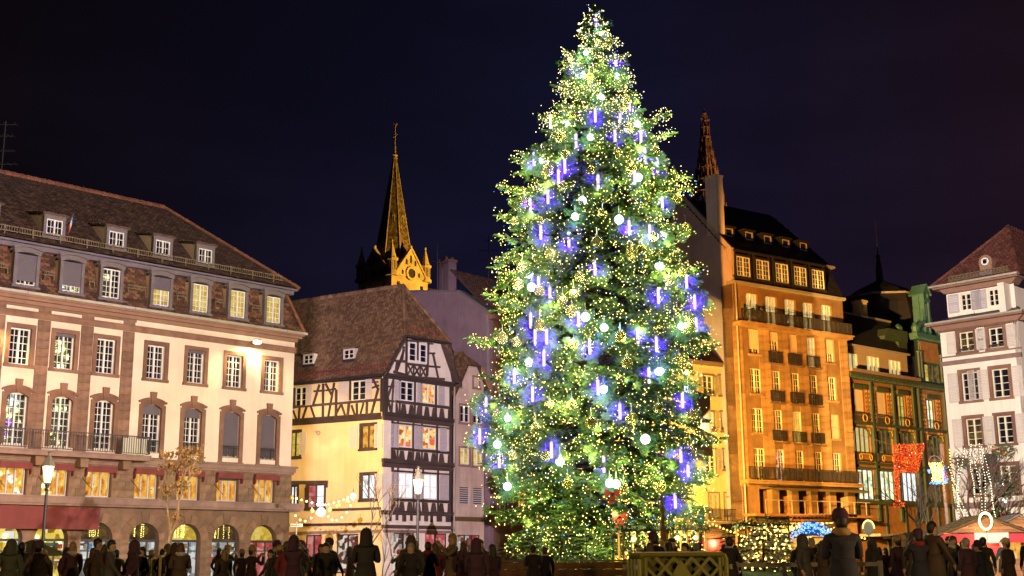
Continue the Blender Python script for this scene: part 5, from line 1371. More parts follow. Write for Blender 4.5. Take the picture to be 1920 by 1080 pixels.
Fb.put(MB().box(A_us - .75, B_us + .6, V2 + .40, V2 + .52, -WB + .4, -WB + .82), 'gutter', 'gutter_zinc')
for q in tr:
    o = window(Fb, (q[0] + q[1]) / 2, q[2], q[1] - q[0], q[3] - q[2], -WB - .12, 2, 1, 3, .055, 'frame_cream', dark)
    w_ = .68; shutter(Fb, q[0] - w_ - .1, q[2] - .06, w_, q[3] - q[2] + .12, 'shutter_grey', FF, -WB + .03); shutter(Fb, q[1] + .06, q[2] - .06, w_, q[3] - q[2] + .12, 'shutter_grey', FF, -WB + .03, -.25)
    Fb.put(MB().box(q[0] - .2, q[1] + .2, q[2] - .28, q[2] - .12, -WB - .05, -WB + .1), 'sill', 'plaster_white')
for k, r in enumerate(allr):
    for j, q in enumerate(r):
        w_, h_ = q[1] - q[0], q[3] - q[2]
        pn = 'room_dim' if (k, j) in ((0, 0), (2, 0), (3, 1)) else dark
        o = window(Fb, (q[0] + q[1]) / 2, q[2], w_, h_, -.16, 2, 1, [3, 4, 4, 4][k], .055, 'frame_cream', pn)
        surround(o, w_, h_, -.16, .22, .04, 'sandstone_pink')
        sw = w_ * .62
        shutter(Fb, q[0] - .24 - sw, q[2] - .05, sw, h_ + .1, 'shutter_pale', FF, .04)
        if (k, j) == (1, 0): shutter(Fb, q[1] - sw * .85, q[2] - .05, sw, h_ + .1, 'shutter_pale', FF, .12, -.5)
        else: shutter(Fb, q[1] + .24, q[2] - .05, sw * (1 if j else .95), h_ + .1, 'shutter_pale', FF, .04)
        if k == 0: Fb.at(rail_mesh(w_, .22, .12, 'iron', .03), 'flower_box', q[0], q[2] - .02, .1)
m = MB()
for px in (1800, 1850, 1893):
    u = FF.uv(px, 982)[0]
    for i in range(12):
        a0, a1 = math.pi * i / 12, math.pi * (i + 1) / 12
        m.prism([(u + .95 * math.cos(a0), 1.9 + .95 * math.sin(a0)), (u + .95 * math.cos(a1), 1.9 + .95 * math.sin(a1)), (u + 1.2 * math.cos(a1), 1.9 + 1.2 * math.sin(a1)), (u + 1.2 * math.cos(a0), 1.9 + 1.2 * math.sin(a0))][::-1], -.02, .08)
Fb.put(m, 'arch_mouldings', 'sandstone_pink')
m = MB()
for px in (1800, 1850, 1893):
    u = FF.uv(px, 982)[0]; m.prism([(u - .94, 0), (u + .94, 0)] + [(u + .94 * math.cos(math.pi * i / 10), 1.9 + .94 * math.sin(math.pi * i / 10)) for i in range(11)], .0, .03)
Fb.put(m, 'shop_doors', 'room_dim')
# masonry joints of the white wall are too fine for parts; the roof: hipped, red tiles
ra0 = L3(A_us - .72, -WB + .62, V2 + .50); ra1 = L3(B_us + .55, -WB + .62, V2 + .50)
dA = FF.P(FU1, 0) - Fb.base
bq = FZ.X * 7.5; q0 = FF.P(B_us + .55, V2 + .50, -WB + .62)
apx = FF.P(FF.uv(1889, 425.5, -2.9)[0], FF.uv(1889, 425.5, -2.9)[1], -2.9)
qa, qb = FF.P(A_us - .72, V2 + .50, -WB + .62), q0
qc = q0 + Vector((bq.x, bq.y, 0)); qd = qa + Vector((bq.x, bq.y, 0))
ap2 = apx + Vector((bq.x, bq.y, 0)) * .3
bed = MB().poly([qa, qb, apx]).poly([qb, qc, ap2, apx]).poly([qd, qa, apx, ap2]); Fb.w(bed, 'roof', 'roof_bed')
t = tiles(tiles(MB(), [qa, qb, apx], .22, .17, .028), [qb, qc, ap2, apx], .22, .17, .028)
o = Fb.w(t, 'roof_tiles', 'roof_tile_red'); o['kind'] = 'stuff'
o = Fb.w(ridge(ridge(ridge(MB(), qb, apx, .13, .34), qa, apx, .10, .34), apx, ap2, .13), 'ridge_tiles', 'roof_tile_red'); o['kind'] = 'stuff'
def on_roof(px, py, lift):
    n_ = (qb - qa).cross(apx - qa).normalized(); n_ = n_ if n_.z > 0 else -n_
    d = ray(px, py); c0 = Vector((0, 0, EYE)); b0_ = Fb.base
    return c0 + d * ((qa - c0).dot(n_) / d.dot(n_)) + n_ * lift
m = MB(); a, b = on_roof(1780, 527, .12), on_roof(1892, 511, .12)
zz = (a.z + b.z) / 2 - .05; n = 42
for i in range(n + 1):
    p = a.lerp(b, i / n); p.z = zz; m.tube([p, p + Vector((0, 0, .3))], .022, 4)
for z in (0, .3): m.tube([(a.x, a.y, zz + z), (b.x, b.y, zz + z)], .028, 4)
Fb.w(m, 'snow_guard', 'snow_guard')
pc = on_roof(1853, 498, .1) + Vector((FF.N.x, FF.N.y, 0)) * .42
o = MB().prism([(-.3, -.45)] + [(.42, -.45)] + [(.06 + .42 * math.cos(math.pi * i / 10), .1 + .42 * math.sin(math.pi * i / 10)) for i in range(11)][0:], -1.2, .0).build('dormer', c, Fb.o, pc - Fb.base, FF.rz)
n = 14; MB().prism([(.05 + .24 * math.cos(2 * math.pi * i / n), .1 + .24 * math.sin(2 * math.pi * i / n)) for i in range(n)], 0, .05).build('window_frame', 'frame_white', o)
MB().box(-.07, .17, -.03, .24, .05, .06).build('pane', 'glass_dark', o); MB().box(-.34, .46, -.75, -.45, -.9, .04).build('apron', 'cornice_paint', o)
# fir sprays and garlands hung at the windows
def greenery(name, label, c, w_, h_, n_, mats, par=None):
    o = thing(name, label, 'decoration', c, FF.rz); m = MB()
    for i in range(n_):
        p = Vector((RN.gauss(0, w_ / 3), RN.uniform(-.12, .12), RN.gauss(0, h_ / 3))); d = Vector((RN.gauss(0, 1), RN.gauss(0, .5), RN.gauss(-.2, .8))).normalized() * RN.uniform(.18, .4); s = d.cross(Vector((0, 1, .3))).normalized() * .035
        m.slab([p - s, p + s, p + d], .006)
    m.build('sprays', 'fir_dark', o)['kind'] = 'stuff'
    for mm in mats:
        for i in range(4): MB().ball((RN.gauss(0, w_ / 3.4), -.2, RN.gauss(0, h_ / 3.4)), .075, 7).build('bauble', mm, o)
    return o
for px, py, w_, h_, n_, mats, lb in ((1880, 845, 1.0, .6, 120, ('gold_paint', 'canvas_red'), 'fir branches with golden ornaments on the right third-row sill of the white building'),
                                     (1885, 915, .9, .9, 160, ('canvas_red', 'sign_white', 'globe_glow'), 'fir branches with red and pale balls under the lowest right window, white building'),
                                     (1803, 865, .7, .5, 90, ('canvas_red',), 'fir spray with red bow on the white wall behind the lit bare tree'),
                                     (1872, 962, .9, .6, 130, ('canvas_red',), 'fir spray with red berries over the string course of the white building')):
    u, v = FF.uv(px, py, .3); greenery('fir_decoration', lb, FF.P(u, v, .3), w_, h_, n_, mats)
u, v = FF.uv(1858, 870, .12)
m = MB().mat('iron').box(-.42, .42, -1.1, .6, -.02, .02).mat('canvas_red')
for i in range(5): m.prism([(-.3 + .15 * i, -.1 - .14 * (i % 2)), (-.2 + .15 * i, .0 - .14 * (i % 2)), (-.25 + .15 * i, -.2 - .14 * (i % 2))], .02, .05)
tag(m.build('window_banner', None, None, FF.P(u, v, .12), FF.rz), 'dark cloth banner with small red hearts hanging on the white building', 'banner')

# ------------------------------------------------------------------ church tower lit gold, and the cathedral spire far behind
ch = at(737, 545, 200)
T_ = thing('church_tower', 'church tower with slate spire, corner turrets and gables, floodlit gold on its right side', 'church', (ch.x, ch.y, ch.z), math.radians(-42))
T_.scale = (.62, .62, .62)
zb = 0.0
hw_ = 6.6
MB().box(-hw_, hw_, -ch.z / .62, zb + 3.2, -hw_, hw_).build('tower', 'church_stone', T_)
for k in range(4):
    m = MB().prism([(-hw_ + 1.0, zb + 2.6), (hw_ - 1.0, zb + 2.6), (0, zb + 10.2)], hw_ - .2, hw_ + .35)
    for s in (-1, 1): m.bar((s * (hw_ - .7), zb + 2.7), (0, zb + 10.5), .5, hw_ - .3, hw_ + .7)
    m.ball((0, -hw_ - .2, zb + 11.0), .45, 8)
    o = m.build('gable', 'church_stone', T_, (0, 0, 0), math.pi / 2 * k)
    n = 18; m = MB()
    for i in range(n):
        a0, a1 = 2 * math.pi * i / n, 2 * math.pi * (i + 1) / n
        p = lambda a, r: (r * math.cos(a), zb + 3.6 + r * math.sin(a))
        m.prism([p(a0, 1.3), p(a0, 1.9), p(a1, 1.9), p(a1, 1.3)][::-1], hw_ + .3, hw_ + .75)
    m.build('clock_surround', 'church_stone', o)
    MB().prism([(1.3 * math.cos(2 * math.pi * i / n), zb + 3.6 + 1.3 * math.sin(2 * math.pi * i / n)) for i in range(n)], hw_ + .34, hw_ + .4).build('clock_face', 'dark_void', o)
    m = MB()
    for x, z, h in ((0, 6.4, 1.9), (-1.6, 5.9, 1.2), (1.6, 5.9, 1.2), (-4.2, -1.5, 2.0), (4.2, -1.5, 2.0), (-3.0, 3.0, .9), (3.0, 3.0, .9)):
        m.prism([(x - .32, zb + z), (x + .32, zb + z), (x + .32, zb + z + h), (x, zb + z + h + .4), (x - .32, zb + z + h)], hw_ + .36, hw_ + .42)
    m.build('slits', 'dark_void', o)
    t = MB(); tx, ty = hw_ - .5, -hw_ + .5
    t.lathe([(1.75, zb + 2.2), (1.75, zb + 3.0), (1.35, zb + 3.1), (1.35, zb + 3.6)], 8, (tx, ty, 0))
    for i in range(8): t.lathe([(.22, zb + 3.6), (.2, zb + 6.2)], 6, (tx + 1.15 * math.cos(i * math.pi / 4), ty + 1.15 * math.sin(i * math.pi / 4), 0))
    t.lathe([(.55, zb + 3.6), (.55, zb + 6.2)], 8, (tx, ty, 0)); t.lathe([(1.4, zb + 6.2), (1.7, zb + 6.5), (1.7, zb + 6.9), (1.2, zb + 7.0), (.12, zb + 11.4), (.3, zb + 11.7), (.05, zb + 12.2)], 8, (tx, ty, 0))
    t.build('turret', 'church_stone', T_, (0, 0, 0), math.pi / 2 * k)
zs0, zs1 = zb + 3.0, zb + 37.5
R0 = 6.3
m = MB(); m.lathe([(R0, zs0), (.42, zs1)], 8, (0, 0, 0), math.pi / 8)
m.build('spire', 'spire_slate', T_)
m = MB(); 
for k in range(8):
    a0, a1 = math.pi / 8 + k * math.pi / 4, math.pi / 8 + (k + 1) * math.pi / 4
    p = [(R0 * math.cos(a0), R0 * math.sin(a0), zs0), (R0 * math.cos(a1), R0 * math.sin(a1), zs0), (.42 * math.cos(a1), .42 * math.sin(a1), zs1), (.42 * math.cos(a0), .42 * math.sin(a0), zs1)]
    tiles(m, p, .5, .62, .09, .03)
o = m.build('spire_shingles', 'spire_slate', T_); o['kind'] = 'stuff'
m = MB()
for k in range(8):
    a = math.pi / 8 + k * math.pi / 4; m.tube([(R0 * 1.01 * math.cos(a), R0 * 1.01 * math.sin(a), zs0), (.45 * math.cos(a), .45 * math.sin(a), zs1)], [.2, .13], 5)
m.build('spire_ribs', 'church_stone', T_)
for k in range(8):
    a = k * math.pi / 4 + .0
    rr = R0 * math.cos(math.pi / 8) * (1 - 15.0 / 34.5)
    MB().box(-.34, .34, 0, 4.4, -.5, .12).build('lucarne', 'church_stone', T_, (rr * math.cos(a), rr * math.sin(a), zs0 + 13.0), a + math.pi / 2)
    MB().prism([(-.17, .3), (.17, .3), (.17, 3.8), (0, 4.2), (-.17, 3.8)], .1, .17).build('slits', 'dark_void', T_, (rr * math.cos(a), rr * math.sin(a), zs0 + 13.0), a + math.pi / 2)
MB().lathe([(.42, zs1 - .4), (.7, zs1), (.55, zs1 + .5), (.85, zs1 + .9), (.5, zs1 + 1.3), (.3, zs1 + 1.6), (.22, zs1 + 3.6), (.08, zs1 + 4.2)], 8).build('finial', 'church_stone', T_)
m = MB().tube([(0, 0, zs1 + 3.8), (0, 0, zs1 + 9.6)], .10, 5).tube([(-1.45, .55, zs1 + 6.6), (1.45, -.55, zs1 + 6.6)], .10, 5); m.build('cross', 'gold_paint', T_)
m = MB().prism([(-.5, 0), (.1, -.2), (.45, .1), (.55, .6), (.3, .55), (.05, .35), (-.25, .6), (-.6, .7)], -.06, .06); m.build('weathercock', 'gold_paint', T_, (0, 0, zs1 + 9.7), .4)
fl = thing('roof_floodlight', 'floodlight on a roof behind the big tree aimed at the church tower', 'floodlight', (14.0, 185, 38))  # assumed and unseen, added for the gold light on the tower
MB().box(-.4, .4, -.3, .3, -.3, .3).build('housing', 'iron', fl); MB().box(-.12, .12, -38, -.3, -.12, .12).build('pole', 'iron', fl)
spot('church_lamp', (13.3, 185.2, 38.2), (ch.x + 3, ch.y, ch.z + 6), 190000, (1.0, .58, .08), 60, .5, .5, fl)
# cathedral
ct = at(1322, 205, 420); cb = at(1328, 380, 420)
K_ = thing('cathedral_spire', 'distant openwork cathedral spire rising dim and reddish above the slate roof', 'cathedral', (cb.x, cb.y, 0), .3)
top = ct.z; b0 = cb.z - 12
H_ = top - b0
MB().lathe([(9.5, 0), (9.5, b0 + .5)], 8).build('tower', 'church_stone', K_)
m = MB(); pm_ = MB()
tiers = [(b0, 7.0), (b0 + 5.5, 6.3), (b0 + 11, 5.4), (b0 + 16, 4.6), (b0 + 20.5, 3.8), (b0 + 25, 3.0), (b0 + 28.5, 2.4), (b0 + 32, 1.8)]
for i, (z, r) in enumerate(tiers):
    nz = tiers[i + 1][0] if i + 1 < len(tiers) else z + 4
    pm_.lathe([(r, z), (r, z + .5), (r - .6, z + .6)], 8)
    pm_.lathe([(r * .5, z), (r * .42, nz)], 8)
    for k in range(8):
        a = k * math.pi / 4 + math.pi / 8
        x, y = r * math.cos(a), r * math.sin(a)
        m.lathe([(.42, 0), (.38, (nz - z) * .7), (.48, (nz - z) * .72), (.04, (nz - z) * 1.2)], 5, (x, y, z))
        a2 = a + math.pi / 8; m.lathe([(.3, 0), (.28, (nz - z) * .5), (.04, (nz - z) * .95)], 5, (r * .93 * math.cos(a2), r * .93 * math.sin(a2), z))
        m.tube([(x, y, z + .5), ((r - 1.2) * math.cos(a), (r - 1.2) * math.sin(a), nz)], .22, 4)
m.build('pinnacles', 'church_stone', K_); pm_.build('spire_core', 'church_stone', K_)
zz = b0 + 34.5
m = MB().lathe([(1.6, zz - 1), (1.5, zz + 1), (1.9, zz + 1.6), (2.0, zz + 2.2), (1.3, zz + 2.4), (1.25, zz + 5.6), (1.6, zz + 5.8), (.9, zz + 6.6)], 8)
for k in range(8): m.lathe([(.22, zz + 2.4), (.2, zz + 5.8), (.03, zz + 7.6)], 5, (1.6 * math.cos(k * .785), 1.6 * math.sin(k * .785), 0))
m.lathe([(.9, zz + 6.6), (.6, zz + 8.2), (.8, zz + 8.5), (.5, zz + 9.0), (.45, top - 1.8), (.2, top)], 8).box(-1.9, 1.9, top - 4.3, top - 3.6, -.3, .3).box(-1.2, 1.2, top - 2.9, top - 2.5, -.25, .25).ball((0, 0, top - 1.6), .8, 8)
m.build('lantern', 'church_stone', K_)
fl = thing('roof_floodlight', 'assumed floodlight behind the slate roof aimed up at the distant cathedral spire', 'floodlight', (95, 395, 96))  # assumed, out of sight, added to light the spire from below
MB().box(-.5, .5, -.4, .4, -.4, .4).build('housing', 'iron', fl); MB().box(-.1, .1, -96, -.4, -.1, .1).build('pole', 'iron', fl)
spot('cathedral_lamp', (94.3, 395, 96.6), (cb.x, cb.y, b0 + 18), 170000, (1.0, .42, .13), 80, .5, .6, fl)
# ------------------------------------------------------------------ the big Christmas tree
TX, TY, LEAN = at(1122, 1052, 55).x, 55.0, .0150
def tz(y): return at(1118, y, TY).z
PXM = TY / FPX
prof_ = [(16, .04), (32, .14), (62, .38), (80, .75), (100, 1.0), (150, 1.62), (200, 1.95), (240, 2.5), (300, 3.2), (350, 3.75), (400, 3.95), (450, 4.2), (500, 4.5), (550, 4.75), (600, 4.95), (640, 5.0), (700, 4.85), (760, 4.95), (810, 5.2), (860, 5.05), (920, 4.85), (980, 4.75), (1020, 4.2), (1040, 3.4)]
pz = np.array([tz(y) for y, _ in prof_][::-1]); pr = np.array([r for _, r in prof_][::-1])
def RZ(z): return float(np.interp(z, pz, pr))
TOP = tz(16)
tree = thing('christmas_tree', 'enormous lit fir Christmas tree hung with glass balls, white globes and violet light tubes', 'christmas tree', (TX, TY, 0))
MB().tube([(0, 0, 0), (.05 + LEAN * 6, 0, 6), (-.04 + LEAN * 14, .02, 14), (.03 + LEAN * 21, 0, 21), (LEAN * TOP, 0, TOP - .4)], [.42, .36, .27, .15, .04], 10).build('trunk', 'bark', tree)
rg = np.random.default_rng(5)
def frond_proto(seed):
    """a flat fir spray 1 m long: a twig with side twigs, each side twig a pair of crossed needle blades"""
    g = np.random.default_rng(seed); V, F = [], []
    def blade(p, d, up, L, wd):
        p, d = np.array(p), np.array(d) / np.linalg.norm(d); s = np.cross(d, up); s /= max(1e-6, np.linalg.norm(s)); t = np.cross(s, d)
        for q in (s, t * .8):
            b = len(V); V.extend([p - q * wd * .35, p + d * L * .45 - q * wd, p + d * L, p + d * L * .45 + q * wd, p + q * wd * .35]); F.append((b, b + 1, b + 2, b + 3)); F.append((b, b + 3, b + 4, b))
            F.pop()
    up = np.array((0, 0, 1.0))
    blade((0, 0, 0), (1, 0, -.05), up, 1.0, .045)
    n = 8
    for i in range(n):
        x = .12 + .8 * i / n
        for s in (-1, 1):
            L = (.46 * (1 - x) + .14) * g.uniform(.75, 1.2); a = s * g.uniform(.7, 1.0)
            d = (math.cos(a), math.sin(a), g.uniform(-.25, .12))
            blade((x, 0, -.02), d, up, L, .042)
            if L > .3:
                for r in (.35, .65):
                    a2 = a + s * .0 + g.choice((-1, 1)) * .75
                    blade((x + d[0] * L * r, d[1] * L * r, d[2] * L * r), (math.cos(a2), math.sin(a2), g.uniform(-.3, .1)), up, L * .42, .035)
    return np.array(V), np.array(F)
PROT = [frond_proto(i) for i in range(5)]
VS_, FS2, base_ = [], [], 0
SPR = []                                        # (tip position, outward direction, azimuth)
def add_frond(p, d, up, L):
    global base_
    V, F = PROT[int(rg.integers(5))]
    d = d / np.linalg.norm(d); s = np.cross(up, d); s /= max(1e-6, np.linalg.norm(s)); u = np.cross(d, s)
    M3 = np.stack([d, s, u], 1) * L
    VS_.append(V @ M3.T + p); FS2.append(F + base_); base_ += len(V)
limbs = MB()
for px_, py_ in ((970, 298), (943, 345), (937, 402), (938, 440), (880, 632), (913, 552), (893, 756), (886, 822), (908, 868), (918, 955), (1256, 250), (1291, 350), (1302, 505), (1330, 572), (1342, 645), (1350, 822), (1326, 890), (1022, 222), (1246, 214), (1285, 330), (905, 700), (925, 500), (1318, 950)):
    q_ = at(px_, py_, TY - .4) - Vector((TX, TY, 0)); tip = np.array(q_); a_ = np.array((LEAN * q_.z, 0, q_.z - .25)); dd_ = tip - a_; L_ = np.linalg.norm(dd_); sg = np.array((-dd_[1], dd_[0], 0)) / L_
    f_ = lambda t: a_ + dd_ * t + np.array((0, 0, -.35 * math.sin(math.pi * t) + .0)) + sg * .15 * math.sin(5 * t + px_)
    limbs.tube([tuple(f_(t)) for t in (.05, .4, .75, .98)], [.06, .045, .025, .01], 4, False)
    for t in np.arange(.45, 1.0, .33 / L_):
        for s_ in (-1, 1):
            for v_ in (0, 1):
                d_ = dd_ / L_ * .75 + s_ * sg * rg.uniform(.3, .8) + np.array((0, 0, rg.normal(-.05, .4)))
                add_frond(f_(t), d_, np.array((rg.normal(0, .4), -.5, 1.0)), .62 * (1.2 - .55 * t) * rg.uniform(.8, 1.2)); SPR.append((f_(t) + d_ * .3, -1.0, .9))
    add_frond(f_(.97), dd_, np.array((0, 0, 1.0)), .5)
    for _ in range(3): SPR.append((f_(rg.uniform(.85, 1.04)), -1.0, 1.0))
z = 1.5; gold = 0.0
while z < TOP - .5:
    R_ = RZ(z); nb = int(np.clip(4 + R_ * 1.75, 5, 13))
    for b in range(nb):
        th = gold + 2 * math.pi * b / nb + rg.normal(0, .16)
        zz0 = z + rg.uniform(-.25, .25)
        L = RZ(zz0 - .3) * rg.choice([rg.uniform(.66, .90), rg.uniform(.82, .99), rg.uniform(.92, 1.08)], p=[.42, .43, .15])
        rise = .25 * rg.uniform(.2, 1.3) * (1.6 if z > TOP - 6 else 1); droop = rg.uniform(.10, .34) * L * (.4 if z > TOP - 5 else 1)
        cdir = np.array((math.cos(th), math.sin(th), 0.0)); sd = np.array((-math.sin(th), math.cos(th), 0.0)); bend = rg.normal(0, .16)
        def bp(t): return np.array((LEAN * zz0, 0, zz0)) + cdir * L * t + sd * bend * L * t * t + np.array((0, 0, L * rise * t - droop * 1.55 * t * t + .10 * L * max(0, t - .8)))
        if L > 1.2: limbs.tube([tuple(bp(t)) for t in (0.03, .35, .7, .97)], [.018 + .016 * L, .012 + .011 * L, .012 + .004 * L, .01], 4, False)
        t = .38 if L > 2 else .15
        step = .36 / max(.6, L)
        while t < 1.0:
            p = bp(t); tan = bp(min(1, t + .05)) - bp(t - .05); tan /= np.linalg.norm(tan)
            sl = np.clip(.42 + .55 * (1 - t) * min(1, L / 3), .3, .95) * (.75 if L < 1.4 else 1)
            for s in (-1, 1):
                a = rg.uniform(.5, 1.0); d = tan * math.cos(a) + s * sd * math.sin(a) + np.array((0, 0, rg.normal(-.16, .28)))
                if math.sin(th) < .35 or rg.random() < .55:
                    add_frond(p, d, np.array((rg.normal(0, .5), rg.normal(-.2, .5), 1.0)), sl * rg.uniform(.8, 1.2) * 1.08)
                    SPR.append((p + d / np.linalg.norm(d) * sl * .8, th, t))
            t += step * rg.uniform(.8, 1.25)
        add_frond(bp(.93), tan + np.array((0, 0, rg.normal(.05, .1))), np.array((0, 0, 1.0)), .62 * min(1, .45 + L / 4)); SPR.append((bp(1.0) + tan * .3, th, 1.0))
    gold += 2.4; z += .27 + .05 * R_ / 5
for k in range(26):                              # leader
    a = k * 2.4; p = np.array((LEAN * TOP, 0, TOP - 1.6 + 1.5 * k / 26)); d = np.array((math.cos(a), math.sin(a), .9)); add_frond(p, d, np.array((0, 0, 1.0)), .5 - .25 * k / 26); SPR.append((p + d * .3, a, 1.0))
for k in range(3): add_frond(np.array((LEAN * TOP, 0, TOP - .5)), np.array((.08 * (k - 1), .05 * k, 1.0)), np.array((1.0, 0, .2)), .75)
# globes, glass balls, light tubes: each hangs at the surface of the crown
def hang(px, py, out=.25):
    z = tz(py); s = (px - 1118 - (1052 - py) * .0075 * 0) * PXM * (at(0, py, 1).y)
    p = at(px, py, TY); s = p.x - TX - LEAN * p.z
    R_ = max(RZ(z) * .97, abs(s) + .05)
    dy = math.sqrt(max(0.02, R_ * R_ - s * s)) * .93
    q = at(px, py, TY - dy - out)
    return q
o3 = lambda l: [(980 + x / 3.6, y / 3.6) for x, y in l]
o4 = lambda l: [(920 + x / 3, 280 + y / 3) for x, y in l]
o5 = lambda l: [(870 + x / 2.25, 600 + y / 2.25) for x, y in l]
tubes = o3([(495, 140), (628, 410), (362, 473), (490, 780), (722, 735), (658, 783), (360, 950), (623, 920), (798, 915), (825, 1050), (75, 1075)]) + \
    o4([(381, 153), (322, 267), (223, 313), (604, 183), (417, 97), (868, 48), (937, 92), (810, 158), (966, 313), (779, 441), (895, 465), (440, 510), (586, 667), (333, 818), (1102, 742), (943, 828), (225, 965), (494, 957), (827, 1050), (250, 1055), (315, 1055), (282, 468), (1148, 860), (270, 760)]) + \
    o5([(337, 163), (212, 238), (289, 313), (93, 360), (66, 493), (812, 103), (530, 113), (780, 235), (565, 285), (658, 386), (369, 550), (149, 592), (590, 610), (915, 570), (945, 630), (891, 762), (980, 18), (922, 340)])
globes = o3([(533, 232), (427, 357), (408, 505), (635, 512), (527, 660), (775, 838), (458, 925), (290, 830)]) + \
    o4([(293, 63), (515, 290), (475, 378), (722, 395), (830, 158), (970, 487), (950, 657), (218, 703), (230, 775), (533, 943), (638, 1003), (1070, 995)]) + \
    o5([(830, 215), (588, 293), (184, 415), (765, 503), (140, 525), (405, 597), (183, 702), (642, 692), (615, 688), (945, 290), (275, 178), (820, 218)])
glass = o3([(300, 418), (452, 525), (698, 682), (328, 783), (718, 868), (255, 930), (640, 1028), (290, 1040), (893, 1020), (575, 290), (637, 735), (680, 740)]) + \
    o4([(322, 118), (403, 210), (560, 118), (790, 110), (1034, 150), (188, 293), (153, 318), (132, 404), (1048, 280), (1098, 447), (598, 520), (790, 588), (850, 562), (630, 365), (335, 588), (178, 668), (155, 760), (275, 795), (467, 808), (500, 718), (1005, 742), (1075, 693), (915, 492), (455, 912), (278, 992), (1118, 970), (730, 1055), (65, 1060), (405, 845)]) + \
    o5([(161, 77), (221, 92), (318, 22), (463, 102), (660, 72), (688, 180), (908, 163), (940, 205), (360, 355), (455, 358), (820, 372), (707, 415), (963, 398), (139, 402), (303, 460), (537, 433), (205, 570), (345, 572), (437, 688), (673, 715), (958, 548), (935, 38), (826, 700)])
for lst, ou, nb_, Lb in ((tubes, .12, 8, .75), (globes, .12, 7, .62), (glass, .16, 4, .5)):      # fronds added behind each ornament to catch its glow as a halo
    for x, y in lst:
        q = hang(x, y, ou) - Vector((TX, TY, 0)); f0 = rg.uniform(0, 6.28)
        for k in range(nb_):
            a = f0 + 2 * math.pi * k / nb_ + rg.normal(0, .25); d = np.array((math.cos(a), rg.uniform(-.05, .5), math.sin(a) * 1.15))
            add_frond(np.array((q.x + .06 * math.cos(a), q.y + .24 + rg.uniform(0, .14), q.z + .06 * math.sin(a))), d, np.array((rg.normal(0, .3), -1.0, rg.normal(.3, .3))), Lb * rg.uniform(.75, 1.2))
            if rg.random() < .5: SPR.append((np.array((q.x, q.y + .2, q.z)) + d * Lb * .9, -1.5, .9))
V = np.concatenate(VS_).astype(np.float32); F = np.concatenate(FS2).astype(np.int32)
def bulk(name, V, F, mat, parent=None, loc=(0, 0, 0)):
    me = bpy.data.meshes.new(name); k = F.shape[1]
    me.vertices.add(len(V)); me.vertices.foreach_set('co', np.ascontiguousarray(V, np.float32).ravel())
    me.loops.add(F.size); me.loops.foreach_set('vertex_index', np.ascontiguousarray(F, np.int32).ravel())
    me.polygons.add(len(F)); me.polygons.foreach_set('loop_start', np.arange(len(F), dtype=np.int32) * k)
    me.materials.append(MT[mat]) if isinstance(mat, str) else [me.materials.append(MT[q]) for q in mat]
    me.update(calc_edges=True); me.validate()
    return inst(name, me, parent, loc)
print('TREE faces', len(F), 'sprays', len(SPR))
bulk('crown', V, F, 'fir', tree); limbs.build('limbs', 'bark', tree)
# fairy lights on the sprays
Tt = Vector((TX, TY, 0))
ico = MB(); ico.ball((0, 0, 0), 1.0, 6)
IV, IF = np.array(ico.V, np.float32), None
bm_ = bmesh.new(); bmesh.ops.create_icosphere(bm_, subdivisions=1, radius=1.0)
IV = np.array([v.co[:] for v in bm_.verts], np.float32); IF = np.array([[v.index for v in f.verts] for f in bm_.faces], np.int32); bm_.free()
ledp = []
for (p, th, t) in SPR:
    if math.sin(th) > .45 or t < .5: continue
    dens = 1.0 if p[2] < TOP - 7 else 2.6
    patch = .5 + .5 * math.sin(p[0] * 1.3 + 1.7 * math.sin(p[2] * .8)) * math.cos(p[2] * 1.05 + p[1])
    k = rg.poisson((.75 + 3.6 * patch ** 1.2) * dens * (.6 if t < .75 else 1.0))
    for _ in range(k): ledp.append(p + rg.normal(0, .17, 3) * np.array((1, 1, .8)) * (1 if p[2] < TOP - 4 else (.55 if p[2] < TOP - 1.6 else .22)))
ledp = np.array(ledp)
for i in rg.choice(np.flatnonzero(ledp[:, 2] < TOP - 2.5), 330, replace=False):                 # the glow that the strings of lights throw on the boughs
    q = ledp[i]; r_ = math.hypot(q[0], q[1]); k = 1 + .50 / max(.6, r_)
    point('fairy_light_glow', (TX + q[0] * k, TY + q[1] * k - .1, q[2]), 46 if q[2] < TOP - 7 else 22, (.95, 1.0, .28), .12, tree)
print('LEDS', len(ledp))
cls = rg.random(len(ledp)); lsz = rg.uniform(.014, .027, len(ledp)) * np.where(rg.random(len(ledp)) < .12, 1.35, 1.0)
front = ledp[:, 1] - np.abs(ledp[:, 0]) * .15
order = np.argsort(front - lsz * 40)[:3000]
pick = set(rg.choice(order, 290, replace=False).tolist())
lm_ = {}
for nm in ('led_warm', 'led_blue', 'led_white'):
    b = MB(); b.V = [tuple(v) for v in IV]; b.F = [list(f) for f in IF]; b.M = [0] * len(b.F); lm_[nm] = b.mesh('fairy_light', nm)
kind = np.where(cls < .84, 0, np.where(cls < .93, 1, 2))
up_tree = (ledp[:, 2] > TOP - 8) & (kind == 0) & (rg.random(len(ledp)) < .45); kind[up_tree] = 2
gl = ['warm yellow fairy light twinkling on the fir boughs of the big Christmas tree', 'small blue fairy light among the yellow ones on the big Christmas tree', 'whitish fairy light on the fir boughs of the big Christmas tree']
gg = ['warm fairy lights on the tree', 'blue fairy lights on the tree', 'white fairy lights on the tree']
for i in sorted(pick):
    k = kind[i]; nm = ('led_warm', 'led_blue', 'led_white')[k]; s = float(lsz[i])
    tag(inst('fairy_light', lm_[nm], None, Tt + Vector(ledp[i].tolist()), 0, (s, s, s)), gl[k], 'fairy light', gg[k])
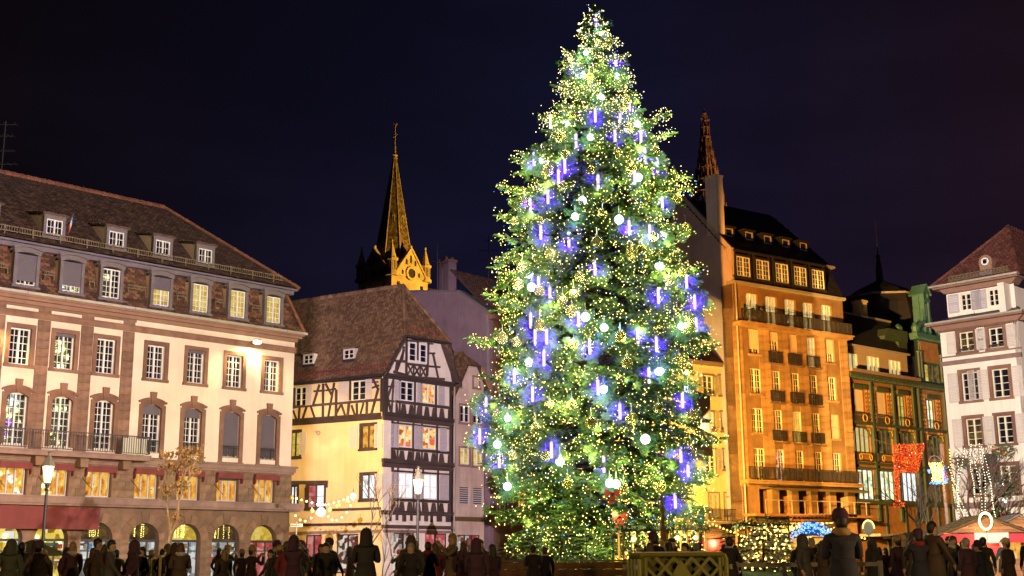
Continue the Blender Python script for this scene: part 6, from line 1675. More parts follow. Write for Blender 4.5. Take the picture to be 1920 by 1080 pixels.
for k, nm in enumerate(('led_warm', 'led_blue', 'led_white')):
    ix = np.array([i for i in range(len(ledp)) if kind[i] == k and i not in pick])
    V = (IV[None] * lsz[ix][:, None, None] + ledp[ix][:, None, :]).reshape(-1, 3); F = (IF[None] + (np.arange(len(ix)) * len(IV))[:, None, None]).reshape(-1, 3)
    tag(bulk('fairy_lights', V, F, nm, None, Tt), ['the mass of warm yellow fairy lights strung through the big Christmas tree', 'the scattered blue fairy lights strung through the big Christmas tree', 'the scattered whitish fairy lights strung through the big Christmas tree'][k], 'fairy lights', None, 'stuff')
tm = MB().lathe([(.03, -.33), (.06, -.31), (.06, .31), (.03, .33)], 8).mesh('glow_tube', 'tube_glow', True)
cm_ = MB().lathe([(.05, .32), (.05, .37), (.02, .39)], 8).tube([(0, 0, .38), (0, .05, .55)], .006, 3).mesh('cap', 'chrome_cap')
for i, (x, y) in enumerate(tubes):
    p = hang(x, y, .12)
    t_ = thing('light_tube', 'violet-glowing light tube hanging upright on the front of the big Christmas tree', 'light tube', p, 0, 'violet light tubes on the tree')
    inst('glow_tube', tm, t_); inst('cap', cm_, t_)
    spot('tube_lamp', p + Vector((0, .085, 0)), p + Vector((0, 2, 0)), 560, (.045, .0, 1.0), 166, .2, .04, t_)
gm = MB().ball((0, 0, 0), .19, 14).mesh('globe', 'globe_glow', True)
gc = MB().lathe([(.06, .20), (.06, .28), (.02, .3)], 8).tube([(0, 0, .3), (0, .05, .6)], .012, 4).mesh('cap', 'chrome_cap')
for i, (x, y) in enumerate(globes):
    p = hang(x, y, .14)
    t_ = thing('glowing_globe', 'bright white glowing globe hanging on the front of the big Christmas tree', 'globe lamp', p, 0, 'white globes on the tree')
    s = RN.uniform(.78, 1.12) * (.8 if y < 150 else 1)
    inst('globe', gm, t_, scale=(s, s, s)); inst('cap', gc, t_, scale=(s, s, s))
    point('globe_lamp', p + Vector((0, -.0, .0)), 120, (.55, .95, 1.0), .25, t_)
bmh = MB().ball((0, 0, 0), .245, 16).mesh('glass_shell', 'glass_ball', True)
fil = MB()
for i in range(16):
    a, b = RN.uniform(0, 6.28), RN.uniform(-1, 1); c_ = math.sqrt(1 - b * b) * .21; fil.ball((c_ * math.cos(a), c_ * math.sin(a), b * .21), .015, 6)
fil = fil.mesh('inner_lights', 'led_warm')
for i, (x, y) in enumerate(glass):
    p = hang(x, y, .22); s = RN.uniform(.8, 1.1)
    t_ = thing('glass_ball', 'clear glass ball with a golden shimmer hanging on the front of the big Christmas tree', 'bauble', p, 0, 'clear glass balls on the tree')
    inst('glass_shell', bmh, t_, scale=(s, s, s)); inst('cap', gc, t_, scale=(s, s, s)); inst('inner_lights', fil, t_, rz=i * 1.3)['kind'] = 'stuff'
for px, py, lb in ((1032, 228, 'short red-tinged light tube high on the left edge of the big Christmas tree'),):
    p = hang(px, py); t_ = thing('red_light_tube', lb, 'light tube', p); inst('glow_tube', MB().lathe([(.03, -.35), (.05, -.32), (.05, .32), (.03, .35)], 8).mesh('glow_tube', 'tube_red'), t_); inst('cap', cm_, t_)
for px, py, lb in ((1162, 968, 'red ribbon bow low in the middle of the big Christmas tree'), (1148, 925, 'small red ribbon above the lowest boughs of the big Christmas tree')):
    p = hang(px, py, .4)
    tag(MB().prism([(-.3, .2), (0, .02), (-.3, -.2)], -.06, .06).prism([(.3, .2), (.3, -.2), (0, .02)], -.06, .06).bar((0, 0), (-.16, -.5), .1, -.03, .03).bar((0, 0), (.14, -.45), .1, -.03, .03).build('ribbon_bow', 'canvas_red', None, p), lb, 'ribbon')
# low timber kerb round the tree and small dark firs at its foot
m = MB()
def small_fir(name, label, loc, h, r, mat='fir_dark', group=None, baubles=0, ball='sign_white', seed=0, lights=0):
    g = random.Random(seed); o = thing(name, label, 'fir tree', loc, 0, group)
    MB().tube([(0, 0, 0), (0, 0, h * .95)], [.05 + .01 * h, .015], 6).build('trunk', 'bark', o)
    m = MB(); nl = int(h / .16)
    for i in range(nl):
        z = h * (.08 + .9 * i / nl); rr = r * (1 - i / nl) ** .85 + .06
        for b in range(8):
            a = i * 2.4 + b * math.pi / 4 + g.uniform(-.25, .25); L = rr * g.uniform(.75, 1.15)
            c, s = math.cos(a), math.sin(a)
            for t in (.35, .6, .85, 1.0):
                p = Vector((c * L * t, s * L * t, z + .12 * L * t - .22 * L * t * t))
                for k in (-1, 0, 1):
                    d = Vector((c, s, g.uniform(-.2, .25))).normalized() * .7 + Vector((-s, c, 0)) * k * .7
                    d = d.normalized() * g.uniform(.14, .26); q = d.cross(Vector((0, 0, 1))).normalized() * .03
                    m.add([tuple(p - q), tuple(p + d * .5 - q * 1.4 + Vector((0, 0, .015))), tuple(p + d), tuple(p + q)], [(0, 1, 2, 3)])
    m.build('crown', mat, o)
    for i in range(baubles):
        t = g.random() ** .8; z = h * (.1 + .82 * t); rr = (r * (1 - t) ** .85 + .1) * 1.02; a = g.uniform(-math.pi, .1)
        MB().ball((rr * math.cos(a), rr * math.sin(a), z - .1 * rr), .075, 7).build('bauble', ball, o)
    for i in range(lights):
        pass
    if lights:
        lb = MB()
        for i in range(lights):
            t = g.random() ** .9; z = h * (.1 + .85 * t); rr = (r * (1 - t) ** .85 + .08); a = g.uniform(-math.pi, .1); lb.ball((rr * math.cos(a), rr * math.sin(a), z - .08 * rr), .032, 6)
        lb.build('lights', 'led_warm', o)
    return o
for i, (px, dy, h, r) in enumerate(((952, -5.5, 1.9, 1.3), (1000, -6.1, 2.1, 1.4), (1052, -6.5, 2.5, 1.5), (1100, -6.4, 2.2, 1.5), (1150, -6.0, 2.4, 1.4), (1205, -5.6, 1.9, 1.2))):
    p = at(px, 1052, TY + dy); small_fir('small_fir', 'small unlit fir below the big Christmas tree, %s from the left' % ('first', 'second', 'third', 'fourth', 'fifth', 'sixth')[i], (p.x, p.y, 0), h, r, 'fir_dark', 'small firs at the foot of the big tree', 0, seed=i)
o = thing('tree_kerb', 'low timber wall in front of the foot of the big Christmas tree', 'wall', (at(1100, 1052, 46).x, 46, 0))
for j in range(4): MB().box(-4.2, 4.2, .03 + .26 * j, .27 + .26 * j, -.07, .07).build('board', 'wood_board', o)
MB().box(-4.25, 4.25, 1.07, 1.13, -.12, .12).build('rail', 'wood_grey', o)

# ------------------------------------------------------------------ street lamps
def lantern(name, label, px, py, dep, power):
    p = at(px, py, dep); o = thing(name, label, 'street lamp', (p.x, p.y, 0)); h = p.z
    MB().lathe([(.2, 0), (.2, .35), (.12, .5), (.1, 1.1), (.13, 1.15), (.075, 1.25), (.06, h - .75), (.1, h - .7), (.07, h - .62), (.11, h - .45)], 10).build('post', 'iron', o)
    n = 6
    MB().lathe([(.13, h - .40), (.24, h + .28)], n).build('glass', 'lamp_glow', o)
    m = MB()
    for k in range(n):
        a = 2 * math.pi * k / n; m.tube([(.135 * math.cos(a), .135 * math.sin(a), h - .42), (.25 * math.cos(a), .25 * math.sin(a), h + .29)], .014, 4)
    m.lathe([(.27, h + .28), (.29, h + .33), (.13, h + .62), (.14, h + .66), (.06, h + .72), (.05, h + .84), (.1, h + .86), (.02, h + .92)], n); m.lathe([(.10, h - .48), (.15, h - .42), (.13, h - .40)], n)
    m.build('lantern_frame', 'iron_light', o)
    point('lamp', (p.x, p.y + .45, h - .15), power, WARM, .18, o)
    return o
lantern('street_lamp', 'classic lit lantern lamp post in front of the arcade of the pink building', 90, 887, 52, 3800)
lantern('street_lamp', 'classic lit lantern lamp post in front of the half-timbered house', 784, 910, 60, 900)
# unseen light masts put in to light the facades
def mast(label, loc, h, heads):
    o = thing('light_mast', label, 'light mast', loc)
    MB().lathe([(.22, 0), (.12, 3), (.09, h)], 10).box(-1.2, 1.2, h - .05, h + .05, -.06, .06).build('mast', 'silver_paint', o)
    for i, (tg, pw, col, deg, *cut) in enumerate(heads):
        x = -1.0 + 2.0 * i / max(1, len(heads) - 1)
        q = Vector(loc) + Vector((x, 0, h + .25)); d = (Vector(tg) - q).normalized()
        b = MB().box(-.22, .22, -.18, .18, -.16, .16).build('lamp_head', 'iron', o, Vector((x, 0, h + .25)) - d * .3); b.rotation_euler = d.to_track_quat('Y', 'Z').to_euler()
        spot('mast_lamp', q, tg, pw, col, deg, .45, .35 if not cut and 'second' not in label else .015, o)
        if cut:                                                   # barn door keeping the light off what stands to the left
          for sd_, c_ in ((1, cut[0]), (-1, cut[1] if len(cut) > 1 else None)):
            if c_ is None: continue
            a = math.radians(c_ + sd_ * 1.8); e_ = Vector((math.sin(a), math.cos(a), 0)); l_ = Vector((-e_.y, e_.x, 0)) * .08 * sd_
            MB().slab([e_ * -.3 + l_ + Vector((0, 0, -1.6)), e_ * 2.6 + l_ + Vector((0, 0, -1.6)), e_ * 2.6 + l_ + Vector((0, 0, 1.9)), e_ * -.3 + l_ + Vector((0, 0, 1.9))], .02).build('barn_door', 'iron', o, Vector((x, 0, h + .25)))
    return o
mast('tall steel light mast behind the viewer to the right', (17, 12, 0), 11, [(FA.P(-9.5, 12.5, 0), 205000, (1.0, .80, .66), 33)])
mast('tall steel light mast behind the viewer to the left', (-3, -8, 0), 10, [(FF.P(2.5, 11, 0), 400000, (1.0, .81, .70), 24, 19.1), ((-8.3, 84, 12.0), 400000, (1.0, .76, .80), 18.5, -7.4, .9)])
mast('added sodium light mast hidden behind the big Christmas tree', (9.3, 68, 0), 8.2, [(FO.P(7.5, 12, 0), 112000, SODIUM, 70, 17.3), (FE.P(8, 10, 0), 190000, (1.0, .56, .15), 50, 25)])
dm_ = mast('second added sodium light mast hidden behind the big Christmas tree', (9.6, 80, 0), 5.0, [(FD.P(-2.4, 7, 0), 46000, (1.0, .62, .12), 84)])
e_ = (FD.P(-2.4, 0, 0) - Vector((8.6, 80, 0))).normalized(); l_ = Vector((-e_.y, e_.x, 0)); t_ = math.radians(40)
u_ = Vector((e_.x * math.cos(t_), e_.y * math.cos(t_), math.sin(t_))); n_ = Vector((0, 0, .09))
MB().slab([n_ - u_ * .3 - l_ * .9, n_ + u_ * 1.5 - l_ * .9, n_ + u_ * 1.5 + l_ * .9, n_ - u_ * .3 + l_ * .9], .02).build('barn_door', 'iron', dm_, Vector((-1, 0, 5.25)))  # added plate keeping this light off the tall fire wall
lantern('street_lamp', 'added classic lantern lamp post outside the picture to the left of the viewer', -900, 700, 14, 3000)  # this and the next two: unseen lanterns added as warm fill on the crowd
lantern('street_lamp', 'added classic lantern lamp post outside the picture to the right of the viewer', 2820, 700, 15, 2200)
lantern('street_lamp', 'added classic lantern lamp post behind the viewer in the square', 6000, 0, 4, 1500)
# slender grey post with a hooped lamp at the right
pb = at(1778, 1000, 79); o = thing('hoop_lamp', 'slender grey lamp post with a ring-shaped sodium lamp by the white building', 'street lamp', (pb.x, pb.y, 0))
pt_ = at(1771, 832, 79); ph_ = at(1753, 868, 79)
MB().lathe([(.16, 0), (.14, 1), (.09, pt_.z)], 10).build('post', 'silver_paint', o)
m = MB(); c0 = ph_ - Vector((pb.x, pb.y, 0)); n = 20
m.tube([c0 + Vector((.40 * math.cos(2 * math.pi * k / n), 0, .46 * math.sin(2 * math.pi * k / n))) for k in range(n + 1)], .035, 5, False); m.tube([c0 + Vector((.38, 0, .1)), Vector((0, 0, pt_.z - .3))], .04, 5)
m.lathe([(.05, .3), (.12, .15), (.2, .1), (.36, -.02)], 10, c0); m.build('hoop', 'silver_paint', o)
MB().lathe([(.34, -.03), (.2, -.09), (.02, -.1)], 10, c0).build('lens', 'sodium_glow', o)
point('hoop_lamp_light', ph_ - Vector((0, .1, .35)), 1500, SODIUM, .2, o)
# ------------------------------------------------------------------ red light curtain, lit figure, string lights
p0, p1, p2, p3 = (at(x, y, 80) for x, y in ((1675, 836), (1733, 832), (1721, 886), (1676, 950)))
o = thing('light_curtain', 'hanging curtain of red and orange lights before the green store', 'light display', p3)
def curtain_pt(): 
    while True:
        x, y = RN.uniform(1675, 1734), RN.uniform(832, 951)
        t = (x - 1675) / 59
        if y < 887 - 2 * t and x < 1734 - (y - 832) / 55 * 12: return x, y
        if y >= 885 and x < 1675 + 4 + (y - 885) * .04 + 7.5 and x > 1675.5 + (y - 885) * .055: return x, y
        if y > 942 and x < 1697: return x, y
m = MB().mat('led_red').mat('led_orange').mat('led_white')
for i in range(1500):
    x, y = curtain_pt(); q = at(x, y, 80 + RN.uniform(-.12, .12)) - p3
    r = RN.uniform(.022, .034); m.mat('led_red' if i % 20 < 15 else ('led_orange' if i % 100 != 19 else 'led_white'))
    m.add([tuple(q + Vector(v) * r) for v in ((1, 0, 0), (-1, 0, 0), (0, 1, 0), (0, -1, 0), (0, 0, 1.3), (0, 0, -1.3))], [(4, 0, 3), (4, 3, 1), (5, 3, 0), (5, 1, 3), (4, 1, 2), (4, 2, 0), (5, 0, 2), (5, 2, 1)])
lo_ = m.build('lights', None, o); lo_['kind'] = 'stuff'
m = MB()
ol = [at(x, y, 80) - p3 for x, y in ((1675, 835), (1733, 831), (1733, 840), (1720, 886), (1684, 885), (1688, 943), (1697, 943), (1697, 951), (1680, 951), (1675, 835))]
m.tube(ol, .025, 4, False)
for k in range(1, 9): m.tube([ol[0].lerp(ol[1], k / 9), ol[4].lerp(ol[3], k / 9)], .008, 3)
m.build('frame', 'coat_red', o)
MB().tube([at(1560, 800, 86) - p3, ol[0], ol[1], at(1790, 806, 76) - p3], .012, 4).build('wire', 'iron', o)
q = at(1757, 890, 76); o = thing('light_figure', 'golden bundle of lights with icy white trim hanging on the slender lamp post', 'light display', q)
m = MB()
for i in range(230):
    a = RN.uniform(0, 6.28); z = RN.uniform(-.42, .72); r = .36 * (1 - max(0, z - .45) * 1.4) * math.sqrt(RN.random()); m.ball((r * math.cos(a), r * math.sin(a) * .6, z), .035, 5)
m.build('gold_lights', 'led_warm', o)['kind'] = 'stuff'
m = MB()
for i in range(60): m.ball((RN.uniform(-.4, .5), RN.uniform(-.25, .25), RN.uniform(-.56, -.44)), .045, 5)
for i in range(45): m.ball((RN.uniform(.38, .60), RN.uniform(-.2, .2), RN.uniform(-.5, .5)), .04, 5)
for i in range(14): m.ball((RN.uniform(-.58, -.44), RN.uniform(-.1, .1), RN.uniform(.1, .38)), .04, 5)
m.build('ice_lights', 'led_ice', o)['kind'] = 'stuff'
m = MB()
for i in range(12): m.ball((RN.uniform(.46, .62), RN.uniform(-.25, .1), RN.uniform(-.42, .05)), .045, 5)
m.build('red_lights', 'led_red', o); MB().tube([(0, 0, -.55), (0, 0, .75)], .03, 5).tube([(0, 0, .6), (.6, 0, .75)], .02, 4).build('frame', 'iron', o)
def string(label, pts, dep, n, bulbr=.055, sag=.0, mat='bulb_warm', group=None):
    P_ = [at(x, y, dep) for x, y in pts]; o = thing('string_lights', label, 'string lights', P_[0], 0, group)
    w = []
    for a, b in zip(P_, P_[1:]):
        for k in range(6): t = k / 6; w.append(a.lerp(b, t) - Vector((0, 0, sag * 4 * t * (1 - t))))
    w.append(P_[-1]); MB().tube([q - P_[0] for q in w], .008, 3).build('wire', 'iron', o)
    bm0 = cached(('bulb', bulbr, mat), lambda: MB().ball((0, 0, 0), bulbr, 8).mesh('bulb', mat, True))
    for k in range(n):
        t = (k + .5) / n * (len(w) - 1); i = int(t); q = w[i].lerp(w[min(i + 1, len(w) - 1)], t - i)
        inst('bulb', bm0, o, q - P_[0] - Vector((0, 0, .08)))
    return o
string('upper string of warm bulbs swung along the yellow wall', [(543, 928), (570, 936), (600, 944), (612, 944), (640, 936), (664, 925)], 70, 15)
string('lower string of warm bulbs sagging below the round white lamp by the yellow wall', [(550, 960), (562, 972), (575, 975), (592, 962), (603, 952), (612, 962), (622, 972), (634, 973), (648, 962), (658, 944), (664, 928)], 70, 14)
o = thing('round_lamp', 'round white lamp hanging where the two strings of bulbs meet by the yellow wall', 'lamp', at(602, 960, 70))
MB().ball((0, 0, 0), .26, 14).build('globe', 'globe_glow', o, smooth=True); MB().tube([(0, 0, .25), (0, 0, .55)], .02, 4).build('cord', 'iron', o); point('round_lamp_light', at(602, 960, 69.6), 160, (1, .9, .7), .2, o)
o = thing('wall_spot', 'dazzling lamp at the top of the string of bulbs beside the bare tree', 'lamp', at(662, 930, 70)); MB().ball((0, 0, 0), .16, 10).build('bulb', 'bulb_cool', o); MB().tube([(0, 0, .1), (0, .2, .4)], .02, 4).build('bracket', 'iron', o); point('wall_spot_light', at(661, 930, 69.7), 220, (1, .9, .7), .15, o)
for px, py in ((547, 934), (585, 958), (619, 956), (634, 948), (651, 940)):
    b = thing('mirror_ball', 'golden mirror ball hanging by the strings of bulbs near the yellow wall', 'bauble', at(px, py, 70), 0, 'golden mirror balls by the bulb strings'); MB().ball((0, 0, 0), .13, 10).build('shell', 'gold_paint', b, smooth=True); MB().lathe([(.04, .12), (.04, .18), (.01, .2)], 6).build('cap', 'chrome_cap', b)
q = at(556, 985, 66); o = thing('street_sign', 'small white street name plate on a post at the corner of the pink building', 'sign', (q.x, q.y, 0))
MB().tube([(0, 0, 0), (0, 0, q.z + .2)], .035, 6).build('post', 'silver_paint', o); MB().box(-.33, .33, q.z - .08, q.z + .08, -.015, .015).build('plate', 'sign_white', o); MB().box(-.28, .22, q.z - .018, q.z + .018, .016, .018).build('lettering', 'iron', o)

# ------------------------------------------------------------------ bare trees
def bare_tree(name, label, px, py_top, dep, seed, mat, spread=.5, levels=5, r0=.09, fork=1.6, leaves=None, nl=0, px_base=None):
    g = random.Random(seed); base = at(px, 1052, dep); top = at(px, py_top, dep).z
    o = thing(name, label, 'tree', (base.x, base.y, 0)); m = MB(); tips = []
    def grow(p, d, L, r, lv):
        pts = [p]; q = Vector(p); dd = Vector(d)
        for k in range(4):
            dd = (dd + Vector((g.gauss(0, .10), g.gauss(0, .10), g.gauss(.04, .05)))).normalized(); q = q + dd * L / 4; pts.append(Vector(q))
        m.tube(pts, [r * (1 - .12 * k) for k in range(5)], 6 if lv == levels else 4, False)
        if lv == 0: tips.append((q, dd)); return
        n = 3 if lv >= levels - 2 else 2
        for k in range(n):
            a = g.uniform(0, 6.28) if lv < levels else 2 * math.pi * k / n + g.uniform(-.4, .4); sd = Vector((math.cos(a), math.sin(a), 0))
            nd = (dd + sd * spread * g.uniform(.6, 1.3)).normalized()
            grow(pts[-1] if k else pts[-1], nd, L * g.uniform(.62, .85), r * .67, lv - 1)
        if lv <= levels - 1: tips.append((pts[2], dd))
    H_ = top; grow(Vector((0, 0, 0)), Vector((0, 0, 1)), H_ * .42, r0, levels)
    mx = max(q.z for q, _ in tips); s = H_ / mx
    m.V = [(x * s, y * s, z * s) for x, y, z in m.V]
    m.build('trunk', mat, o)
    if leaves:
        lm = MB(); g.shuffle(tips)
        for q, d in [t for t in tips if t[0].z * s > H_ * .35][:nl]:
            for k in range(34):
                p = q * s + Vector((g.gauss(0, .13), g.gauss(0, .13), g.gauss(0, .10))); a = Vector((g.gauss(0, 1), g.gauss(0, 1), g.gauss(0, 1))).normalized() * .085; b = a.cross(Vector((g.random(), g.random(), 1))).normalized() * .05
                lm.add([tuple(p - a), tuple(p + b), tuple(p + a), tuple(p - b)], [(0, 1, 2, 3)])
        lm.build('leaves', leaves, o)
    return o, [(q * s, d) for q, d in tips], base
bare_tree('leafy_tree', 'young tree with clumps of dry golden leaves before the pink building', 306, 838, 52, 4, 'bark_light', .46, 3, .085, leaves='dry_leaf', nl=26)
bare_tree('bare_tree', 'thin bare tree in front of the yellow wall of the half-timbered house', 684, 872, 62, 8, 'bark', .42, 4, .085)
bare_tree('bare_tree', 'bare tree in front of the golden light figure near the green store', 1760, 880, 60, 12, 'bark', .50, 6, .13)
o, tips, base = bare_tree('bare_tree', 'bare tree draped with strings of lights in front of the white corner building', 1835, 825, 60, 21, 'bark', .50, 6, .20)
base.z = 0
for i, (x0, y0, x1, y1) in enumerate(((1792, 838, 1800, 985), (1806, 835, 1793, 960), (1818, 828, 1826, 930), (1828, 830, 1842, 975), (1838, 826, 1850, 955), (1842, 832, 1868, 965), (1850, 880, 1872, 985), (1775, 870, 1830, 998), (1790, 905, 1812, 985))):
    pts = [(x0 + (x1 - x0) * t + 3 * math.sin(i + t * 7), y0 + (y1 - y0) * t) for t in (0, .25, .5, .75, 1)]
    d_ = 58.6 + .3 * (i % 4)
    string('string of tiny lights draped on the bare tree, %s from the left' % ('first', 'second', 'third', 'fourth', 'fifth', 'sixth', 'seventh', 'eighth', 'ninth')[sorted(range(9), key=lambda k: (1796, 1800, 1822, 1835, 1844, 1855, 1861, 1803, 1801)[k]).index(i)], pts, d_, 24, .022, .0, 'led_white', 'light strings on the bare tree')
string('chain of amber lights climbing the post beside the white building', [(1780, 838), (1783, 875), (1786, 905), (1790, 935), (1797, 960)], 77, 26, .045, 0, 'bulb_amber')

# ------------------------------------------------------------------ Christmas market: huts, canopies, firs, ring light, barrier
def hut(label, px, dep, w_, h_, rz, roofm='canvas_tan', front='canvas_red', bulbs='bulb_amber', open_='room_amber', ice=False):
    p = at(px, 1052, dep); o = thing('market_hut', label, 'market hut', (p.x, p.y, 0), rz); d_ = 2.2
    for j in range(4): MB().box(-w_ / 2, w_ / 2, .02 + .26 * j, .27 + .26 * j, -.03, .03).build('board', 'wood_board', o)
    for x in (-w_ / 2 + .06, w_ / 2 - .06): MB().box(x - .06, x + .06, 0, 2.2, -.06, .07).build('post', 'wood_post', o)
    MB().box(-w_ / 2, w_ / 2, 0, 2.2, -d_, -d_ + .06).box(-w_ / 2, -w_ / 2 + .06, 0, 2.2, -d_ + .07, -.07).box(w_ / 2 - .06, w_ / 2, 0, 2.2, -d_ + .07, -.07).build('hut_wall', 'wood_board', o)
    MB().box(-w_ / 2 + .1, w_ / 2 - .1, 1.05, 2.15, -.9, -.86).build('goods', open_, o)
    gp = MB()
    k = 5
    for j in range(k):
        z0, z1 = 2.2 + (h_ - 2.25) * j / k, 2.2 + (h_ - 2.25) * (j + .93) / k; x0, x1 = w_ / 2 * (1 - j / k), w_ / 2 * (1 - (j + .93) / k)
        MB().prism([(-x0, z0), (x0, z0), (x1, z1), (-x1, z1)], -.04, .04).build('gable_board', 'wood_board', o)
    e = w_ / 2 + .35; zl = 2.2 - .35 * (h_ - 2.2) / (w_ / 2)
    m = MB()
    for s in (-1, 1):
        q = [(s * e, -.4, zl), (0, -.4, h_), (0, d_ + .3, h_), (s * e, d_ + .3, zl)]
        m.slab(q if s < 0 else q[::-1], .07)
        tiles(m, [q[0], q[3], q[2], q[1]], .3, .28, .03)
    m.build('roof', roofm, o)
    if front: 
        MB().prism([(-w_ / 2, 1.75), (w_ / 2, 1.75), (w_ / 2, 2.15), (-w_ / 2, 2.15)], .08, .1).prism([(-w_ * .2, 1.3), (0, 1.1), (w_ * .2, 1.3), (w_ * .2, 1.75), (-w_ * .2, 1.75)], .08, .1).build('banner', front, o)
    bl_ = MB(); nb = 11 if bulbs else 0
    for s in (-1, 1):
        for i in range(nb): bl_.ball((s * e * i / nb, -.48, h_ + .02 - (h_ - zl) * i / nb), .055, 7)
    if bulbs: bl_.build('gable_bulbs', bulbs, o)
    point('hut_lamp', o.location + Vector((0, -.25, 1.95)), 90, (1, .62, .22), .1, o)
    if ice:
        m = MB()
        for i in range(260):
            a = RN.uniform(0, math.pi); r = RN.uniform(.55, 1.0); m.ball((r * 1.1 * math.cos(a) + RN.gauss(0, .05), -.5 + RN.uniform(-.05, .05), h_ - .55 + r * .75 * math.sin(a)), .028, 5)
        for s in (-1, 1):
            for i in range(40): t = RN.random(); m.ball((s * e * t, -.5, h_ - .1 - (h_ - zl) * t - RN.random() * .25), .028, 5)
        m.build('ice_lights', 'led_ice', o)['kind'] = 'stuff'
        MB().prism([(-.55, h_ - .5), (.55, h_ - .5), (.45, h_ + .1), (0, h_ + .25), (-.45, h_ + .1)], .36, .40).build('gable_panel', 'box_blue', o)
    return o
hut('wooden market hut with red cloth front and amber gable bulbs, right of the big tree', 1338, 66, 3.3, 2.9, math.radians(-4))
hut('wooden market hut with orange tiled roof between the fir canopy and the big tree', 1400, 72, 3.6, 3.1, math.radians(22), 'roof_tile_tan', None)
hut('market hut trimmed with icy blue lights in front of the sandstone building', 1522, 64, 2.9, 2.75, math.radians(-3), 'canvas_dark', None, 'led_ice', 'room_amber', True)
hut('brown market hut with amber bulbs just left of the person in the knitted hat', 1562, 68, 3.0, 2.7, math.radians(6), 'canvas_dark', None)
hut('tan canvas roofed market hut under the glowing ring at the right', 1850, 56, 4.0, 2.95, math.radians(-2), 'canvas_tan', 'canvas_red', None)
hut('dark market hut roof left of the hut with the glowing ring', 1765, 62, 3.2, 2.5, math.radians(4), 'canvas_dark', None, None)
hut('lattice roofed market hut at the far right edge', 1915, 62, 4.2, 3.2, math.radians(-6), 'wood_grey', 'canvas_red', None)
q = at(1848, 977, 55); o = thing('ring_light', 'glowing oval ring of light over a tan market hut, bare tree behind', 'light display', q)
n = 28; MB().tube([(.27 * math.cos(2 * math.pi * k / n), 0, .36 * math.sin(2 * math.pi * k / n)) for k in range(n + 1)], .05, 7, False).build('ring', 'ring_glow', o); MB().box(-.55, .95, -.95, -.5, -.02, .02).build('board', 'sign_white', o); MB().tube([(0, 0, -.36), (0, 0, -1.0)], .025, 5).build('stand', 'iron', o)
q = at(1628, 990, 58); o = thing('ring_light', 'small oval board framed with tiny lights left of the green store entrance', 'light display', q)
MB().prism([(.25 * math.cos(2 * math.pi * k / n), .33 * math.sin(2 * math.pi * k / n)) for k in range(n)], -.03, .03).build('board', 'sign_white', o)
m = MB()
for k in range(18): a = math.pi * k / 17; m.ball((.27 * math.cos(a), -.05, .35 * math.sin(a)), .03, 5)
m.build('lights', 'led_warm', o); MB().tube([(0, 0, -.3), (0, 0, -q.z)], .03, 5).build('stand', 'iron', o)
def canopy(label, px0, px1, py, dep, nposts, seed):
    a, b = at(px0, py, dep), at(px1, py, dep); o = thing('fir_canopy', label, 'canopy', (a.x, a.y, 0)); L = b.x - a.x; z = a.z; g = random.Random(seed)
    for k in range(nposts):
        x = L * k / (nposts - 1)
        for y in (0, 2.0): MB().box(x - .035, x + .035, 0, z - .08, -y - .035, -y + .035).build('post', 'wood_post', o)
    MB().box(-.1, L + .1, z - .08, z, -2.1, .1).build('deck', 'wood_grey', o)
    m = MB()
    for i in range(int(L * 260)):
        p = Vector((g.uniform(-.3, L + .3), g.choice((-.1, g.uniform(0, 2))), z + g.uniform(-.1, .18))); d = Vector((g.gauss(0, .7), g.gauss(-.4, .5), g.gauss(-.25, .35))).normalized() * g.uniform(.15, .34); s = d.cross(Vector((0, 0, 1))).normalized() * .028
        m.add([tuple(p - s), tuple(p + d * .5 - s * 1.3), tuple(p + d), tuple(p + s)], [(0, 1, 2, 3)])
    m.build('fir_garland', 'fir', o)
    m = MB()
    for i in range(int(L * 34)): m.ball((g.uniform(0, L), g.uniform(-.12, 1.0), z - g.uniform(.12, 1.1)), .024, 5)
    m.build('lights', 'led_warm', o)
    for k in range(max(2, int(L / 1.0))):
        q = Vector((L * (k + .5) / max(2, int(L / 1.0)), .2, z - .35)); MB().ball(tuple(q), .085, 8).build('bulb', 'bulb_warm', o, smooth=True)
    for k in range(2): point('canopy_lamp', o.location + Vector((L * (.3 + .4 * k), .6, z - .4)), 130, (1, .72, .25), .12, o)
    return o
canopy('long fir-decked canopy on thin posts with warm bulbs behind the yellow barrier', 1168, 1250, 993, 46, 4, 1)
canopy('right part of the fir-decked canopy between the barrier and the market hut', 1254, 1322, 991, 48, 3, 2)
canopy('tall fir-decked canopy glowing yellow over small white-balled trees, before the sandstone building', 1398, 1478, 982, 46, 5, 3)
for i, (px, dep, h, r, nb) in enumerate(((1432, 40, 2.35, .95, 60), (1462, 42, 2.3, .8, 50), (1402, 43, 2.0, .7, 40), (1205, 42, 1.75, .6, 30), (1232, 43, 1.7, .55, 30), (1370, 50, 2.3, .8, 0))):
    p = at(px, 1052, dep)
    small_fir('decorated_fir', ('small fir hung with white balls in the middle under the tall fir canopy', 'small fir hung with white balls at the right post of the tall fir canopy', 'small fir hung with white balls at the left post of the tall fir canopy', 'small white-balled fir just behind the left end of the yellow barrier', 'small white-balled fir behind the middle of the yellow barrier', 'frosted plain fir by the market hut with the red cloth')[i], (p.x, p.y, 0), h, r, 'fir_dark', 'small decorated firs of the market', nb, 'sign_white', 30 + i, 85 if nb else 0)
q = at(1243, 985, 44); o = thing('cone_post', 'slim wooden cone standing behind the yellow barrier', 'post', (q.x, q.y, 0)); MB().lathe([(.14, 0), (.13, 1.4), (.03, 3.2)], 10).build('cone', 'wood_board', o); MB().lathe([(.22, 1.2), (.2, 1.75), (.12, 1.8)], 10).build('base', 'wood_post', o)
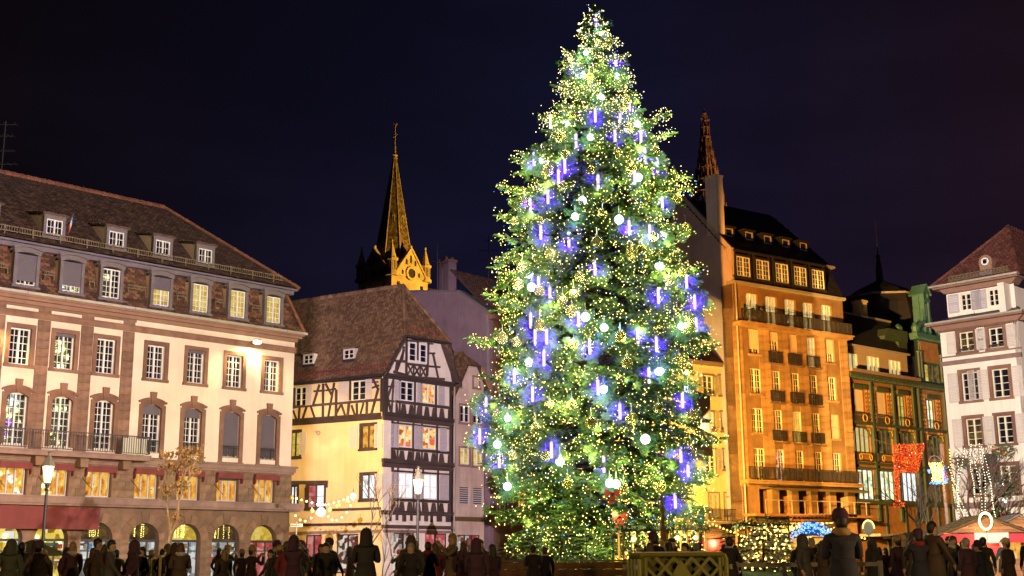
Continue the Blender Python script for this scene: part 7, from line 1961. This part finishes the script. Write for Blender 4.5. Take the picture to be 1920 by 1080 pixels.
q = at(1313, 970, 60); o = thing('blue_kiosk_box', 'blue panelled box on a pole between the big tree and the yellow house', 'box', (q.x, q.y, 0)); MB().box(-.2, .2, 2.75, 3.2, -.2, .2).build('panel', 'box_blue', o); MB().box(-.42, -.34, 0, 3.9, -.06, .06).build('pole', 'teal_paint', o); MB().box(-.06, .06, 0, 2.75, -.05, .05).build('leg', 'iron', o); MB().ball((-.05, 0, 3.35), .12, 8, .7).build('lamp', 'silver_paint', o)
# pergola with clay tiles in front of the sandstone building
a, b = at(1480, 968, 78), at(1606, 967, 78); o = thing('pergola', 'narrow tiled pergola roof on wooden brackets before the sandstone building', 'pergola', (a.x, a.y, 0)); L = b.x - a.x
z = a.z
for k in range(16): MB().tube([(L * (k + .5) / 16, -.35, z - .02), (L * (k + .5) / 16, 1.0, z + .12)], .085, 7).build('roof_tile', 'roof_tile_brown', o)
MB().box(0, L, z - .28, z - .14, -.2, .05).build('beam', 'wood_board', o)
for x in (.8, L - 1.0):
    MB().box(x - .09, x + .09, 0, z - .28, -.2, .0).build('post', 'wood_board', o); MB().bar((x, z - 1.0), (x + .6, z - .3), .1, -.14, -.04).build('brace', 'wood_board', o)
MB().box(0, L, .1, z - .35, -2.4, -2.3).build('back_wall', 'plaster_pink', o)
# stack of yellow-green plastic barriers
a, b = at(1198, 1040, 24), at(1361, 1041, 24)
for k in range(4):
    o = thing('barrier', ['front barrier of the stacked yellow-green plastic barriers, diamond lattice facing the viewer', 'second barrier of the yellow-green plastic stack', 'third barrier of the yellow-green plastic stack', 'rearmost barrier of the yellow-green plastic stack'][k], 'barrier', (a.x - .045 * k, a.y + .20 * k, 0), 0, 'stacked plastic barriers')
    L = b.x - a.x; H_ = a.z
    m = MB()
    rr = .09
    m.tube([(0, 0, .12), (0, 0, H_ - rr), (rr * .3, 0, H_ - rr * .3), (rr, 0, H_ - .0), (L - rr, 0, H_), (L - rr * .3, 0, H_ - rr * .3), (L, 0, H_ - rr), (L, 0, .12)], .045, 8)
    m.box(0, L, .14, .22, -.04, .04).box(.10, .15, .2, H_ - .06, -.035, .035).box(L - .15, L - .10, .2, H_ - .06, -.035, .035)
    m.build('frame', 'barrier_plastic', o)
    m = MB(); nx = 4
    if k == 0:
        zc = H_ * .5 + .1; hh = H_ - .12 - zc
        for i in range(-1, nx * 2 + 1):
            for s in (-1, 1):
                x = .15 + (L - .3) * i / nx
                p0, p1 = (x, .22), (x + s * (H_ - .3) * .95, H_ - .06)
                lo, hi = .15, L - .15                        # clip the slanting bars to the panel
                (xa, za), (xb, zb2) = p0, p1
                f = lambda t: (xa + (xb - xa) * t, za + (zb2 - za) * t)
                t0, t1 = 0.0, 1.0
                for lim in (lo, hi):
                    if (xa - lim) * (xb - lim) < 0:
                        t = (lim - xa) / (xb - xa)
                        if (xa < lim) == (lim == lo): t0 = max(t0, t)
                        else: t1 = min(t1, t)
                if not (lo - .01 <= f((t0 + t1) / 2)[0] <= hi + .01) or t1 - t0 < .05: continue
                m.bar(f(t0), f(t1), .055, -.028 + .004 * (s > 0), .028 + .006 * (s > 0))
        xm = L * .48; m.prism([(xm - .17, H_ - .36), (xm, H_ - .62), (xm + .17, H_ - .36), (xm, H_ - .10)], -.03, .042)
        m.build('lattice', 'barrier_plastic', o)
    else: MB().box(.15, L - .15, .22, H_ - .06, -.02, .02).build('panel', 'barrier_plastic', o)
    m = MB()
    for z_ in (H_ - .28, H_ - .8): m.lathe([(.05, 0), (.05, .09)], 8, (-.07, 0, z_)).lathe([(.05, 0), (.05, .09)], 8, (L + .07, 0, z_)).box(-.07, 0, z_ + .02, z_ + .07, -.03, .03).box(L, L + .07, z_ + .02, z_ + .07, -.03, .03)
    m.build('hinges', 'barrier_plastic', o)
    MB().box(rr, L - rr, H_ + .038, H_ + .05, -.03, .03).build('top_cap', 'barrier_cap', o)
    MB().box(.1, .5, 0, .12, -.25, .25).box(L - .5, L - .1, 0, .12, -.25, .25).build('foot', 'iron', o)
# parasol over the cafe tables, left
q = at(60, 1034, 40); o = thing('parasol', 'dark brown cafe parasol in front of the arcade at the far left', 'parasol', (q.x, q.y, 0)); zt_ = q.z + .32
MB().lathe([(.05, zt_ + .05), (.6, zt_ - .18), (1.05, zt_ - .38), (1.08, zt_ - .46)], 8).build('canopy', 'canvas_dark', o); MB().tube([(0, 0, 0), (0, 0, zt_)], .03, 6).build('pole', 'wood_grey', o); MB().lathe([(.3, 0), (.28, .1), (.05, .14)], 10).build('base', 'iron', o)
q = at(292, 1043, 34); o = thing('wooden_table', 'tall wooden bar table among the crowd beside the golden-leaved tree', 'table', (q.x, q.y, 0)); MB().box(-.25, .25, q.z - .03, q.z + .03, -.3, .3).build('table_top', 'wood_post', o)
for x in (-.2, .2):
    for y in (-.24, .24): MB().box(x - .03, x + .03, 0, q.z - .03, y - .03, y + .03).build('leg', 'wood_post', o)
# railing of posts and planks on the lawn, right
o = thing('plank_fence', 'low plank railing on the lawn between the barrier and the person in the knitted hat', 'fence', (at(1380, 1060, 30).x, 30, 0))
for k in range(4): MB().box(k * 1.15 - .05, k * 1.15 + .05, 0, 1.05, -.05, .05).build('post', 'wood_grey', o)
for k in range(3): MB().box(k * 1.15 + .05, k * 1.15 + 1.10, .92, 1.02, -.03, .03).build('rail', 'wood_grey', o)
# ------------------------------------------------------------------ people in the square
IDX = {}
def body_mesh(pose, seed):
    """one continuous body grown over a posed skeleton"""
    g = random.Random(seed); v, e, r = [], [], []
    def add(p, rad, par=None):
        v.append(p); r.append(rad if isinstance(rad, tuple) else (rad, rad))
        if par is not None: e.append((par, len(v) - 1))
        return len(v) - 1
    st = .16 if pose == 'walk' else .0
    pel = add((0, 0, .95), (.165, .125)); wa = add((0, .01, 1.10), (.155, .115), pel); ch = add((0, .015, 1.30), (.185, .13), wa); up = add((0, .01, 1.43), (.135, .105), ch)
    nk = add((0, -.005, 1.50), (.058, .06), up); hd = add((0, -.02, 1.58), (.072, .085), nk); h2 = add((0, -.02, 1.66), (.078, .096), hd); add((0, -.01, 1.735), (.05, .062), h2)
    add((0, -.115, 1.60), (.016, .018), hd)                                   # nose
    for s in (-1, 1):
        add((s * .085, 0, 1.615), (.012, .022), hd)                            # ears
        sh = add((s * .185, .01, 1.405), (.078, .078), up)
        if pose == 'hold': el, wr, tip = (s * .24, -.04, 1.13), (s * .10, -.26, 1.24), (s * .05, -.33, 1.28)
        elif pose == 'photo': el, wr, tip = (s * .25, -.20, 1.22), (s * .10, -.33, 1.48), (s * .05, -.36, 1.56)
        elif pose == 'walk': el, wr, tip = (s * .26, s * .10, 1.12), (s * .25, s * .10 - .16, .92), (s * .24, s * .1 - .2, .83)
        else: el, wr, tip = (s * .27, .03, 1.12), (s * .25, -.06, .89), (s * .24, -.09, .80)
        a = add(tuple((q + w) / 2 for q, w in zip((s * .2, .01, 1.40), el)), (.066, .066), sh); a = add(el, (.056, .056), a); a = add(wr, (.042, .042), a)
        W_, T_2 = Vector(wr), Vector(tip); d = (T_2 - W_).normalized(); q = d.cross(Vector((s * 1.0, 0, .2))).normalized()
        pm_ = add(tuple(W_ + d * .055), (.036, .022), a)
        for k, (o_, L) in enumerate(((-.027, .065), (-.009, .078), (.009, .074), (.027, .058))):
            f1 = add(tuple(W_ + d * .095 + q * o_), (.010, .010), pm_); f2 = add(tuple(W_ + d * (.095 + L * .55) + q * o_ * 1.1 + Vector((-s * .010, 0, -.004))), (.009, .009), f1); add(tuple(W_ + d * (.09 + L * .9) + q * o_ + Vector((-s * .028, 0, -.01))), (.008, .008), f2)
        t1 = add(tuple(W_ + d * .05 - q * .042), (.011, .011), pm_); add(tuple(W_ + d * .085 - q * .058), (.009, .009), t1)
        hp = add((s * .10, 0, .88), (.115, .115), pel); kn = add((s * .105, -s * st - .02, .50), (.070, .075), hp); an = add((s * .105, -s * st * 1.5 + .03, .10), (.048, .055), kn); add((s * .12, -s * st * 1.5 - .12, .045), (.045, .04), an)
    me = bpy.data.meshes.new('skeleton'); me.from_pydata(v, e, []); o = bpy.data.objects.new('skeleton', me); C.objects.link(o)
    md = o.modifiers.new('skin', 'SKIN'); md.use_smooth_shade = True
    for i, q in enumerate(r): me.skin_vertices[0].data[i].radius = q
    for i in range(len(v)): me.skin_vertices[0].data[i].use_root = (i == 0)
    sb = o.modifiers.new('subdivision', 'SUBSURF'); sb.levels = 1; sb.render_levels = 1
    dg = bpy.context.evaluated_depsgraph_get(); dg.update()
    out = bpy.data.meshes.new_from_object(o.evaluated_get(dg)); out.name = 'body_' + pose
    bpy.data.objects.remove(o); bpy.data.meshes.remove(me)
    idx = []
    for p in out.polygons:
        c = p.center
        hand = min((c - Vector((s * w[0], w[1], w[2]))).length for s in (-1, 1) for w in ([(.05, -.33, 1.28), (.09, -.28, 1.25)] if pose == 'hold' else [(.05, -.36, 1.56), (.09, -.34, 1.50)] if pose == 'photo' else [(.24, -.09, .80), (.245, -.07, .85), (.24, -.2, .83), (.24, .0, .83)])) < .085
        idx.append(0 if c.z > 1.495 or hand else (1 if c.z > .86 else (2 if c.z > .10 else 3)))
    IDX[pose] = idx
    return out
POSES = ['stand', 'hold', 'photo', 'walk']
BODY = {p: body_mesh(p, i) for i, p in enumerate(POSES)}
def dressed(pose, coat):
    def f():
        m = BODY[pose].copy(); ix = IDX[pose]
        m.materials.clear()
        for q in ('skin', 'coat_' + coat, 'jeans', 'coat_black'): m.materials.append(MT[q])
        m.polygons.foreach_set('material_index', ix)
        return m
    return cached(('dress', pose, coat), f)
def shell(prof, mat, c=(0, -.015, 0), n=14, sx=1.0, sy=1.12):
    m = MB(); m.lathe(prof, n, (0, 0, 0)); m.V = [(x * sx + c[0], y * sy + c[1], z + c[2]) for x, y, z in m.V]; return m.mesh('part', mat, True)
def hairm(kind, mat):
    def f():
        m = MB(); n = 14
        m.lathe([(.078, 1.56), (.089, 1.61), (.094, 1.67), (.085, 1.725), (.056, 1.765), (.01, 1.785)], n); m.V = [(x, y * 1.16 + .006, z if y > .02 else max(z, 1.672 - .25 * (abs(x) - .05 if abs(x) > .05 else 0))) for x, y, z in m.V]
        if kind == 'long': 
            b = len(m.V); m.lathe([(.085, 1.36), (.10, 1.45), (.096, 1.62), (.06, 1.68)], n); m.V[b:] = [(x, y * .6 + .05, z) for x, y, z in m.V[b:]]
        else:
            b = len(m.V); m.lathe([(.062, 1.535), (.082, 1.60), (.09, 1.66)], n); m.V[b:] = [(x, y * .7 + .035, z) for x, y, z in m.V[b:]]
        return m.mesh('hair', mat, True)
    return cached(('hair', kind, mat), f)
def hatm(mat): return cached(('hat', mat), lambda: shell([(.090, 1.632), (.104, 1.645), (.110, 1.68), (.112, 1.72), (.103, 1.775), (.074, 1.82), (.02, 1.838)], mat))
def hoodm(mat): return cached(('hood', mat), lambda: shell([(.17, 1.44), (.125, 1.52), (.125, 1.64), (.112, 1.73), (.07, 1.80), (.01, 1.83)], mat, (0, .02, 0)))
def scarfm(mat): return cached(('scarf', mat), lambda: shell([(.07, 1.43), (.125, 1.45), (.135, 1.49), (.12, 1.53), (.085, 1.555), (.07, 1.54)], mat, (0, -.01, 0)))
def skirtm(mat): return cached(('skirt', mat), lambda: shell([(.16, 1.12), (.185, .98), (.215, .78), (.225, .62), (.20, .62)], mat, (0, .0, 0), 14, 1.05, .86))
SEEN = set()
def person(px, dep, H_, rz, coat, head, pose='stand', scarf=None, label='', flip=False):
    b = at(px, 1052, dep)
    o = thing('person', label, 'person', (b.x, b.y, 0), rz, 'people in the crowd'); s = H_ / 1.76; o.scale = (s * 1.06, s * 1.06, s)
    inst('body', dressed(pose, coat), o)
    inst('coat_skirt', skirtm('coat_' + coat), o)
    k, mat = head
    if k == 'hat': inst('knitted_hat', hatm(mat), o); inst('hair', hairm('short', 'hair_dark'), o, scale=(.98, .98, .995))
    elif k == 'hood': inst('hood', hoodm('coat_' + coat), o)
    else: inst('hair', hairm(k, mat), o)
    if scarf: inst('scarf', scarfm(scarf), o)
    return o
HW = {('short', 'hair_dark'): 'short dark hair', ('short', 'hair_brown'): 'short brown hair', ('long', 'hair_dark'): 'long dark hair', ('long', 'hair_brown'): 'long brown hair', ('long', 'hair_fair'): 'long fair hair', ('short', 'hair_grey'): 'short grey hair',
      ('hat', 'knit_plum'): 'plum knitted hat', ('hat', 'knit_tan'): 'tan knitted hat', ('hat', 'knit_white'): 'pale knitted hat', ('hat', 'knit_red'): 'red knitted hat', ('hood', ''): 'raised hood'}
fixed = [(1581, 17.5, 1.73, math.pi, 'navy', ('hat', 'knit_plum'), 'hold', 'knit_tan', 'person from behind in navy coat, plum knitted hat and thick tan scarf'),
         (803, 25, 1.56, math.pi - .3, 'black', ('short', 'hair_dark'), 'hold', 'knit_red', 'person with short dark hair and red scarf, seen from behind below the right street lamp'),
         (686, 20, 1.72, math.pi, 'black', ('hood', ''), 'hold', None, 'person in black coat with raised pointed hood before the thin bare tree'),
         (770, 24, 1.66, math.pi + .2, 'brown', ('hood', ''), 'stand', None, 'person in brown hooded coat at the foot of the right street lamp'),
         (893, 22, 1.55, math.pi, 'plum', ('hood', ''), 'stand', None, 'person in dark plum hooded coat before the pink shop window'),
         (848, 28, 1.82, -1.2, 'tan', ('long', 'hair_fair'), 'photo', None, 'person with long fair hair and tan coat raising both hands near the narrow house'),
         (338, 24, 1.56, math.pi + .5, 'brown', ('long', 'hair_brown'), 'hold', 'knit_white', 'person with long brown hair and pale scarf beside the tall wooden bar table'),
         (538, 24, 1.58, 2.6, 'red', ('short', 'hair_brown'), 'walk', None, 'person in red coat walking past the lit red doorway of the arcade'),
         (565, 27, 1.62, 1.6, 'red', ('hood', ''), 'walk', None, 'person in red hooded coat walking under the string of bulbs'),
         (1000, 30, 1.52, math.pi, 'black', ('short', 'hair_dark'), 'hold', None, 'person in black coat before the left end of the low timber wall'),
         (1022, 31, 1.48, math.pi - .2, 'navy', ('short', 'hair_brown'), 'stand', None, 'shorter person in navy coat close beside the one in black before the low timber wall'),
         (1368, 25, 1.62, math.pi + .2, 'black', ('short', 'hair_dark'), 'stand', None, 'person in long black coat standing at the right end of the yellow barrier'),
         (1508, 24, 1.62, .9, 'grey', ('hood', ''), 'stand', None, 'person in grey hooded coat left of the person in the plum hat'),
         (1752, 22, 1.86, 2.0, 'brown', ('short', 'hair_dark'), 'walk', None, 'tall person in brown coat in front of the bare tree near the green store'),
         (1725, 22, 1.66, math.pi, 'navy', ('hat', 'knit_plum'), 'photo', 'knit_red', 'person in navy coat with bright red scarf raising hands near the green store'),
         (1790, 26, 1.62, .4, 'brown', ('short', 'hair_brown'), 'hold', 'knit_white', 'person in brown coat and pale scarf left of the tan hut with the glowing ring'),
         (20, 22, 1.60, math.pi, 'green', ('hood', ''), 'stand', None, 'person in dark green hooded coat at the far left edge'),
         (182, 26, 1.72, 1.9, 'brown', ('short', 'hair_dark'), 'walk', None, 'person in brown coat walking in front of the third shop arch'),
         (208, 25, 1.66, 1.7, 'grey', ('short', 'hair_dark'), 'walk', None, 'person in grey coat right behind the one walking past the third shop arch')]
used_px = [(q[0], q[1]) for q in fixed]
for q in fixed: person(q[0], q[1] + (5 if q[0] != 1581 else 0), q[2], q[3], q[4], q[5], q[6], q[7], q[8])
ZN = [(70, 'before the arcade at the far left'), (130, 'near the left street lamp'), (235, 'before the arch hung with light strings'), (330, 'beside the golden-leaved tree'), (400, 'before the tall arch window with light strings'), (465, 'before the pale poster window'), (530, 'before the lit red doorway'),
      (620, 'under the strings of bulbs'), (700, 'near the bare tree by the yellow wall'), (780, 'near the right street lamp'), (850, 'before the half-timbered house shop'), (930, 'before the pink shop window'), (1060, 'by the small dark firs left of the trunk'), (1185, 'by the low timber wall at the big tree'),
      (1290, 'behind the yellow barrier'), (1400, 'near the hut with the red cloth'), (1480, 'by the tall fir canopy'), (1560, 'by the hut with icy blue lights'), (1640, 'right of the person in the plum hat'), (1700, 'below the red light curtain'), (1760, 'below the golden light figure'), (1830, 'left of the glowing ring'), (1890, 'under the tan hut roof'), (2000, 'at the far right edge')]
g = random.Random(77); cnt = 0; tries = 0
while cnt < 112 and tries < 4000:
    tries += 1
    px = g.uniform(-15, 1935); dep = g.choice((g.uniform(28, 34), g.uniform(30, 40), g.uniform(36, 48)))
    if 1150 < px < 1380 and dep < 28: continue
    if 935 < px < 1190 and (g.random() < .72 or dep > 44): continue
    if abs(px - 1581) < 34 and dep < 30: continue
    if any(abs(px - a) < 620 / dep and abs(dep - d) < .9 for a, d in used_px): continue
    if 1383 < px < 1492: continue
    coat = g.choices(['black', 'brown', 'navy', 'grey', 'red', 'tan', 'green', 'plum'], [6, 6, 4, 4, .6, 1.5, 3, 3])[0]
    head = g.choices(list(HW), [5, 4, 4, 4, 2, 1.5, 2, 1.5, 1.5, .6, 5])[0]
    pose = g.choices(POSES, [4, 3, 1.3, 3])[0]; zone = next(t for m, t in ZN if px < m)
    act = {'stand': 'standing', 'hold': 'with hands held before the chest', 'photo': 'raising both hands', 'walk': 'walking'}[pose]
    lb = 'person in %s coat with %s, %s %s' % (coat, HW[head], act, zone)
    if (coat, head, zone) in SEEN or len(__import__('re').findall(r'[A-Za-z]+', lb)) > 16: continue
    SEEN.add((coat, head, zone)); used_px.append((px, dep)); cnt += 1
    rz = (math.pi + g.gauss(0, .6)) if g.random() < .68 else g.uniform(-1.6, 1.6)
    person(px, dep, g.uniform(1.46, 1.70) * (.97 if head[0] in ('long',) else 1), rz, coat, head, pose, g.choice(('knit_tan', 'knit_white', 'knit_red', 'knit_plum')) if g.random() < .22 and head[0] != 'hood' else None, lb)
print('PEOPLE', cnt)
